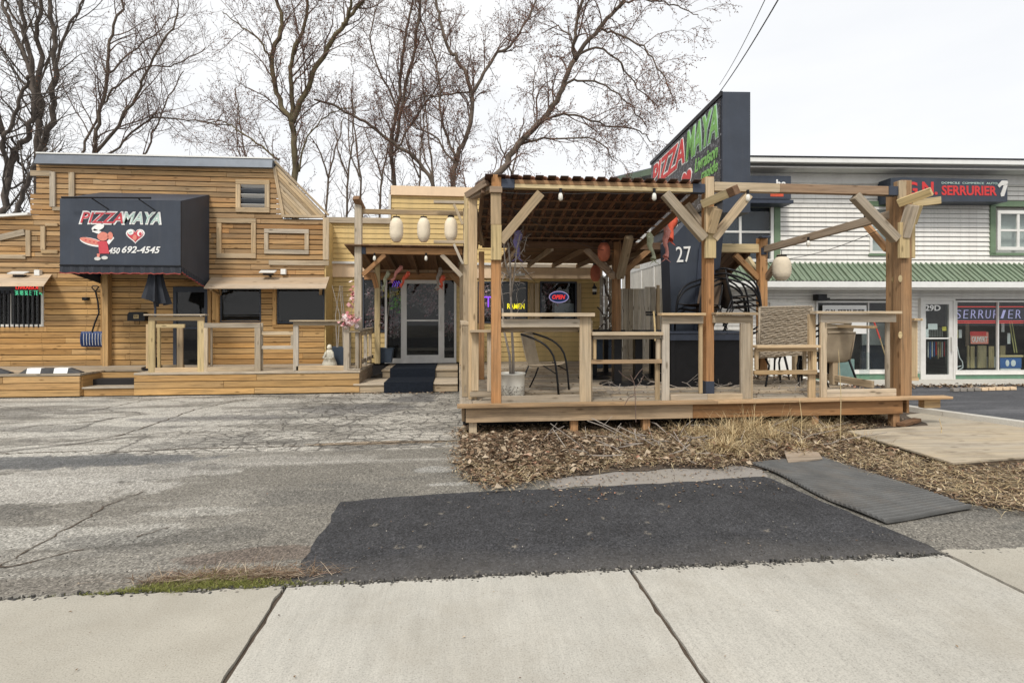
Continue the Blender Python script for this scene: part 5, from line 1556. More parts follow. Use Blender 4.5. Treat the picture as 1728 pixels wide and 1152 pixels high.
# lean-to at the back of the deck
rc = thing('rear_canopy', 'low board roof between the pergola and the yellow building', 'canopy', (2, 10, DZ))
zc1 = 2.62
for i in range(22):
    u0 = i / 22; y0 = 9.78 + 3.4 * u0; zz = 2.87
    beam('roof_board', (.95, y0, zz), (4.6, y0, zz), .150, .022, M['roofboard'], rc)
for i in range(6):
    x = 1.1 + i * .62
    beam('rafter', (x, 9.72, 2.80), (x, 13.2, 2.80), .05, .10, M['oldbeam'], rc)
boxo('wall_plate', .9, 4.6, 13.2, 13.26, 2.76, 2.85, M['graywood'], rc)
boxo('canopy_post', 4.05, 4.15, 12.6, 12.7, DZ, 2.74, M['cedar'], rc)
rc2 = thing('tilted_canopy', 'dark board roof tilted down behind the right rear pergola post', 'canopy', (5, 10, DZ))
for i in range(9):
    x = 4.35 + i * .15
    beam('roof_board', (x, 9.75, 2.86), (x + .1, 10.9, 2.45), .138, .03, M['roofboard'], rc2)
for i in range(3): beam('rafter', (4.4 + i * .58, 9.75, 2.78), (4.5 + i * .58, 10.9, 2.37), .05, .1, M['roofboard'], rc2)
boxo('end_board', 4.3, 5.75, 10.9, 10.93, 2.33, 2.47, M['oldbeam'], rc2)

# railings of the pergola deck
GP = 'railings round the pergola deck'
YV = 6.93
railing('tall railing frame before the sling chair with two top boards', YV, [
    (846, 528, 1001, 534, 'cap_board', .0), (846, 538, 978, 552, 'rail_board', 0, 'graywood'), (847, 553, 978, 560.5, 'rail_board', .12, 'trim'),
    (978, 534.5, 997, 683, 'stile', 0, 'tanpost'), (997.3, 540, 1001, 683, 'stile', .06, 'tanpost'), (846, 667, 978, 682.5, 'rail_board', 0, 'graywood')], group=GP)
railing('low two rail link with peeling cap before the black tables', YV + .03, [
    (997, 560, 1115, 565.5, 'cap_board', .0, 'trim'), (1001, 566.3, 1114, 572), (1001, 572.3, 1006, 606, 'stile', 0, 'tanpost'), (1107, 572.3, 1114, 606, 'stile', 0, 'tanpost'), (996, 606.3, 1115, 613, 'rail_board', -.03, 'rim'),
    (1108, 613.3, 1115, 676, 'stile', .05, 'tanpost')], group=GP)
railing('left half of the tall railing frame at the centre post', YV, [
    (1112, 528, 1186, 532.5, 'cap_board', 0, 'trim'), (1117, 533, 1186, 546), (1117, 546.3, 1129, 677, 'stile'), (1181, 546.3, 1186.5, 664, 'stile', .03, 'tanpost'),
    (1129.3, 664, 1190, 677, 'rail_board', -.05)], group=GP)
railing('right half of the tall railing frame between centre post and wicker chair', YV, [
    (1203, 527, 1273, 531.5, 'cap_board', 0, 'trim'), (1203, 532, 1268, 545), (1249, 545.3, 1266, 676, 'stile'), (1269, 532, 1273, 676, 'stile', .05, 'tanpost'), (1190.3, 663, 1249, 676, 'rail_board', -.05)], group=GP)
railing('low two rail link in front of the woven wicker chair', YV + .03, [
    (1271, 582, 1378, 586.5, 'cap_board', 0, 'trim'), (1274, 587, 1377, 592.5, 'rail_board', 0, 'tanpost'), (1274, 592.8, 1279, 624, 'stile', 0, 'tanpost'), (1370, 592.8, 1377, 624, 'stile', 0, 'tanpost'), (1272, 624.3, 1378, 631.5, 'rail_board', 0, 'trim'),
    (1363, 592.8, 1368, 624, 'stile', .1, 'tanpost')], group=GP)
railing('tall railing frame at the right end before the stacked sling chairs', YV, [
    (1371, 525, 1513, 529.5, 'cap_board', 0, 'trim'), (1383, 530, 1511, 543.5), (1384, 543.8, 1394, 673, 'stile', 0, 'graywood'), (1371, 530, 1382.5, 674, 'stile', .09, 'tanpost'), (1394.3, 656, 1511, 669, 'rail_board', 0, 'graywood'),
    (1504, 543.8, 1510, 656, 'stile', .1, 'graywood')], group=GP)
railing('narrow side railing frame between the two left pergola posts', 7.22, [
    (793, 556.5, 829, 560.5, 'cap_board', 0, 'graywood'), (822, 561, 829, 660, 'stile'), (796, 561, 808, 660, 'stile', .04, 'tanpost'), (793, 661, 829, 669, 'rail_board', 0, 'graywood')], group=GP)
railing('stout little railing frame at the far right corner post', 7.25, [
    (1534, 537, 1548, 541, 'cap_board', 0, 'tanpost'), (1536, 541.3, 1547, 636, 'stile', 0, 'tanpost'), (1534, 636.3, 1549, 642, 'rail_board', 0, 'trim')], group=GP)
t = thing('timber_railing', 'long side railing receding along the left edge of the pergola deck', 'railing', (.08, 9, DZ), group=GP)
boxo('cap_board', .03, .15, 7.5, 11.1, 1.42, 1.46, M['graywood'], t)
boxo('rail_board', .07, .11, 7.5, 11.1, 1.28, 1.40, M['graywood'], t); boxo('rail_board', .07, .11, 7.5, 11.1, DZ + .06, DZ + .18, M['graywood'], t)
for y in (7.5, 8.3, 9.1, 9.9, 10.7, 11.05): boxo('stile', .045, .135, y, y + .07, DZ + .006, 1.41, M['tanpost'], t)
t = thing('timber_railing', 'right side railing receding from the corner post of the pergola deck', 'railing', (6.2, 8.3, DZ), group=GP)
boxo('cap_board', 6.1, 6.24, 7.4, 9.3, 1.36, 1.40, M['trim'], t); boxo('rail_board', 6.15, 6.19, 7.4, 9.3, DZ + .06, DZ + .17, M['graywood'], t)
for y in (8.2, 9.2): boxo('stile', 6.12, 6.22, y, y + .09, DZ + .006, 1.355, M['tanpost'], t)

# ---------------- furniture
def slingchair(label, loc, rotz, m='sling', group=None, tilt=None):
    t = thing('sling_chair', label, 'chair', loc, rotz, group, local=True)
    for s_ in (-1, 1):
        y = s_ * .27
        P = smooth([V(q) for q in ((.31, y, .0), (.28, y, .32), (.23, y, .56), (.11, y, .71), (-.06, y, .80), (-.28, y * .92, .865))], 2)
        Q = P
        MB().tube(Q, .017, 6).build('arm_frame', M['blackmetal'], t, True)
        MB().tube([(-.28, y * .92, .86), (-.23, y * .92, .62), (-.17, y * .92, .40), (.25, y * .92, .43)], .011, 6).build('seat_frame', M['sling' if m == 'sling' else 'blackmetal'], t, True)
        MB().tube([(-.16, y * .94, .40), (-.24, y, .2), (-.34, y, 0)], .013, 6).build('leg', M['blackmetal'], t, True)
        MB().tube([(.05, y * .9, .42), (.27, y, .30)], .010, 5).build('stay', M['blackmetal'], t, True)
    b = MB(); rows = []
    prof = [(.27, .425), (.18, .415), (.0, .385), (-.13, .385), (-.17, .42), (-.20, .56), (-.24, .72), (-.285, .865)]
    for x, z in prof: rows.append([(x, -.235 + .47 * k / 4, z - .012 * sin(pi * k / 4)) for k in range(5)])
    for off in (0, -.006):
        i0 = len(b.v)
        for r_ in rows: b.v += [(x + (-off if x < -.15 else 0) * -1, y, z + off) for x, y, z in r_]
        for i in range(len(rows) - 1):
            for k in range(4):
                q = (i0 + i * 5 + k, i0 + i * 5 + k + 1, i0 + (i + 1) * 5 + k + 1, i0 + (i + 1) * 5 + k)
                b.f.append(q if off == 0 else q[::-1])
    b.build('sling', M[m], t, True)
    MB().tube([(-.285, -.25, .868), (-.30, 0, .878), (-.285, .25, .868)], .016, 6).build('top_rail', M['sling' if m == 'sling' else 'blackmetal'], t, True)
    return t
p = atz(918, 664, DZ)
ch0 = slingchair('single tan sling chair facing right in the left bay of the pergola', (p.x + .05, p.y + .28, DZ), radians(-28))
GS = 'stacked sling chairs at the right end of the deck'
p = atz(1420, 652, DZ)
for k in range(3):
    copytree(ch0, (p.x - .02 * k, p.y + .3 + .02 * k, DZ + .075 * k), radians(92), ('bottom chair of the sling chair stack by the broomstick', 'middle chair of the sling chair stack by the broomstick', 'topmost chair of the sling chair stack by the broomstick')[k])['group'] = GS
p = atz(1345, 648, DZ)
for k in range(2):
    c = copytree(ch0, (p.x + .06, p.y + 1.0, DZ + .08 * k), radians(80), ('lower of two sling chairs behind the wicker chair', 'upper of two sling chairs behind the wicker chair')[k])
def darkchair(loc, rz, label):
    t = slingchair(label, loc, rz, 'slingdark', 'dark sling chairs piled on the bar table')
    return t
# bar table
t = thing('bar_table', 'long black bar table under the piled dark chairs', 'table', (4.0, 8.4, DZ))
p, q = at(1126, 561, 8.25), at(1268, 561, 8.25)
zt = 1.30
boxo('table_top', p.x, q.x, 8.15, 9.0, zt - .03, zt, M['bracket'], t); boxo('apron', p.x + .02, q.x - .02, 8.17, 8.2, zt - .14, zt - .032, M['bracket'], t)
for x in (p.x + .3, q.x - .35): boxo('front_panel', x - .28, x + .25, 8.24, 8.27, DZ, zt - .142, M['blackmetal'], t)
for x in (p.x + .04, q.x - .1):
    for y in (8.2, 8.9): boxo('leg', x, x + .07, y, y + .07, DZ, zt - .142, M['blackmetal'], t)
boxo('back_panel', p.x + .1, q.x - .1, 8.94, 8.97, DZ, zt - .142, M['blackmetal'], t)
xt = at(1245, 520, 8.6).x
d1 = darkchair((xt, 8.62, zt), radians(-6), 'dark brown sling chair standing lowest on the bar table')
for k, (dx, dz, rz_) in enumerate(((-.02, .085, -4), (.0, .17, -9))):
    c = copytree(d1, (xt + dx, 8.62, zt + dz), radians(rz_), ('second dark sling chair nested on the bar table', 'topmost dark sling chair nested on the bar table')[k])
for k in range(2): copytree(d1, (xt - .62, 8.7, zt - .05 + .08 * k), radians(200), ('dark sling chair behind the centre post on the bar table', 'dark sling chair nested above the one behind the centre post')[k])
# pedestal tables
def ptable(px, D, label, w=.13, top=.34):
    p = atd(px, 600, D)
    t = thing('pedestal_table', label, 'table', (p.x, p.y, DZ), group='black pedestal tables')
    boxo('pedestal', p.x - w / 2, p.x + w / 2, p.y - w / 2, p.y + w / 2, DZ + .05, 1.25, M['blackmetal'], t)
    boxo('table_top', p.x - top, p.x + top, p.y - top, p.y + top, 1.25, 1.285, M['blackmetal'], t)
    MB().lathe([(.30, 0), (.29, .015), (.12, .05)], 16, (p.x, p.y, DZ + .002)).build('base_plate', M['blackmetal'], t)
ptable(1041, 8.9, 'black pedestal table with the thickest foot beside the tall frame'); ptable(1076, 9.0, 'black pedestal table in the middle of the low link')
ptable(1022, 10.4, 'slim black pedestal table furthest back behind the low link', .09, .3); ptable(1101, 10.0, 'black pedestal table nearest the centre frame', .1, .3); ptable(1002, 9.8, 'black pedestal table half hidden by the tall frame stile', .1, .25)
p = at(1012, 600, 11.6)
t = thing('storage_box', 'low black storage box behind the pedestal tables', 'box', (p.x, 11.6, DZ))
boxo('box_body', p.x - .3, p.x + .35, 11.4, 11.9, DZ, 1.0, M['navypot'], t); boxo('box_lid', p.x - .32, p.x + .37, 11.37, 11.93, 1.002, 1.05, M['bracket'], t)
# wicker chair
YK = 8.05
p, q = at(1283, 520, YK), at(1370, 520, YK)
t = thing('wicker_chair', 'high backed woven wicker chair with its back to the street', 'chair', ((p.x + q.x) / 2, YK, DZ))
zt_, zb_ = p.z, at(1320, 600, YK).z
MB().prism([(p.x, YK + .03, zb_), (q.x, YK + .03, zb_ + .02), (q.x, YK + .0, zt_ + .01), (p.x, YK, zt_)], (0, .03, 0)).build('back_core', M['wicker'], t)
b = MB(); nr = 25
for i in range(nr):
    z0 = zb_ + (zt_ - zb_) * (i + .5) / nr; amp = .005; bold = .019 if i % 3 else .012
    pts = []
    for k in range(31):
        u = k / 30
        pts.append((p.x + (q.x - p.x) * u, YK - .008 + .012 * sin(k * 1.57 + i * 1.57), z0 + .045 * u * (1 if i > 3 else .3) - .02 + amp * sin(k * .9 + i * 2.1)))
    b.tube(pts, bold * .62, 4)
b.build('woven_strands', M['wicker'], t, True)
b = MB()
for x in (p.x - .012, q.x + .012): b.tube([(x, YK + .02, zb_ - .02), (x, YK, zt_ + .02)], .018, 6)
b.tube([(p.x, YK, zt_ + .012), (q.x, YK, zt_ + .03)], .018, 6); b.build('back_frame', M['wicker'], t, True)
MB().prism([(p.x, YK + .07, zb_ - .05), (q.x, YK + .07, zb_ + .02), (q.x, YK + .65, zb_ + .02), (p.x, YK + .65, zb_ - .05)], (0, 0, .05)).build('seat', M['wicker'], t)
for x, y in ((p.x + .15, YK + .1), (q.x - .15, YK + .1), (p.x + .15, YK + .6), (q.x - .15, YK + .6)):
    MB().tube([(x, y, DZ), (x + (.06 if x < 5.3 else -.03), y, .75), (x, y, zb_ - .05)], .016, 6).build('leg', M['blackmetal'], t)
# bucket with a dead sapling
p = atz(866, 669, DZ); p.y += .12
t = thing('bucket_planter', 'white bucket planter with pebble pattern holding a dead sapling', 'planter', (p.x, p.y, DZ))
MB().lathe([(.155, 0), (.165, .02), (.175, .17), (.180, .30), (.19, .305), (.19, .325), (.165, .325), (.16, .27)], 24, (p.x, p.y, DZ)).build('bucket', M['potwhite'], t, True)
b = MB()
for i in range(330):
    a = random.uniform(pi * .9, 2.1 * pi); z = DZ + random.uniform(.01, .15); r_ = .172; s_ = random.uniform(.006, .012)
    c = V((p.x + cos(a) * r_, p.y + sin(a) * r_, z)); u = V((-sin(a), cos(a), 0)) * s_; w_ = V((0, 0, s_ * .8)); o_ = V((cos(a), sin(a), 0)) * .006
    b.v += [tuple(c - u), tuple(c - w_), tuple(c + u), tuple(c + w_), tuple(c + o_)]
    i0 = len(b.v) - 5; b.f += [(i0, i0 + 1, i0 + 4), (i0 + 1, i0 + 2, i0 + 4), (i0 + 2, i0 + 3, i0 + 4), (i0 + 3, i0, i0 + 4)]
o = b.build('pebble_coat', M['pebble'], t); tag(o, kind='stuff')
MB().lathe([(.16, 0), (.16, .01)], 16, (p.x, p.y, DZ + .28)).build('potting_soil', M['soil'], t)
sp_ = thing('dead_sapling', 'leafless grey sapling growing up from the white bucket', 'sapling', (p.x, p.y, DZ + .29))
b = MB()
Yp = p.y
for L, r_ in (([(862, 645), (860, 600), (851, 560), (848, 520)], .02), ([(866, 645), (866, 600), (864, 560), (862, 500), (861, 450), (858, 410)], .022),
              ([(862, 500), (868, 460), (872, 420), (878, 395)], .013), ([(861, 470), (852, 440), (850, 412)], .012), ([(868, 462), (882, 450), (892, 462)], .008),
              ([(870, 440), (884, 420), (889, 400)], .008), ([(850, 520), (845, 480), (852, 462)], .009), ([(862, 470), (845, 458), (838, 470)], .008), ([(872, 425), (862, 408), (862, 396)], .007),
              ([(864, 545), (876, 520), (886, 505)], .008)):
    P = [at(x, y, Yp + random.uniform(-.04, .04)) for x, y in L]
    b.tube(P, [r_ * (1 - .5 * i / len(P)) for i in range(len(P))], 6)
b.build('stems', M['graytwig'], sp_, True)
b = MB()
for i in range(70):
    c = at(random.uniform(846, 886), random.uniform(398, 500), Yp); d_ = V((random.gauss(0, 1), random.gauss(0, .6), random.gauss(.3, .8))).normalized() * random.uniform(.08, .25)
    b.tube([c, c + d_ * .5 + V((0, 0, .01)), c + d_], .003, 3)
o = b.build('twigs', M['graytwig'], sp_)
# twigs and leaf trash fallen on the deck
def sticks(label, boxes, n, z=DZ, L=(.15, .5), m='graytwig'):
    t = None; b = MB()
    for i in range(n):
        px0, py0, px1, py1 = random.choice(boxes)
        c = atz(random.uniform(px0, px1), random.uniform(py0, py1), z); a = random.uniform(0, 6.3); l_ = random.uniform(*L); e = random.uniform(0, .5)
        d_ = V((cos(a), sin(a), e)).normalized() * l_
        k = c + d_ * .5 + V((random.gauss(0, .03), random.gauss(0, .03), random.uniform(0, .04)))
        b.tube([c + V((0, 0, .008)), k, c + d_ + V((0, 0, .008))], random.uniform(.003, .008), 4)
        if random.random() < .5: b.tube([k, k + V((random.gauss(0, .08), random.gauss(0, .05), random.uniform(.02, .15)))], .003, 3)
    o = b.build('fallen_sticks', M[m]); tag(o, label, 'sticks', kind='stuff')
sticks('fallen dead sticks on the deck boards and under the tables', [(1000, 640, 1110, 668), (1140, 640, 1185, 660), (1205, 640, 1245, 660), (1300, 640, 1370, 660)], 60)
sticks('pale bare twigs lying across the leaf bed before the deck', [(900, 740, 1200, 770), (1000, 715, 1300, 760), (1280, 700, 1420, 760)], 60, 0.03, (.15, .6))
# upright twig before the low link
t = thing('dead_weed', 'thin branching dead weed standing before the low link railing', 'weed', atz(1073, 712, .03))
b = MB(); Yw = 6.62
for L in ([(1073, 712), (1072, 670), (1070, 645), (1064, 632)], [(1070, 645), (1050, 632), (1044, 625)], [(1070, 640), (1078, 628), (1084, 622)], [(1072, 665), (1060, 672), (1054, 684)], [(1071, 655), (1080, 645), (1086, 634)]):
    b.tube([at(x, y, Yw) for x, y in L], .005, 4)
b.build('stem', M['twig'], t)
p = at(1103, 560, 8.0)
t = thing('broom', 'pale broom handle leaning by the fence behind the centre frame', 'broom', (p.x, 8.0, DZ))
MB().tube([at(1106, 575, 8.0), at(1105, 550, 8.0), at(1103, 525, 8.05)], .014, 6).build('handle', M['yellowpost'], t)
MB().tube([at(1090, 531, 8.05), at(1115, 531, 8.05)], .016, 5).build('head', M['blackmetal'], t)

# string lights under the beams
def bulb(px, py, Y, label):
    p = at(px, py, Y); t = thing('string_light_bulb', label, 'light bulb', (p.x, Y, p.z), group='bulbs hung under the pergola and porch beams')
    MB().lathe([(.012, .0), (.032, .02), (.03, .07), (.018, .10)], 8, (p.x, Y, p.z - .06)).build('bulb_glass', M['bulb'], t, True)
    MB().lathe([(.02, 0), (.02, .06)], 8, (p.x, Y, p.z + .04)).build('socket', M['blackmetal'], t)
bulb(946, 331, 6.92, 'bulb under the front beam nearest the left brace'); bulb(1104, 331, 6.92, 'bulb under the front beam beside the centre left brace')
bulb(1262, 333, 6.9, 'bulb at the head of the right centre brace'); bulb(1460, 372, 7.7, 'bulb under the sloping side beam'); bulb(1364, 410, 8.4, 'bulb lowest on the sloping side beam')
bulb(632, 435, 11.1, 'bulb under the porch beam near the left brace'); bulb(719, 435, 11.1, 'bulb under the middle of the porch beam')
def cord(label, A, B_, sag, r_=.005):
    t = thing('hanging_cord', label, 'cord', A)
    MB().tube([A.lerp(B_, i / 14) - V((0, 0, sag * 4 * (i / 14) * (1 - i / 14))) for i in range(15)], r_, 4).build('cord', M['rope'], t)
cord('thin cord sagging inside the pergola from left post to the rear post', at(846, 340, 7.05), at(1036, 425, 9.5), .12)
cord('thin cord sagging below the side beam towards the white building', at(1500, 380, 7.2), at(1292, 440, 9.5), .12)
cord('thin cord between the porch post and the first lantern', at(611, 365, 11.2), at(665, 352, 11.24), .05)
cord('thin cord hanging over the peach fascia above the RAMEN window', at(880, 450, 12.9), at(906, 478, 13.2), .02)
t = thing('string_light_cable', 'thin dark cable of the string lights under the pergola front beam', 'cable', at(1000, 326, 6.92))
b = MB(); P = []
for i in range(25):
    px = 847 + (1186 - 847) * i / 24; P.append(at(px, 324.5 + 2.5 * abs(sin(i * .55)), 6.925))
b.tube(P, .005, 4); b.build('cable', M['rope'], t)

# fence, wrapped branch, white shed side behind the deck
fc = thing('board_fence', 'weathered vertical board fence with a gate behind the deck', 'fence', (3.6, 12.6, 0))
YN = 12.6
x0, x1 = at(1041, 550, YN).x, at(1124, 550, YN).x
n = 9; w_ = (x1 - x0) / n
for i in range(n):
    top = at(1041 + (i + .5) * 83 / n, 487 if i not in (5, 6) else 484, YN).z
    boxo('fence_board', x0 + i * w_ + .004, x0 + (i + 1) * w_ - .004, YN - .02, YN, .1, top, M['fence'], fc)
for i in range(4):
    xx = at(1012 + i * 7.4, 550, 13.0).x
    boxo('fence_board', xx, xx + .10, 12.98, 13.0, .1, at(1012, 466, 13.0).z, M['creamwall'] if i % 2 else M['fence'], fc)
for z in (.7, 1.7): boxo('fence_rail', x0, x1, YN + .001, YN + .04, z, z + .09, M['fence'], fc)
boxo('fence_post', x1 - .02, x1 + .09, YN - .06, YN + .05, 0, 2.35, M['tanpost'], fc); boxo('fence_post', at(1107, 500, YN).x, at(1110, 500, YN).x + .03, YN - .05, YN - .021, .1, 2.3, M['tanpost'], fc)
boxo('gate_latch', at(1097, 527, YN).x - .12, at(1097, 527, YN).x + .1, YN - .045, YN - .021, 1.62, 1.66, M['blackmetal'], fc)
t = thing('wrapped_branch', 'upright twisted branch wrapped in string lights by the rear pergola post', 'branch', at(1022, 600, 11.5))
b = MB()
for L, r_ in (([(1022, 620), (1023, 560), (1021, 535), (1030, 510), (1022, 490), (1020, 470), (1030, 458)], .035), ([(1021, 535), (1012, 522), (1008, 518)], .022), ([(1022, 560), (1032, 552), (1028, 540)], .02), ([(1020, 545), (1010, 555), (1014, 590)], .02), ([(1024, 540), (1036, 522)], .016)):
    b.tube([at(x, y, 11.5) for x, y in L], [r_ * (1 - .4 * i / len(L)) for i in range(len(L))], 6)
b.build('branch', M['barkdark'], t, True)
b = MB()
for i in range(60):
    c = at(1022 + random.gauss(0, 5), random.uniform(465, 590), 11.42); b.box(c.x - .012, c.x + .012, 11.4, 11.424, c.z - .015, c.z + .015)
o = b.build('fairy_lights', M['bulb'], t); tag(o, kind='stuff')

# ================================================================== SHOP SIGN PYLON
py_ = thing('pylon_sign', 'tall black pylon with house number 27 carrying the slanted PIZZA MAYA sign box', 'sign', (4.0, 9.8, 0))
Yy = 9.15
pts = [(1137, 655), (1128.5, 408), (1166, 367), (1224, 367), (1193, 655)]
PP = [at(x, y, Yy) for x, y in pts]
MB().prism(PP, (0, .4, 0)).build('pylon_body', M['charcoal'], py_)
PP = [at(x, y, Yy - .03) for x, y in [(1172, 655), (1172, 520), (1180, 420), (1206, 367), (1224, 367), (1193, 655)]]
MB().prism(PP, (0, .028, 0)).build('pylon_edge', M['bracket'], py_)
a, c = at(1141.5, 443, Yy), at(1166, 417, Yy)
text('house_number', '27', (a.x, Yy - .002, a.z), (1, 0, .12), c.x - a.x, c.z - a.z, M['bwhite'], py_, .01)
Nn, Ff = V((4.14, 8.03, 0)), V((4.41, 11.9, 0))
dn = (Ff - Nn).normalized(); dx_ = V((dn.y, -dn.x, 0)); Lb = (Ff - Nn).length
zs0, zs1 = 3.18, 5.08
b = MB().prism([Nn + V((0, 0, zs0)), Nn + dx_ * .44 + V((0, 0, zs0)), Ff + dx_ * .44 + V((0, 0, zs0)), Ff + V((0, 0, zs0))], (0, 0, zs1 - zs0))
b.build('sign_box', M['charcoal'], py_)
m_, n_, l_, p_ = newmat('graffiti_backing')
_o = n_.new('ShaderNodeNewGeometry').outputs['Position']
_v = voro(n_, l_, mapped(n_, l_, _o, (2, 5, 5)), 1.0, 'DISTANCE_TO_EDGE')
_w = noise(n_, l_, _o, 7, 3, .6, 2.5)
_m = math_(n_, l_, 'MULTIPLY', ramp(n_, l_, _v, [(.03, 1.0), (.06, 0.0)]), ramp(n_, l_, _w, [(.5, 0.0), (.6, 1.0)]))
_m2 = math_(n_, l_, 'MAXIMUM', _m, math_(n_, l_, 'MULTIPLY', ramp(n_, l_, noise(n_, l_, _o, 5, 5, .7, 3.0), [(.55, 0.0), (.58, 1.0), (.6, 1.0), (.63, 0.0)]), .6))
l_.new(mixc(n_, l_, _m2, (.008, .008, .012), (.25, .25, .28)), p_.inputs['Base Color']); p_.inputs['Roughness'].default_value = .4
M['graffiti'] = m_
def onside(s, z, push): return Nn + dn * s - dx_ * push + V((0, 0, z))
MB().prism([onside(.06, zs0 + .22, .0), onside(Lb - .05, zs0 + .22, .0), onside(Lb - .05, zs1 - .07, .0), onside(.06, zs1 - .07, .0)], -dx_ * .012).build('face_panel', M['graffiti'], py_)
for s0, s1, z0, z1 in ((0, Lb, zs1 - .06, zs1 + .012), (0, Lb, zs0 + .18, zs0 + .215)):
    MB().prism([onside(s0, z0, 0), onside(s1, z0, 0), onside(s1, z1, 0), onside(s0, z1, 0)], -dx_ * .03).build('edge_trim', M['blackmetal'], py_)
def st(s, s_near, s_far, z0, z1, m1, m2=None, shear=.25, bold=.02, k=0, slope=0.0):
    xd = -dn
    p = onside(s_far, z0, .014 + k * .004)
    if m2: text('lettering', s, p, xd, s_far - s_near, z1 - z0, M[m2], py_, .004, shear, bold + .05); p = onside(s_far - .025, z0 + .025, .022 + k * .004); 
    text('lettering', s, p, xd, s_far - s_near - (.05 if m2 else 0), z1 - z0 - (.05 if m2 else 0), M[m1], py_, .004, shear, bold)
st('PIZZA', 1.62, Lb - .12, 4.42, 4.95, 'red', 'bwhite'); st('MAYA', .12, 1.60, 4.40, 4.98, 'signgreen', 'mint')
st('Livraison', .16, 1.15, 4.10, 4.34, 'signgreen'); st('rapide', .16, .85, 3.82, 4.08, 'signgreen'); st('450', 1.7, 2.2, zs0 + .02, zs0 + .16, 'bwhite')
hp = heartpts(0, 0, .30, .24)
for k, (sc_, m) in enumerate(((1, 'bwhite'), (.86, 'red'))):
    P = [onside(1.55 - u * sc_, 4.08 - v * sc_, .014 + k * .006) for u, v in hp]
    MB().prism(P, -dx_ * .005).build('emblem_heart', M[m], py_)

# ================================================================== WHITE BUILDING (its own frame)
WA = radians(-3.46)
WO = V((11.47, 11.87, 0))
F2 = Frame(WO, WA)
wb = thing('white_shop_building', 'two storey white sided building with green roof skirt and shopfronts', 'building', WO, WA, local=True)
f2 = F2.at
def z2_(px, py, Y=0): return F2.at(px, py, Y).z
X0, X1 = -5.6, 9.0
zs_ = 4.95; zpt = z2_(1500, 446)
U1 = F2.rect(1208, 345, 1304, 442, 0); U2 = F2.rect(1466, 350, 1514, 428, 0); U3 = F2.rect(1671, 349, 1760, 428, 0)
GL = F2.rect(1375, 508, 1513, 626, 0); GD = F2.rect(1549, 503, 1607, 641, 0); GR_ = F2.rect(1609, 507, 1790, 627, 0); G0 = F2.rect(1298, 510, 1340, 641, 0)
wh = [U1, U2, U3, GL, GD, GR_, G0]
wallmesh(wb, 'wall', X0 + .05, X1, .03, .2, 0, zs_ + .1, wh, M['lightroom'])
clad(wb, X0 + .05, X1, zpt, zs_ + .1, .112, 0, wh, M['vinyl'], 'siding_board', joint=0, lap=.030, th=.008)
clad(wb, X0 + .05, X1, 0.02, zpt - .45, .092, 0, wh, M['vinyl'], 'siding_board', joint=0, lap=.014, th=.008)
zfl = z2_(1600, 505)
# left end wall with raking eave
yb_ = 8.2
MB().prism([(X0, -.01, 0), (X0, yb_, 0), (X0, yb_, 6.6), (X0, 0, zs_ + .15)], (.04, 0, 0)).build('end_wall', M['creamwall'], wb)
for k in range(22):
    z = 3.2 + k * .16
    y0 = max(0, (z - 4.95) / 1.65 * yb_)
    if y0 < yb_ - .3: beam('siding_board', (X0 - .012, y0, z), (X0 - .012, yb_, z), .012, .155, M['vinyl'], wb, up=V((-.06, 0, 1)), bev=0)
for y in (1.2, 2.6, 4.0, 5.4, 6.8): boxo('batten', X0 - .03, X0 - .001, y, y + .05, 0, 3.1, M['whitepaint'], wb)
MB().prism([(X0 - .35, -.55, 5.02), (X0 - .35, yb_, 6.77), (X0 - .35, yb_, 6.95), (X0 - .35, -.55, 5.2)], (.05, 0, 0)).build('rake_board', M['green'], wb)
MB().prism([(X0 - .34, -.56, 5.17), (X0 - .34, yb_, 6.97), (X0 - .34, yb_, 7.0), (X0 - .34, -.56, 5.2)], (X1 - X0 + .4, 0, 0)).build('roof', M['capmetal'], wb)
MB().prism([(X0 - .34, yb_, 6.97), (X0 - .34, 16, 5.2), (X0 - .34, 16, 5.23), (X0 - .34, yb_, 7.0)], (X1 - X0 + .4, 0, 0)).build('roof', M['capmetal'], wb)
boxo('gutter', X0 - .3, X1, -.62, -.5, 5.06, 5.17, M['white'], wb); boxo('roof_drip', X0 - .34, X1, -.64, -.5, 5.172, 5.20, M['blackmetal'], wb)
boxo('soffit', X0 - .3, X1, -.5, -.02, zs_ + .02, zs_ + .05, M['alu'], wb)
boxo('frieze_board', X0 + .05, X1, -.06, -.02, zs_ - .22, zs_ + .015, M['alu'], wb)
MB().box(X0 + .05, X1, 4.0, 4.05, 0, 5).box(X0 + .05, X1, .2, 4, 2.55, 2.6).box(X0 + .05, X0 + .1, .2, 4, 0, 5).box(X1 - .05, X1, .2, 4, 0, 5).box(X0 + .05, X1, .2, 4, .0, .05).build('room', M['lightroom'], wb)
# pent roof, corrugated
zg0, zg1 = z2_(1500, 475, -.55), zpt
b = MB(); n = int((X1 - X0) / .045)
for i in range(n + 1):
    x = X0 + (X1 - X0) * i / n; c_ = (.034 if (i // 1) % 2 else 0)
    b.v += [(x, -.56, zg0 + c_), (x, -.02, zg1 + c_)]
for i in range(n): b.f.append((i * 2, i * 2 + 2, i * 2 + 3, i * 2 + 1))
b.build('corrugated_roof', M['greenroof'], wb)
b = MB(); k_ = int((X1 - X0) / .13)
for i in range(k_):
    x = X0 + .05 + i * .13; b.bar((x, -.56, zg0 + .035), (x, -.03, zg1 + .035), .03, .04)
b.build('roof_ribs', M['greenroof'], wb)
MB().prism([(X0, -.55, zg0 - .02), (X0, -.0, zg1 - .02), (X0, 0, zg0 - .02)], (.02, 0, 0)).build('roof_cheek', M['vinyl'], wb)
boxo('gutter', X0, X1, -.64, -.54, zg0 - .14, zg0 - .005, M['white'], wb)
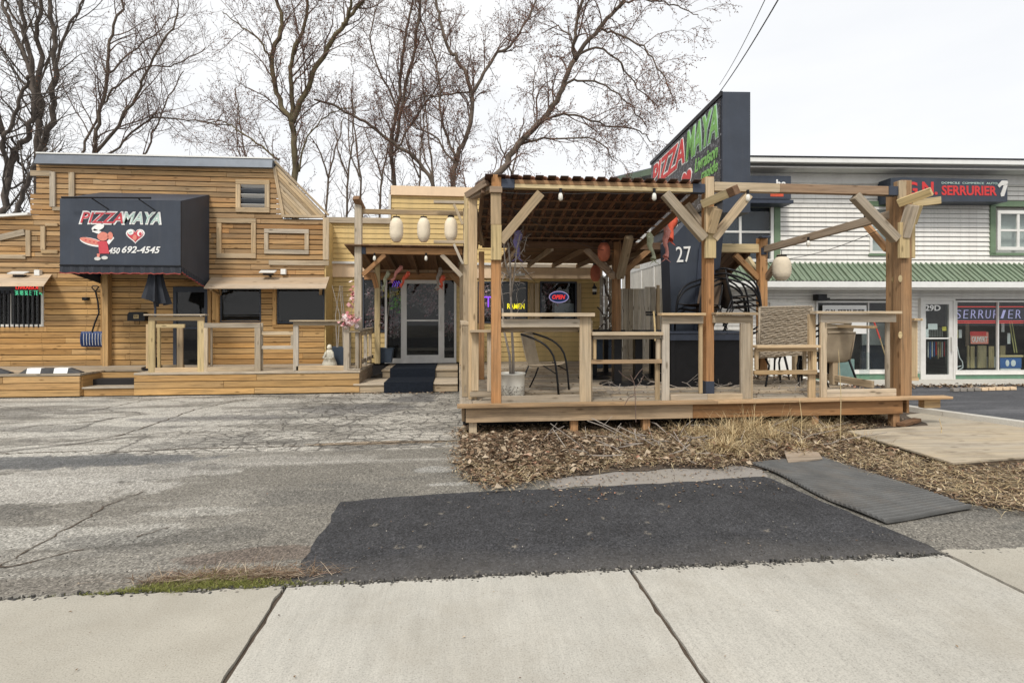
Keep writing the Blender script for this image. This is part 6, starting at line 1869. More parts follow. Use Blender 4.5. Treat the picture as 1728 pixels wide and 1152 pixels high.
boxo('fascia_board', X0, X1, -.54, -.51, zg0 - .19, zg0 - .03, M['whitepaint'], wb)
boxo('soffit', X0, X1, -.51, -.03, zg0 - .17, zg0 - .15, M['alu'], wb)
for i in range(3):
    z = zfl + .005 + i * .075
    boxo('frieze_board', X0 + .05, X1, -.035 - .01 * i, -.015, z, z + .068, M['alu'], wb)
# upper windows
f = window(wb, U1, 0, M['whitepaint'], .07, .05, 'shopglass', mull=(.42,), hm=(.52,))
f = window(wb, U2, 0, M['whitepaint'], .06, .05, 'shopglass', hm=(.5,))
f = window(wb, (U3[0] + .14, U3[1], U3[2] + .08, U3[3] - .1), 0, M['whitepaint'], .08, .05, 'shopglass', mull=(.45,), hm=(.5,))
def G(px0, py0, px1, py1, m='green', d=.04, y=0, name='trim_board'):
    r = F2.rect(px0, py0, px1, py1, y); return boxo(name, r[0], r[1], y - .02 - d, y - .02, r[2], r[3], M[m], wb)
G(1304.5, 335, 1315, 446, 'green'); G(1462, 340, 1516, 349); G(1464, 428.5, 1514, 432)
G(1668, 347, 1677, 430); G(1668, 340, 1760, 349.5); G(1668, 427, 1760, 431.5)
# curtains behind upper glass
for R in (U1, U2, U3): boxo('curtain', R[0], R[1], .16, .17, R[2], R[3], M['bracket'] if R is U1 else M['alu'], wb, bev=0)
# shopfront glazing
f = window(wb, GL, 0, M['alu'], .04, .06, 'shopglass', mull=(.64,))
f = window(wb, GR_, 0, M['alu'], .045, .06, 'shopglass', mull=(.40,))
dq = MB(); x0, x1, z0, z1 = GD
dq.box(x0, x0 + .05, -.09, 0, z0, z1).box(x1 - .05, x1, -.09, 0, z0, z1).box(x0 + .05, x1 - .05, -.09, 0, z1 - .06, z1)
df_ = dq.build('entrance_frame', M['alu'], wb)
dq = MB(); a, c = x0 + .055, x1 - .055; w_ = .075
dq.box(a, a + w_, -.08, -.03, z0 + .02, z1 - .065).box(c - w_ - .02, c, -.08, -.03, z0 + .02, z1 - .065).box(a + w_, c - w_ - .02, -.08, -.03, z1 - .15, z1 - .065).box(a + w_, c - w_ - .02, -.08, -.03, z0 + .02, z0 + .14)
dd = dq.build('door', M['alu'], wb)
boxo('door_pane', a + w_, c - w_ - .02, -.058, -.05, z0 + .14, z1 - .15, M['shopglass'], dd, bev=0)
boxo('door_handle', c - .07, c - .04, -.14, -.08, z0 + .7, z0 + 1.05, M['alu'], dd)
boxo('push_bar', a + w_, c - w_ - .02, -.075, -.06, z0 + 1.0, z0 + 1.03, M['white'], dd)
dq = MB(); x0, x1, z0, z1 = G0
dq.box(x0, x1, -.05, 0, z0 + .02, z1 - .5).box(x0, x1, -.05, 0, z1 - .1, z1).box(x0, x0 + .1, -.05, 0, z1 - .5, z1 - .1).box(x1 - .1, x1, -.05, 0, z1 - .5, z1 - .1)
d0 = dq.build('side_door', M['whitepaint'], wb); boxo('door_pane', x0 + .1, x1 - .1, -.03, -.02, z1 - .5, z1 - .1, M['shopglass'], d0, bev=0)
for R in (GL, GR_):
    boxo('sill', R[0] - .03, R[1], -.10, -.02, R[2] - .06, R[2] - .002, M['whitepaint'], wb)
    boxo('base_board', R[0] - .03, R[1], -.07, -.02, 0, R[2] - .062, M['greenbase'], wb)
boxo('base_board', GD[0] - .35, GD[0] - .01, -.07, -.02, 0, .16, M['greenbase'], wb)
# things in the shop windows (built as parts of the display or things of their own)
def lthing(name, label, cat, px, py, Y, group=None):
    p = F2.at(px, py, Y); 
    return thing(name, label, cat, WO, WA, group, local=True)
def lr(px0, py0, px1, py1, Y): return F2.rect(px0, py0, px1, py1, Y)
t = lthing('shop_sign', 'long dark shop sign G.N. SERRURIER with grey key emblem on the upper wall', 'sign', 1600, 320, -.4)
r = lr(1503, 300, 1700, 341, -.45)
sb = MB().prism([(r[0], -.45, r[2]), (r[1], -.45, r[2] + .02), (r[1], -.45, r[3] - .03), (r[0] + .3, -.45, r[3]), (r[0], -.45, r[3] - .02)], (0, .42, 0)).build('sign_box', M['charcoal'], t)
def t2(nm, s, px0, py0, px1, py1, Y, m, par, shear=0, bold=0, ex=.006):
    r = lr(px0, py0, px1, py1, Y); text(nm, s, (r[0], Y, r[2]), (1, 0, 0), r[1] - r[0], r[3] - r[2], M[m], par, ex, shear, bold)
t2('lettering', 'G', 1529, 307, 1548, 330, -.452, 'red', t, 0, .03); t2('lettering', 'N.', 1556, 307, 1582, 329, -.452, 'red', t, 0, .03)
t2('lettering', 'SERRURIER', 1589, 313.5, 1682, 330, -.452, 'red', t, 0, .03)
t2('small_lettering', 'DOMICILE  COMMERCE  AUTO', 1589, 307.5, 1683, 311, -.452, 'mint', t)
for pts_ in ([(1683, 313), (1690, 305), (1699, 305), (1701, 309), (1696, 313), (1690, 313), (1686, 317)], [(1694, 312), (1700, 312), (1694, 331), (1689, 332), (1688, 328)]):
    P = [F2.at(x, y, -.452) for x, y in pts_]; MB().prism(P[::-1], (0, -.01, 0)).build('key_emblem', M['alu'], t)
t = lthing('shop_sign', 'dark shop sign with white letters he partly hidden behind the pylon', 'sign', 1300, 310, -.3)
r = lr(1262, 296.5, 1335, 336, -.42); boxo('sign_box', r[0], r[1], -.42, -.03, r[2], r[3], M['charcoal'], t)
t2('lettering', 'he', 1310, 303, 1326, 316, -.424, 'bwhite', t, 0, .03)
r = lr(1300, 327, 1322, 334, -.42); boxo('red_patch', r[0], r[1], -.426, -.42, r[2] + .03, r[3], M['koired'], t, bev=0)
boxo('light_rail', lr(1255, 335, 1336, 340, -.42)[0], lr(1255, 335, 1336, 340, -.42)[1], -.5, -.03, r[2] - .14, r[2] - .06, M['bracket'], t)
t = lthing('door_number_sign', 'white number 29D on the glass of the shop door', 'sign', 1575, 520, -.06)
t2('lettering', '29D', 1561, 514.5, 1587, 524.5, -.062, 'bwhite', t, 0, .02)
t = lthing('window_neon', 'SERRURIER in pale neon between two red tubes across the shop window', 'neon', 1670, 530, .05)
r = lr(1611, 520, 1728, 541, .08); boxo('neon_backing', r[0], r[1], .07, .08, r[2], r[3], M['indigo'], t, bev=0)
for i, ch in enumerate('SERRURIER'):
    x = 1612 + i * 12.6
    t2('neon_letter', ch, x + 1, 523, x + 9.5, 537, .055, 'neonwhite', t, .1, -.022)
for y_ in (517.5, 541.5, 544.5):
    a, c = F2.at(1610, y_, .05), F2.at(1727, y_, .05); MB().tube([a, c], .009, 5).build('neon_tube', M['neonred'], t)
def poster(label, px0, py0, px1, py1, Y, m, extra=None):
    t = lthing('poster', label, 'poster', px0, py0, Y)
    r = lr(px0, py0, px1, py1, Y); boxo('sheet', r[0], r[1], Y, Y + .004, r[2], r[3], M[m], t, bev=0); return t
poster('upper white notice taped at the left of the shop door', 1552, 536, 1563, 553, -.04, 'paper'); poster('lower white notice taped at the left of the shop door', 1552, 555, 1567, 569, -.04, 'paper')
poster('small slanting white notice in the middle of the shop door', 1566, 546, 1582, 556, -.04, 'paper'); poster('tiny yellow notice at the right of the shop door', 1590, 551, 1597, 558, -.04, 'yellowprint')
poster('small round edged white sticker high on the shop door', 1553, 527, 1560, 535, -.04, 'paper')
t = poster('red and pink poster hanging in the shop window', 1638, 560, 1668, 580, .15, 'salmon'); r = lr(1637, 559, 1664, 566, .145); boxo('red_band', r[0], r[1], .14, .145, r[2], r[3], M['red'], t, bev=0)
t2('lettering', 'OUVERT', 1640, 568, 1666, 577, .142, 'paper', t)
t = lthing('display_sign', 'blue display sign with white mark at the bottom of the shop window', 'sign', 1705, 613, .2)
r = lr(1688, 603, 1724, 621, .2); boxo('blue_board', r[0], r[1], .2, .22, r[2], r[3], M['blue'], t); r = lr(1687, 599, 1726, 602.5, .2); boxo('top_frame', r[0], r[1], .18, .24, r[2], r[3], M['yellowpost'], t)
r = lr(1688, 621.5, 1722, 626, .2); boxo('white_foot', r[0], r[1], .19, .22, r[2], r[3], M['paper'], t)
for a_, c_ in (((1697, 607), (1703, 618)), ((1706, 607), (1714, 618))): 
    r = lr(a_[0], a_[1], c_[0], c_[1], .195); flatshape('white_mark', ell((r[0] + r[1]) / 2, (r[2] + r[3]) / 2, (r[1] - r[0]) / 2, (r[3] - r[2]) / 2), (0, .198, 0), (1, 0, 0), M['bwhite'], t)
# neon outline of a key blade
t = lthing('key_neon', 'white outline of a key lying upright at the left of the shop window', 'neon', 1617, 600, .1)
P = [F2.at(x, y, .1) for x, y in ((1610, 622), (1609, 578), (1611, 576), (1614, 579), (1619, 603), (1624, 610), (1625, 620), (1618, 624), (1610, 625), (1612, 620), (1622, 617))]
MB().tube(P, .010, 5).build('neon_tube', M['bwhite'], t)
# wooden display boards, shelf and tools hanging in the door
t = lthing('display_boards', 'row of wooden display boards standing in the shop window', 'display', 1660, 600, .5)
for px0, px1, y0 in ((1633, 1636, 583), (1638, 1645, 584), (1650, 1665, 583), (1669, 1678, 584), (1688, 1697, 583)):
    r = lr(px0, y0, px1, 621, .5); boxo('display_board', r[0], r[1], .5, .53, r[2], r[3], M['yellowpost'], t)
r = lr(1632, 602, 1680, 621, .6); boxo('grey_panel', r[0], r[1], .6, .62, r[2], r[3], M['alu'], t)
r = lr(1630, 540, 1636, 585, .55); boxo('upright', r[0], r[1], .55, .58, r[2], r[3], M['oldbeam'], t)
t = lthing('tool_rack', 'rack of upright coloured tools hanging behind the shop door glass', 'rack', 1580, 580, .3)
r = lr(1553, 570, 1594, 572.5, .3); boxo('rack_bar', r[0], r[1], .3, .33, r[2], r[3], M['white'], t)
for i in range(9):
    x = 1566 + i * 3.4; r = lr(x, 578, x + 1.5, 606, .3); boxo('tool', r[0], r[1], .3, .32, r[2] + random.uniform(0, .1), r[3] + .02, M[('alu', 'blue', 'alu', 'blue', 'red', 'yellowpost', 'yellowpost', 'alu', 'red')[i]], t)
    x = 1568 + i * 2.8; r = lr(x, 552, x + 1, 568, .3); boxo('tool', r[0], r[1], .3, .32, r[2], r[3], M['alu'], t)
t = lthing('shop_banner', 'white banner G.N. SERRURIER in the left shop window', 'banner', 1425, 540, -.1)
r = lr(1388, 515, 1462, 563, -.08); boxo('banner_sheet', r[0], r[1], -.085, -.08, r[2], r[3], M['paper'], t, bev=0)
t2('lettering', 'G.N. SERRURIER', 1393, 522, 1460, 527, -.088, 'blackmetal', t, 0, .02)
t = lthing('grey_counter', 'pale counter top behind the left shop window', 'counter', 1480, 560, .6)
r = lr(1455, 545, 1512, 582, .6); boxo('counter_back', r[0], r[1], .6, .65, r[2], r[3], M['alu'], t); r = lr(1455, 583, 1512, 626, .6); boxo('counter_front', r[0], r[1], .62, .66, r[2], r[3], M['bracket'], t)
for k, (x, y0, y1, m) in enumerate(((1612, 556, 570, 'yellowprint'), (1618, 556, 570, 'paper'), (1690, 545, 560, 'alu'), (1700, 562, 580, 'alu'))):
    poster(('small yellow framed card by the shop door side', 'small white framed card by the shop door side', 'grey reflective card high in the right window', 'grey reflective card low in the right window')[k], x, y0, x + 5, y1, .25, m)
# squeegee stick leaning outside
t = thing('leaning_pole', 'red and yellow pole leaning against the left shop window', 'pole', F2.R.inverted() @ F2.at(1503, 625, -.3) + WO)
A = [WO + F2.R.inverted() @ F2.at(x, y, -.3) for x, y in ((1475, 543), (1485, 571), (1503, 628))]
MB().tube(A[:2], .018, 6).build('red_grip', M['brick'], t); MB().tube(A[1:], .014, 6).build('pole_shaft', M['yellowpost'], t)
t = thing('yellow_ladder_rails', 'pair of pale yellow rails leaning inside the right shop window', 'rails', WO + F2.R.inverted() @ F2.at(1710, 600, .4))
for dx in (0, 4):
    A = [WO + F2.R.inverted() @ F2.at(x + dx, y, .35) for x, y in ((1703, 540), (1712, 595))]; MB().tube(A, .012, 5).build('rail', M['lime'], t)
# clear plastic panels by the railing
t = thing('plastic_panel', 'mint plastic panel standing behind the stacked sling chairs', 'panel', atz(1430, 650, DZ))
r = rect(1402, 606, 1442, 650, 9.3); boxo('panel_sheet', r[0], r[1], 9.3, 9.32, DZ, r[3], M['mintcloth'], t)
r = rect(1450, 594, 1466, 650, 9.3); boxo('panel_sheet', r[0], r[1], 9.28, 9.3, DZ, r[3], M['shopglass'], t, bev=0)
# security camera
p_l = F2.at(1388, 505, -.2)
t = lthing('wall_lamp', 'black floodlight on the white building over the banner', 'lamp', 1388, 505, -.2)
boxo('lamp_head', p_l.x - .16, p_l.x + .05, -.3, -.08, p_l.z - .03, p_l.z + .12, M['blackmetal'], t); boxo('lamp_arm', p_l.x + .05, p_l.x + .25, -.1, -.04, p_l.z + .0, p_l.z + .04, M['blackmetal'], t)
# walkway in front, leaf line
wk = MB(); 
P = [WO + F2.R.inverted() @ V(q) for q in ((-6, -1.15, 0), (12, -1.15, 0), (12, .0, 0), (-6, .0, 0))]
o = sheet('shop_walkway', [(q.x, q.y) for q in P], .024, M['curb'])
t = thing('brick_edging', 'strip of pinkish bricks lying along the edge of the shop walkway', 'bricks', atz(1650, 659, .02))
for i in range(9):
    a = atz(1606 + i * 12, 660 - i * .35, .02); c = atz(1616 + i * 12, 660 - i * .35, .02)
    beam('brick', (a.x, a.y, .05), (c.x, c.y, .05), .10, .06, M['peach'] if i > 3 else M['slabdark'], t)

# ================================================================== overhead wires
t = thing('overhead_wire', 'thin pair of overhead wires running up past the pylon sign', 'wire', at(1210, 150, 14))
for (a, c, r_) in (((1205, 168), (1306, 0), .010), ((1216, 140), (1285, 0), .006)):
    A, B_ = atd(a[0], a[1], 13.5), atd(c[0], c[1], 7.0)
    P = [A.lerp(B_, -.05 + i * .125) - V((0, 0, .12 * sin(pi * min(1, i / 12)))) for i in range(13)]
    MB().tube(P, r_, 5).build('wire', M['rope'], t)

# ================================================================== plywood sheet, rubber mat, slab scraps
t = thing('plywood_sheet', 'big weathered plywood sheet lying on the ground at the right edge', 'plywood', (6, 5.7, .05))
A, B_, C_, D_ = V((4.93, 6.34, .07)), V((4.97, 4.92, .05)), V((7.7, 5.28, .05)), V((7.3, 6.75, .06))
MB().prism([B_, C_, D_, A], (0, 0, .018)).build('sheet_layer', M['ply'], t)
MB().prism([B_ + V((.05, .02, -.02)), C_ + V((0, .02, -.02)), D_ + V((0, 0, -.02)), A + V((.05, 0, -.02))], (0, 0, .018)).build('sheet_layer', M['oldbeam'], t)
for y in (5.0, 5.6, 6.2): beam('batten', (5.0, y, .028), (7.4, y + .3, .028), .09, .036, M['oldbeam'], t)
t = thing('rubber_mat', 'ribbed grey rubber mat lying askew on the asphalt patch edge', 'mat', (3.5, 4.5, .02))
b = MB(); A, B_, C_, D_ = V((3.02, 5.26, 0)), V((3.92, 5.40, 0)), V((4.10, 3.88, 0)), V((3.14, 3.66, 0))
NX, NY = 14, 180
def mz(u, v): return .020 + .010 * max(0, sin(v * 9 + u * 2)) * (.4 + .6 * (1 - u)) + .004 * sin(u * 5 + v * 4)
for s_ in (0, 1):
    for j in range(NY + 1):
        for i in range(NX + 1):
            u, v = i / NX, j / NY
            wob = .03 * sin(v * 7) * (1 - u)
            q = (A.lerp(B_, u)).lerp(D_.lerp(C_, u), v) + V((wob, 0, 0))
            b.v.append((q.x, q.y, mz(u, v) + (0 if s_ else .013 * (1 if (j % 5) < 3 else -.2)) - (.008 if s_ else 0)))
k = (NX + 1) * (NY + 1)
for s_ in (0, 1):
    for j in range(NY):
        for i in range(NX):
            q = (s_ * k + j * (NX + 1) + i, s_ * k + j * (NX + 1) + i + 1, s_ * k + (j + 1) * (NX + 1) + i + 1, s_ * k + (j + 1) * (NX + 1) + i)
            b.f.append(q if s_ else q[::-1])
for j in range(NY):
    for i in (0, NX):
        p = j * (NX + 1) + i; b.f.append((p, p + NX + 1, k + p + NX + 1, k + p))
for i in range(NX):
    for j in (0, NY):
        p = j * (NX + 1) + i; b.f.append((p, p + 1, k + p + 1, k + p))
b.build('ribbed_sheet', M['matrub'], t)
t = thing('wood_scrap', 'flat tan board half buried in leaves above the rubber mat', 'board', atz(1345, 765, .04))
P = [atz(x, y, .035) for x, y in ((1318, 748), (1372, 752), (1388, 775), (1330, 782))]
MB().prism(P[::-1], (0, 0, .015)).build('board', M['oldbeam'], t)
t = thing('dark_plank_scrap', 'dark short plank end lying by the right deck post', 'board', atz(1530, 715, .04))
beam('plank', atz(1520, 716, .05), atz(1548, 708, .05), .1, .05, M['roofboard'], t)

# ================================================================== leaf litter, straw, weeds
def inpoly(x, y, P):
    c = False
    for i in range(len(P)):
        (x0, y0), (x1, y1) = P[i - 1][:2], P[i][:2]
        if (y0 > y) != (y1 > y) and x < (x1 - x0) * (y - y0) / (y1 - y0) + x0: c = not c
    return c
def scatter(poly, n, edge=.15):
    xs = [p[0] for p in poly]; ys = [p[1] for p in poly]; out = []
    while len(out) < n:
        x, y = random.uniform(min(xs), max(xs)), random.uniform(min(ys), max(ys))
        if inpoly(x, y, poly): out.append((x + random.gauss(0, edge * .4), y + random.gauss(0, edge * .4)))
    return out
def moundz(x, y):
    return .03 * max(0, sin(x * 1.7 + 1) * sin(y * 2.3)) + .05 * max(0, 1 - ((x - .9) ** 2 / 1.2 + (y - 6.1) ** 2 / .8))
def leaf(b, x, y, z, s, flat=.5):
    a = random.uniform(0, 6.283); t = random.gauss(0, flat); 
    u = V((cos(a), sin(a), t * .6)).normalized() * s; n_ = V((-sin(a), cos(a), random.gauss(0, flat))).normalized() * s * random.uniform(.35, .65)
    c = V((x, y, z)); cu = V((0, 0, random.uniform(.0, .5) * s))
    b.v += [tuple(c - u), tuple(c - n_ + cu), tuple(c + u), tuple(c + n_ + cu)]
    i = len(b.v) - 4; b.f += [(i, i + 1, i + 2), (i, i + 2, i + 3)]
lv = MB()
Z1 = [(.02, 7.2), (0, 6.4), (-.05, 5.6), (.05, 5.0), (.35, 4.72), (.8, 4.95), (1.3, 5.2), (2.0, 5.3), (2.7, 5.1), (3.0, 5.3), (3.4, 5.45), (4.0, 5.5), (4.9, 5.2), (4.9, 6.5), (6.5, 7.2), (6.2, 7.4), (.1, 7.3)]
Z2 = [(3.95, 5.4), (4.1, 4.6), (4.15, 3.9), (4.5, 3.6), (6, 3.55), (9, 3.6), (8.6, 5), (5.0, 4.85), (4.95, 5.4)]
for x, y in scatter(Z1, 36000): leaf(lv, x, y, .012 + moundz(x, y) + random.uniform(0, .035), random.choice((.4, .6, 1)) * random.uniform(.012, .036), .35)
for x, y in scatter(Z1, 900): leaf(lv, x, y, .05 + moundz(x, y), random.uniform(.035, .06))
for x, y in scatter(Z2, 20000): leaf(lv, x, y, .012 + moundz(x, y) + random.uniform(0, .03), random.choice((.4, .6, 1)) * random.uniform(.010, .032), .35)
for x, y in scatter([(.2, 4.4), (1.2, 4.5), (3.0, 4.7), (3.4, 5.3), (1.0, 5.3)], 500, .5): leaf(lv, x, y, .012, random.uniform(.008, .02), .15)
for x, y in scatter([(-.3, 11), (-2.3, 11), (-2.3, 10.75), (-.1, 10.7)], 260, .1): leaf(lv, x, y, .012, random.uniform(.01, .03))
for x, y in scatter([(7.2, 10.4), (14, 10.2), (14, 10.55), (7.2, 10.8)], 900, .1): leaf(lv, x, y, .03 + random.uniform(0, .03), random.uniform(.02, .05))
for x, y in scatter([(4.5, 9.0), (6.2, 9.0), (6.2, 9.9), (4.5, 9.9)], 500, .1): leaf(lv, x, y, .43, random.uniform(.015, .04))
o = lv.build('leaf_litter', M['leaf']); tag(o, 'brown dead leaves and bark litter heaped before and under the pergola deck', 'leaf litter', kind='stuff')
lv = MB()
for x, y in scatter([(-9, 3.3), (9, 3.3), (9, 4.6), (0, 5), (-9, 10.8)], 500): 
    leaf(lv, x, y, .010, random.uniform(.004, .011), .1)
for x, y in scatter([(-2.5, 1.2), (4, 1.2), (4, 3.1), (-3, 3.1)], 150): leaf(lv, x, y, .03, random.choice((.4, .6, 1)) * random.uniform(.003, .010), .1)
for x, y in scatter([(.2, 7), (6.2, 7), (6.2, 9.3), (.2, 13)], 700): leaf(lv, x, y, DZ + .006, random.uniform(.008, .03), .3)
o = lv.build('stray_leaves', M['leaf']); tag(o, 'stray leaf crumbs and chips on the asphalt, sidewalk and deck', 'leaf crumbs', kind='stuff')
# ragged litter on the joint between asphalt and sidewalk
gr = MB()
for i in range(4500):
    x = random.uniform(-5, 6.5); y = 3.135 + random.gauss(0, .02); s_ = random.uniform(.002, .007)
    gr.box(x - s_, x + s_, y - s_, y + s_, .004, .018 + s_ * random.uniform(.2, 1.2))
for i in range(500):
    x = random.uniform(-4, 3.3); y = random.uniform(3.2, 3.2 + random.uniform(.2, 1.8)); s_ = random.uniform(.0012, .0032)
    gr.box(x - s_, x + s_, y - s_, y + s_, .004, .006 + s_)
o = gr.build('loose_gravel', M['crumb']); tag(o, 'small loose gravel crumbs along the sidewalk edge and over the asphalt', 'gravel', kind='stuff')

def blade(b, p, d_, L, w, bend):
    pts = []; d_ = V(d_).normalized(); q = V(p); s_ = d_.cross(V((0, 0, 1))); s_ = (s_.normalized() if s_.length > .01 else V((1, 0, 0))) 
    s_ = (s_ + V((random.gauss(0, .3), random.gauss(0, .3), 0))).normalized()
    k = 4; i0 = len(b.v)
    for i in range(k + 1):
        ww = w * (1 - i / k * .85); b.v += [tuple(q - s_ * ww), tuple(q + s_ * ww)]
        q = q + d_ * (L / k); d_ = (d_ + V((random.gauss(0, .12), random.gauss(0, .12), -bend / k))).normalized()
        if q.z < .02: q.z = .02
    for i in range(k): b.f.append((i0 + 2 * i, i0 + 2 * i + 1, i0 + 2 * i + 3, i0 + 2 * i + 2))
sw_ = MB()
cl = [(atz(px, py, .02), n, h) for px, py, n, h in ((1240, 742, 170, .45), (1270, 730, 220, .5), (1225, 760, 120, .35), (1300, 745, 140, .35), (1330, 725, 190, .4), (1370, 715, 190, .35), (1400, 705, 160, .35), (1290, 700, 160, .4), (1190, 735, 80, .3), (1430, 700, 120, .3), (1470, 705, 110, .3), (1400, 735, 110, .25), (1350, 760, 70, .25), (1150, 730, 50, .25), (1460, 745, 70, .2), (1320, 700, 120, .4))]
for c, n, h in cl:
    for i in range(int(n * 3.4)):
        a = random.uniform(0, 6.28); r_ = abs(random.gauss(0, .18))
        blade(sw_, (c.x + cos(a) * r_, c.y + sin(a) * r_, .02), (cos(a) * .6 + random.gauss(0, .4), sin(a) * .4 - .1, random.uniform(.3, 1.2)), h * random.uniform(.3, 1.0), random.uniform(.0025, .0065), random.uniform(.8, 3.2))
for x, y in scatter(Z1, 5200) + scatter(Z2, 4200):
    a = random.uniform(0, 6.28); blade(sw_, (x, y, .04), (cos(a), sin(a), random.uniform(.0, .35)), random.uniform(.06, .28), random.uniform(.0015, .004), .5)
o = sw_.build('dry_grass', M['straw']); tag(o, 'tangled dry straw grass before the right half of the deck', 'dry grass', kind='stuff')
# tall single straws
for px, py, top, Y, lab in ((1418, 745, 590, 6.5, 'tall pale straw stalk standing before the right railing frame'), (1352, 740, 672, 6.4, 'shorter straw stalk leaning before the low link'), (1588, 738, 706, 6.0, 'brown twig stub standing beside the plywood sheet')):
    a = atz(px, py, .02); t = thing('dry_stalk', lab, 'stalk', a)
    c = at(px - 3, top, a.y); MB().tube([a, a.lerp(c, .5) + V((.02, 0, 0)), c], [.006, .005, .003], 5).build('stalk', M['yellowpost'], t)
# weed and moss patch in the crack by the sidewalk
cc = atz(378, 975, 0)
def blob(c, rx, ry, k=40, amp=.25): return [(c.x + rx * cos(2 * pi * i / k) * (1 + random.uniform(-amp, amp)), c.y + ry * sin(2 * pi * i / k) * (1 + random.uniform(-amp, amp))) for i in range(k)]
sheet('dirt_spot', blob(V((cc.x + .06, 3.26, 0)), .46, .13, 40, .3), .0035, M['soil'])
gw = MB()
for i in range(5200):
    u = random.gauss(0, .26); x = cc.x - .05 + u; y = 3.14 + (abs(random.gauss(0, 1)) * .085 + .03 * sin(x * 23) * sin(x * 9)) * math.exp(-(u / .42) ** 2)
    a = random.uniform(0, 6.28); blade(gw, (x, y, .004), (cos(a) * .7, sin(a) * .7, random.uniform(.2, 1)), random.uniform(.010, .04), random.uniform(.001, .0028), 1.0)
o = gw.build('weed_tuft', M['grass']); tag(o, 'low green weeds and moss along the sidewalk edge at the left', 'weeds', kind='stuff')
gw = MB()
for i in range(1500):
    u = random.gauss(0, .24); x = cc.x + .06 + u; y = 3.26 + abs(random.gauss(0, .06))
    a = random.uniform(0, 6.28); blade(gw, (x, y, .006), (cos(a), sin(a) * .4, random.uniform(0, .35)), random.uniform(.03, .16), random.uniform(.001, .003), .4)
o = gw.build('dead_weed_stems', M['leaf']); tag(o, 'reddish dead weed stems lying behind the green tuft', 'dead weeds', kind='stuff')

# ================================================================== TREES
class Tree:
    def __init__(s, label, D, bark, dens=1.0, buds=0.0, group='bare trees behind the buildings', droop=0.0, blen=1.0, name='bare_tree'):
        s.D = D; s.lab = label; s.bark = bark; s.dens = dens; s.budr = buds; s.droop = droop; s.bl = blen; s.group = group; s.name = name
        s.tr = MB(); s.cr = MB(); s.bd = MB(); s.base = None
    def pt(s, px, py, dD=0): return atd(px, py, s.D + dD)
    def limb(s, pts, r0, r1, spread=0.0, sprout=True, dd=None):
        n = len(pts)
        dd = dd if dd is not None else random.uniform(-1.2, 1.2)
        P = [s.pt(x, y, dd * (i / max(1, n - 1))) for i, (x, y) in enumerate(pts)]
        P = smooth(P, 5)
        for i in range(1, len(P) - 1): P[i] = P[i] + V((random.gauss(0, .025), random.gauss(0, .05), random.gauss(0, .02)))
        k = s.D / 900
        R = [(r0 + (r1 - r0) * (i / (len(P) - 1)) ** .9) * k for i in range(len(P))]
        R = [q * .78 for q in R]
        s.tr.tube(P, R, 8)
        if s.base is None: s.base = P[0]
        if sprout: s.sprout(P, R, 0)
    def sprout(s, P, R, lvl):
        step = (.26, .15, .095)[lvl] / s.dens
        acc = random.uniform(0, step)
        tot = sum((P[i + 1] - P[i]).length for i in range(len(P) - 1)); run = 0
        for i in range(len(P) - 1):
            seg = P[i + 1] - P[i]; L = seg.length
            while acc < L:
                fr = (run + acc) / tot
                if fr > (.12 if lvl == 0 else .15):
                    c = P[i] + seg * (acc / L); t = seg.normalized()
                    o = t.orthogonal().normalized(); o = Quaternion(t, random.uniform(0, 6.283)) @ o
                    d_ = (t * random.uniform(.4, 1.1) + o * random.uniform(.5, 1.0) + V((0, 0, .30 if lvl == 0 else .08))).normalized()
                    base = R[i]
                    l_ = (random.uniform(.9, 2.6), random.uniform(.45, 1.2), random.uniform(.18, .5))[lvl] * s.bl * (1.1 - .5 * fr)
                    r_ = min(base * .55, (.028, .015, .010)[lvl] * random.uniform(.7, 1.2))
                    s.grow(c, d_, l_, r_, lvl + 1)
                acc += step * random.uniform(.5, 1.5)
            acc -= L; run += L
    def grow(s, c, d_, L, r, lvl):
        k = (0, 7, 5, 3)[lvl]; P = [c]; R = [r]
        for i in range(k):
            w = .16 if lvl < 3 else .25
            up = .10 if lvl < 2 else .03
            d_ = (d_ + V((random.gauss(0, w), random.gauss(0, w), random.gauss(0, w) + up - s.droop * (i / k) * (1.4 if lvl < 3 else .8)))).normalized()
            P.append(P[-1] + d_ * L / k); R.append(max(.0042, r * (1 - .75 * (i + 1) / k)))
        s.cr.tube(P, R, 5 if lvl == 1 else (4 if lvl == 2 else 3), cap=False)
        if lvl < 3: s.sprout(P, R, lvl)
        if s.budr and lvl >= 2:
            for p in P[1:]:
                m = s.budr
                while m > 0:
                    if random.random() < m: s.bud(p + V((random.gauss(0, .02), random.gauss(0, .02), random.gauss(0, .02))), d_)
                    m -= 1
    def bud(s, p, d_):
        a = (d_ + V((random.gauss(0, .6), random.gauss(0, .6), random.gauss(-.2, .6)))).normalized() * random.uniform(.025, .06)
        n_ = a.orthogonal().normalized() * random.uniform(.009, .019); q = a.cross(n_).normalized() * n_.length
        i = len(s.bd.v); s.bd.v += [tuple(p), tuple(p + a * .5 + n_), tuple(p + a), tuple(p + a * .5 - n_), tuple(p + a * .5 + q), tuple(p + a * .5 - q)]
        s.bd.f += [(i, i + 1, i + 2, i + 3), (i, i + 4, i + 2, i + 5)]
    def done(s):
        t = thing(s.name, s.lab, 'tree', (s.base.x, s.base.y, 0), group=s.group)
        s.tr.build('trunk', M[s.bark], t, True)
        s.cr.build('crown', M['twig'] if s.bark != 'barkdark' else M['barkdark'], t, True)
        if s.bd.v: tag(s.bd.build('buds', M['bud'], t), kind='stuff')

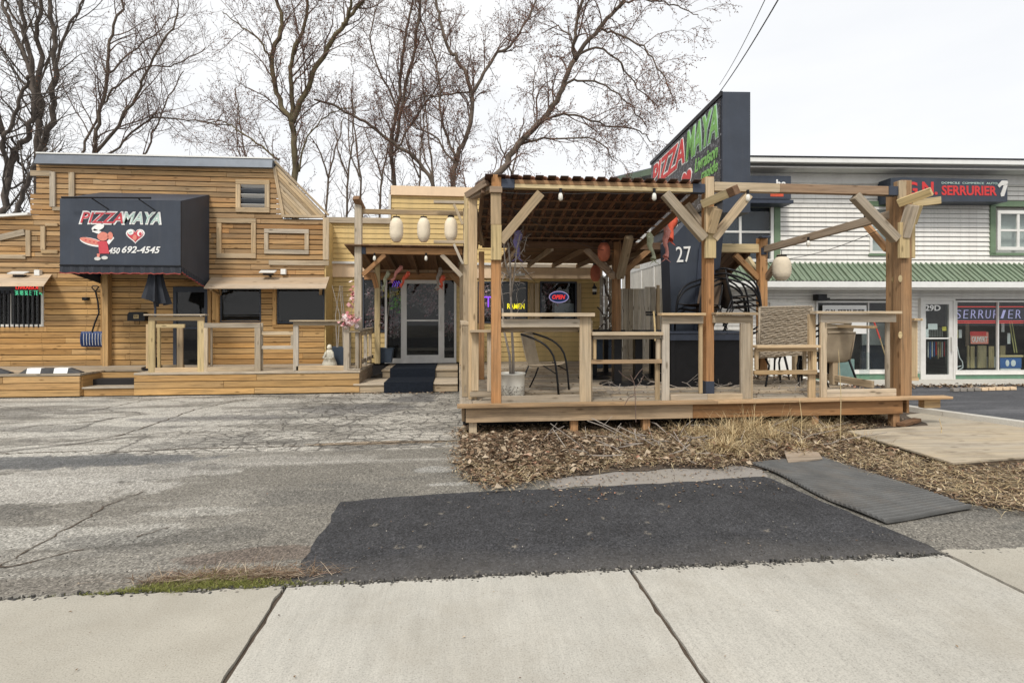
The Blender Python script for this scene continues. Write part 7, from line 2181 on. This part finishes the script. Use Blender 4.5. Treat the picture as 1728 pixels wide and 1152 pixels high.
T1 = Tree('dark bare tree with twin upright trunks at the far left corner of the roof', 15.5, 'barkdark', .62, .1, blen=1.1)
T1.limb([(62, 560), (62, 400), (62, 278), (66, 194), (57, 139), (45, 70), (33, -10), (28, -70)], 8, 3, dd=0)
T1.limb([(66, 200), (69, 121), (64, 52), (71, -10), (74, -60)], 5.5, 2.5)
T1.limb([(66, 300), (69, 257), (87, 194), (90, 139), (91, 59), (82, 0), (80, -60)], 7, 3)
T1.limb([(90, 120), (110, 60), (135, 10), (150, -40)], 3, 1.5); T1.limb([(45, 75), (20, 20), (0, -20)], 3, 1.5)
T1.done()
T1 = Tree('crooked dark bare tree leaning in from the left picture edge', 14.5, 'barkdark', .6, .1, blen=1.0)
T1.limb([(-6, 560), (-2, 420), (6, 347), (21, 264), (45, 229), (57, 180), (48, 120), (25, 60), (5, 10), (-10, -40)], 8, 2.5, dd=0)
T1.limb([(12, 300), (8, 240), (15, 215), (38, 160), (48, 128)], 5, 2.5); T1.limb([(21, 365), (48, 312), (60, 280), (80, 250)], 5, 3); T1.limb([(8, 250), (0, 190), (-10, 140)], 4, 2); T1.limb([(20, 230), (35, 275), (52, 300)], 2.5, 2)
T1.done()
T2 = Tree('fine many stemmed bare tree fanning out above the middle of the timber roof', 18, 'bark', .72, .15, blen=1.1)
T2.limb([(160, 560), (160, 400), (160, 257), (163, 222), (180, 132), (184, 70), (208, 0), (215, -50)], 5, 1.8, dd=0)
T2.limb([(137, 262), (160, 201), (194, 153), (236, 118), (295, 108), (347, 80)], 2.6, 1.0); T2.limb([(162, 257), (222, 174), (250, 111), (290, 45), (300, 0)], 3.4, 1.2)
T2.limb([(175, 275), (191, 257), (243, 208), (278, 198), (340, 206), (390, 212)], 2.6, 1.0); T2.limb([(225, 280), (247, 257), (267, 208), (285, 163), (310, 120)], 2.4, 1.0); T2.limb([(180, 132), (215, 92), (260, 60), (300, 20)], 2.2, .9)
T2.done()
T3 = Tree('mossy bare tree forking high beside the slanted roof cheek', 17.5, 'barkgreen', .8, .7, blen=1.0)
T3.limb([(500, 560), (500, 400), (498, 312), (497, 243), (490, 205), (469, 167), (458, 97), (476, 42), (465, -5), (460, -50)], 8.5, 3, dd=0)
T3.limb([(491, 210), (493, 156), (490, 104), (514, 42), (524, -10), (526, -50)], 5.5, 2.5); T3.limb([(492, 208), (521, 146), (542, 97), (573, 52), (600, 14), (640, -30)], 6.5, 3)
T3.limb([(347, 208), (380, 206), (410, 226), (448, 253), (470, 270)][::-1], 2.5, 1); T3.limb([(573, 52), (590, 20), (592, -30)], 4, 2); T3.limb([(458, 100), (430, 60), (400, 40), (375, 20)], 2.4, .8)
T3.limb([(505, 290), (520, 230), (560, 190), (600, 180)], 2.2, .8)
T3.done()
T4 = Tree('slender twin stemmed bare tree over the porch lanterns', 19, 'bark', .78, .9, blen=1.0)
T4.limb([(668, 560), (668, 400), (666, 318), (660, 241), (671, 178), (682, 81), (690, 30), (700, -30)], 6, 2, dd=0); T4.limb([(668, 240), (690, 122), (708, 22), (714, -40)], 3.8, 2.2)
T4.limb([(672, 180), (640, 120), (625, 60), (640, 0)], 2.5, 1); T4.limb([(664, 260), (700, 200), (735, 150), (760, 110)], 2.5, 1)
T4.done()
T5 = Tree('dense budding tree with an arching limb reaching left over the porch', 18.5, 'bark', .85, 1.1, blen=.95)
T5.limb([(768, 560), (766, 400), (765, 318), (767, 274), (790, 222), (797, 156), (771, 100), (753, 74), (740, 20), (735, -30)], 7, 2.5, dd=0)
T5.limb([(797, 158), (834, 96), (867, 70), (904, 0), (920, -40)], 4, 1.5); T5.limb([(738, 330), (708, 274), (664, 241), (616, 207), (560, 178), (530, 168)], 4.5, 2); T5.limb([(767, 276), (730, 230), (700, 215), (680, 190)], 2.5, 1.2)
T5.limb([(770, 270), (745, 200), (740, 120), (720, 60), (700, 0)], 3, 1.2); T5.limb([(797, 156), (750, 160), (700, 170), (680, 188)], 2.2, 1)
T5.done()
T6 = Tree('big tree leaning right with drooping budded twigs beside the pylon sign', 16.5, 'bark', .78, 1.0, droop=.34, blen=.95)
T6.limb([(770, 560), (785, 400), (808, 311), (841, 293), (875, 244), (919, 200), (949, 148), (971, 96), (1012, 48), (1038, 15), (1070, -20), (1110, -60)], 9, 3, dd=0)
T6.limb([(971, 100), (969, 67), (982, 0), (985, -40)], 4.5, 2); T6.limb([(919, 200), (960, 193), (1023, 211), (1078, 222), (1100, 240)], 3, 1); T6.limb([(949, 150), (967, 137), (1012, 141), (1060, 174), (1092, 215)], 3, 1)
T6.limb([(971, 98), (1004, 80), (1041, 100), (1078, 148), (1104, 176)], 3, 1); T6.limb([(1012, 48), (1038, 57), (1078, 74), (1105, 105), (1128, 150), (1140, 175)], 2.6, .9); T6.limb([(1038, 15), (1070, 0), (1115, 4), (1150, 14), (1178, 30)], 2.6, .8)
T6.limb([(875, 244), (930, 233), (1004, 237), (1041, 274)], 2.6, .9); T6.limb([(905, 215), (900, 160), (903, 110)], 1.5, .6); T6.limb([(971, 70), (940, 45), (915, 55)], 2, .7)
T6.done()
T7 = Tree('bare tree across the street seen reflected in the dark restaurant window', 18, 'bark', .6, 0, group='street side tree')
T7.pt = lambda px, py, dD=0: V((-14.5 + (px - 500) * .02, -9 + dD, (533 - py) * .02 + .4))
T7.limb([(500, 553), (500, 450), (495, 380), (510, 300), (505, 200), (520, 120)], 9, 3, dd=0); T7.limb([(497, 400), (440, 330), (400, 240), (390, 170)], 6, 2); T7.limb([(506, 330), (560, 260), (620, 200), (640, 120)], 6, 2)
T7.done()
for i, (px, top, lean, lab) in enumerate(((585, 170, 10, 'thin distant sapling furthest left behind the yellow siding'), (612, 150, -12, 'thin distant tree behind the knee of the entry post'), (640, 190, 16, 'thin distant tree just left of the peach parapet'), (705, 160, 8, 'thin distant tree right of the slender twin stems'), (735, 130, -14, 'thin distant tree behind the middle lantern'), (548, 200, 20, 'thin distant tree by the foot of the slanted cheek'), (860, 200, 14, 'thin distant tree above the front tile row'), (425, 150, -18, 'thin distant tree over the louvre end of the roof'))):
    t = Tree(lab, 25 + i % 3 * 1.5, 'bark', .5, .5, blen=.9, group='thin distant trees')
    t.limb([(px, 520), (px, 400), (px + lean * .3, 300), (px + lean, (300 + top) / 2), (px + lean * 1.6, top)], 3.2, 1.0, dd=0)
    t.limb([(px + lean * .3, 300), (px + lean * .3 - 18, 250), (px - 24, top + 30)], 2, .8)
    t.done()
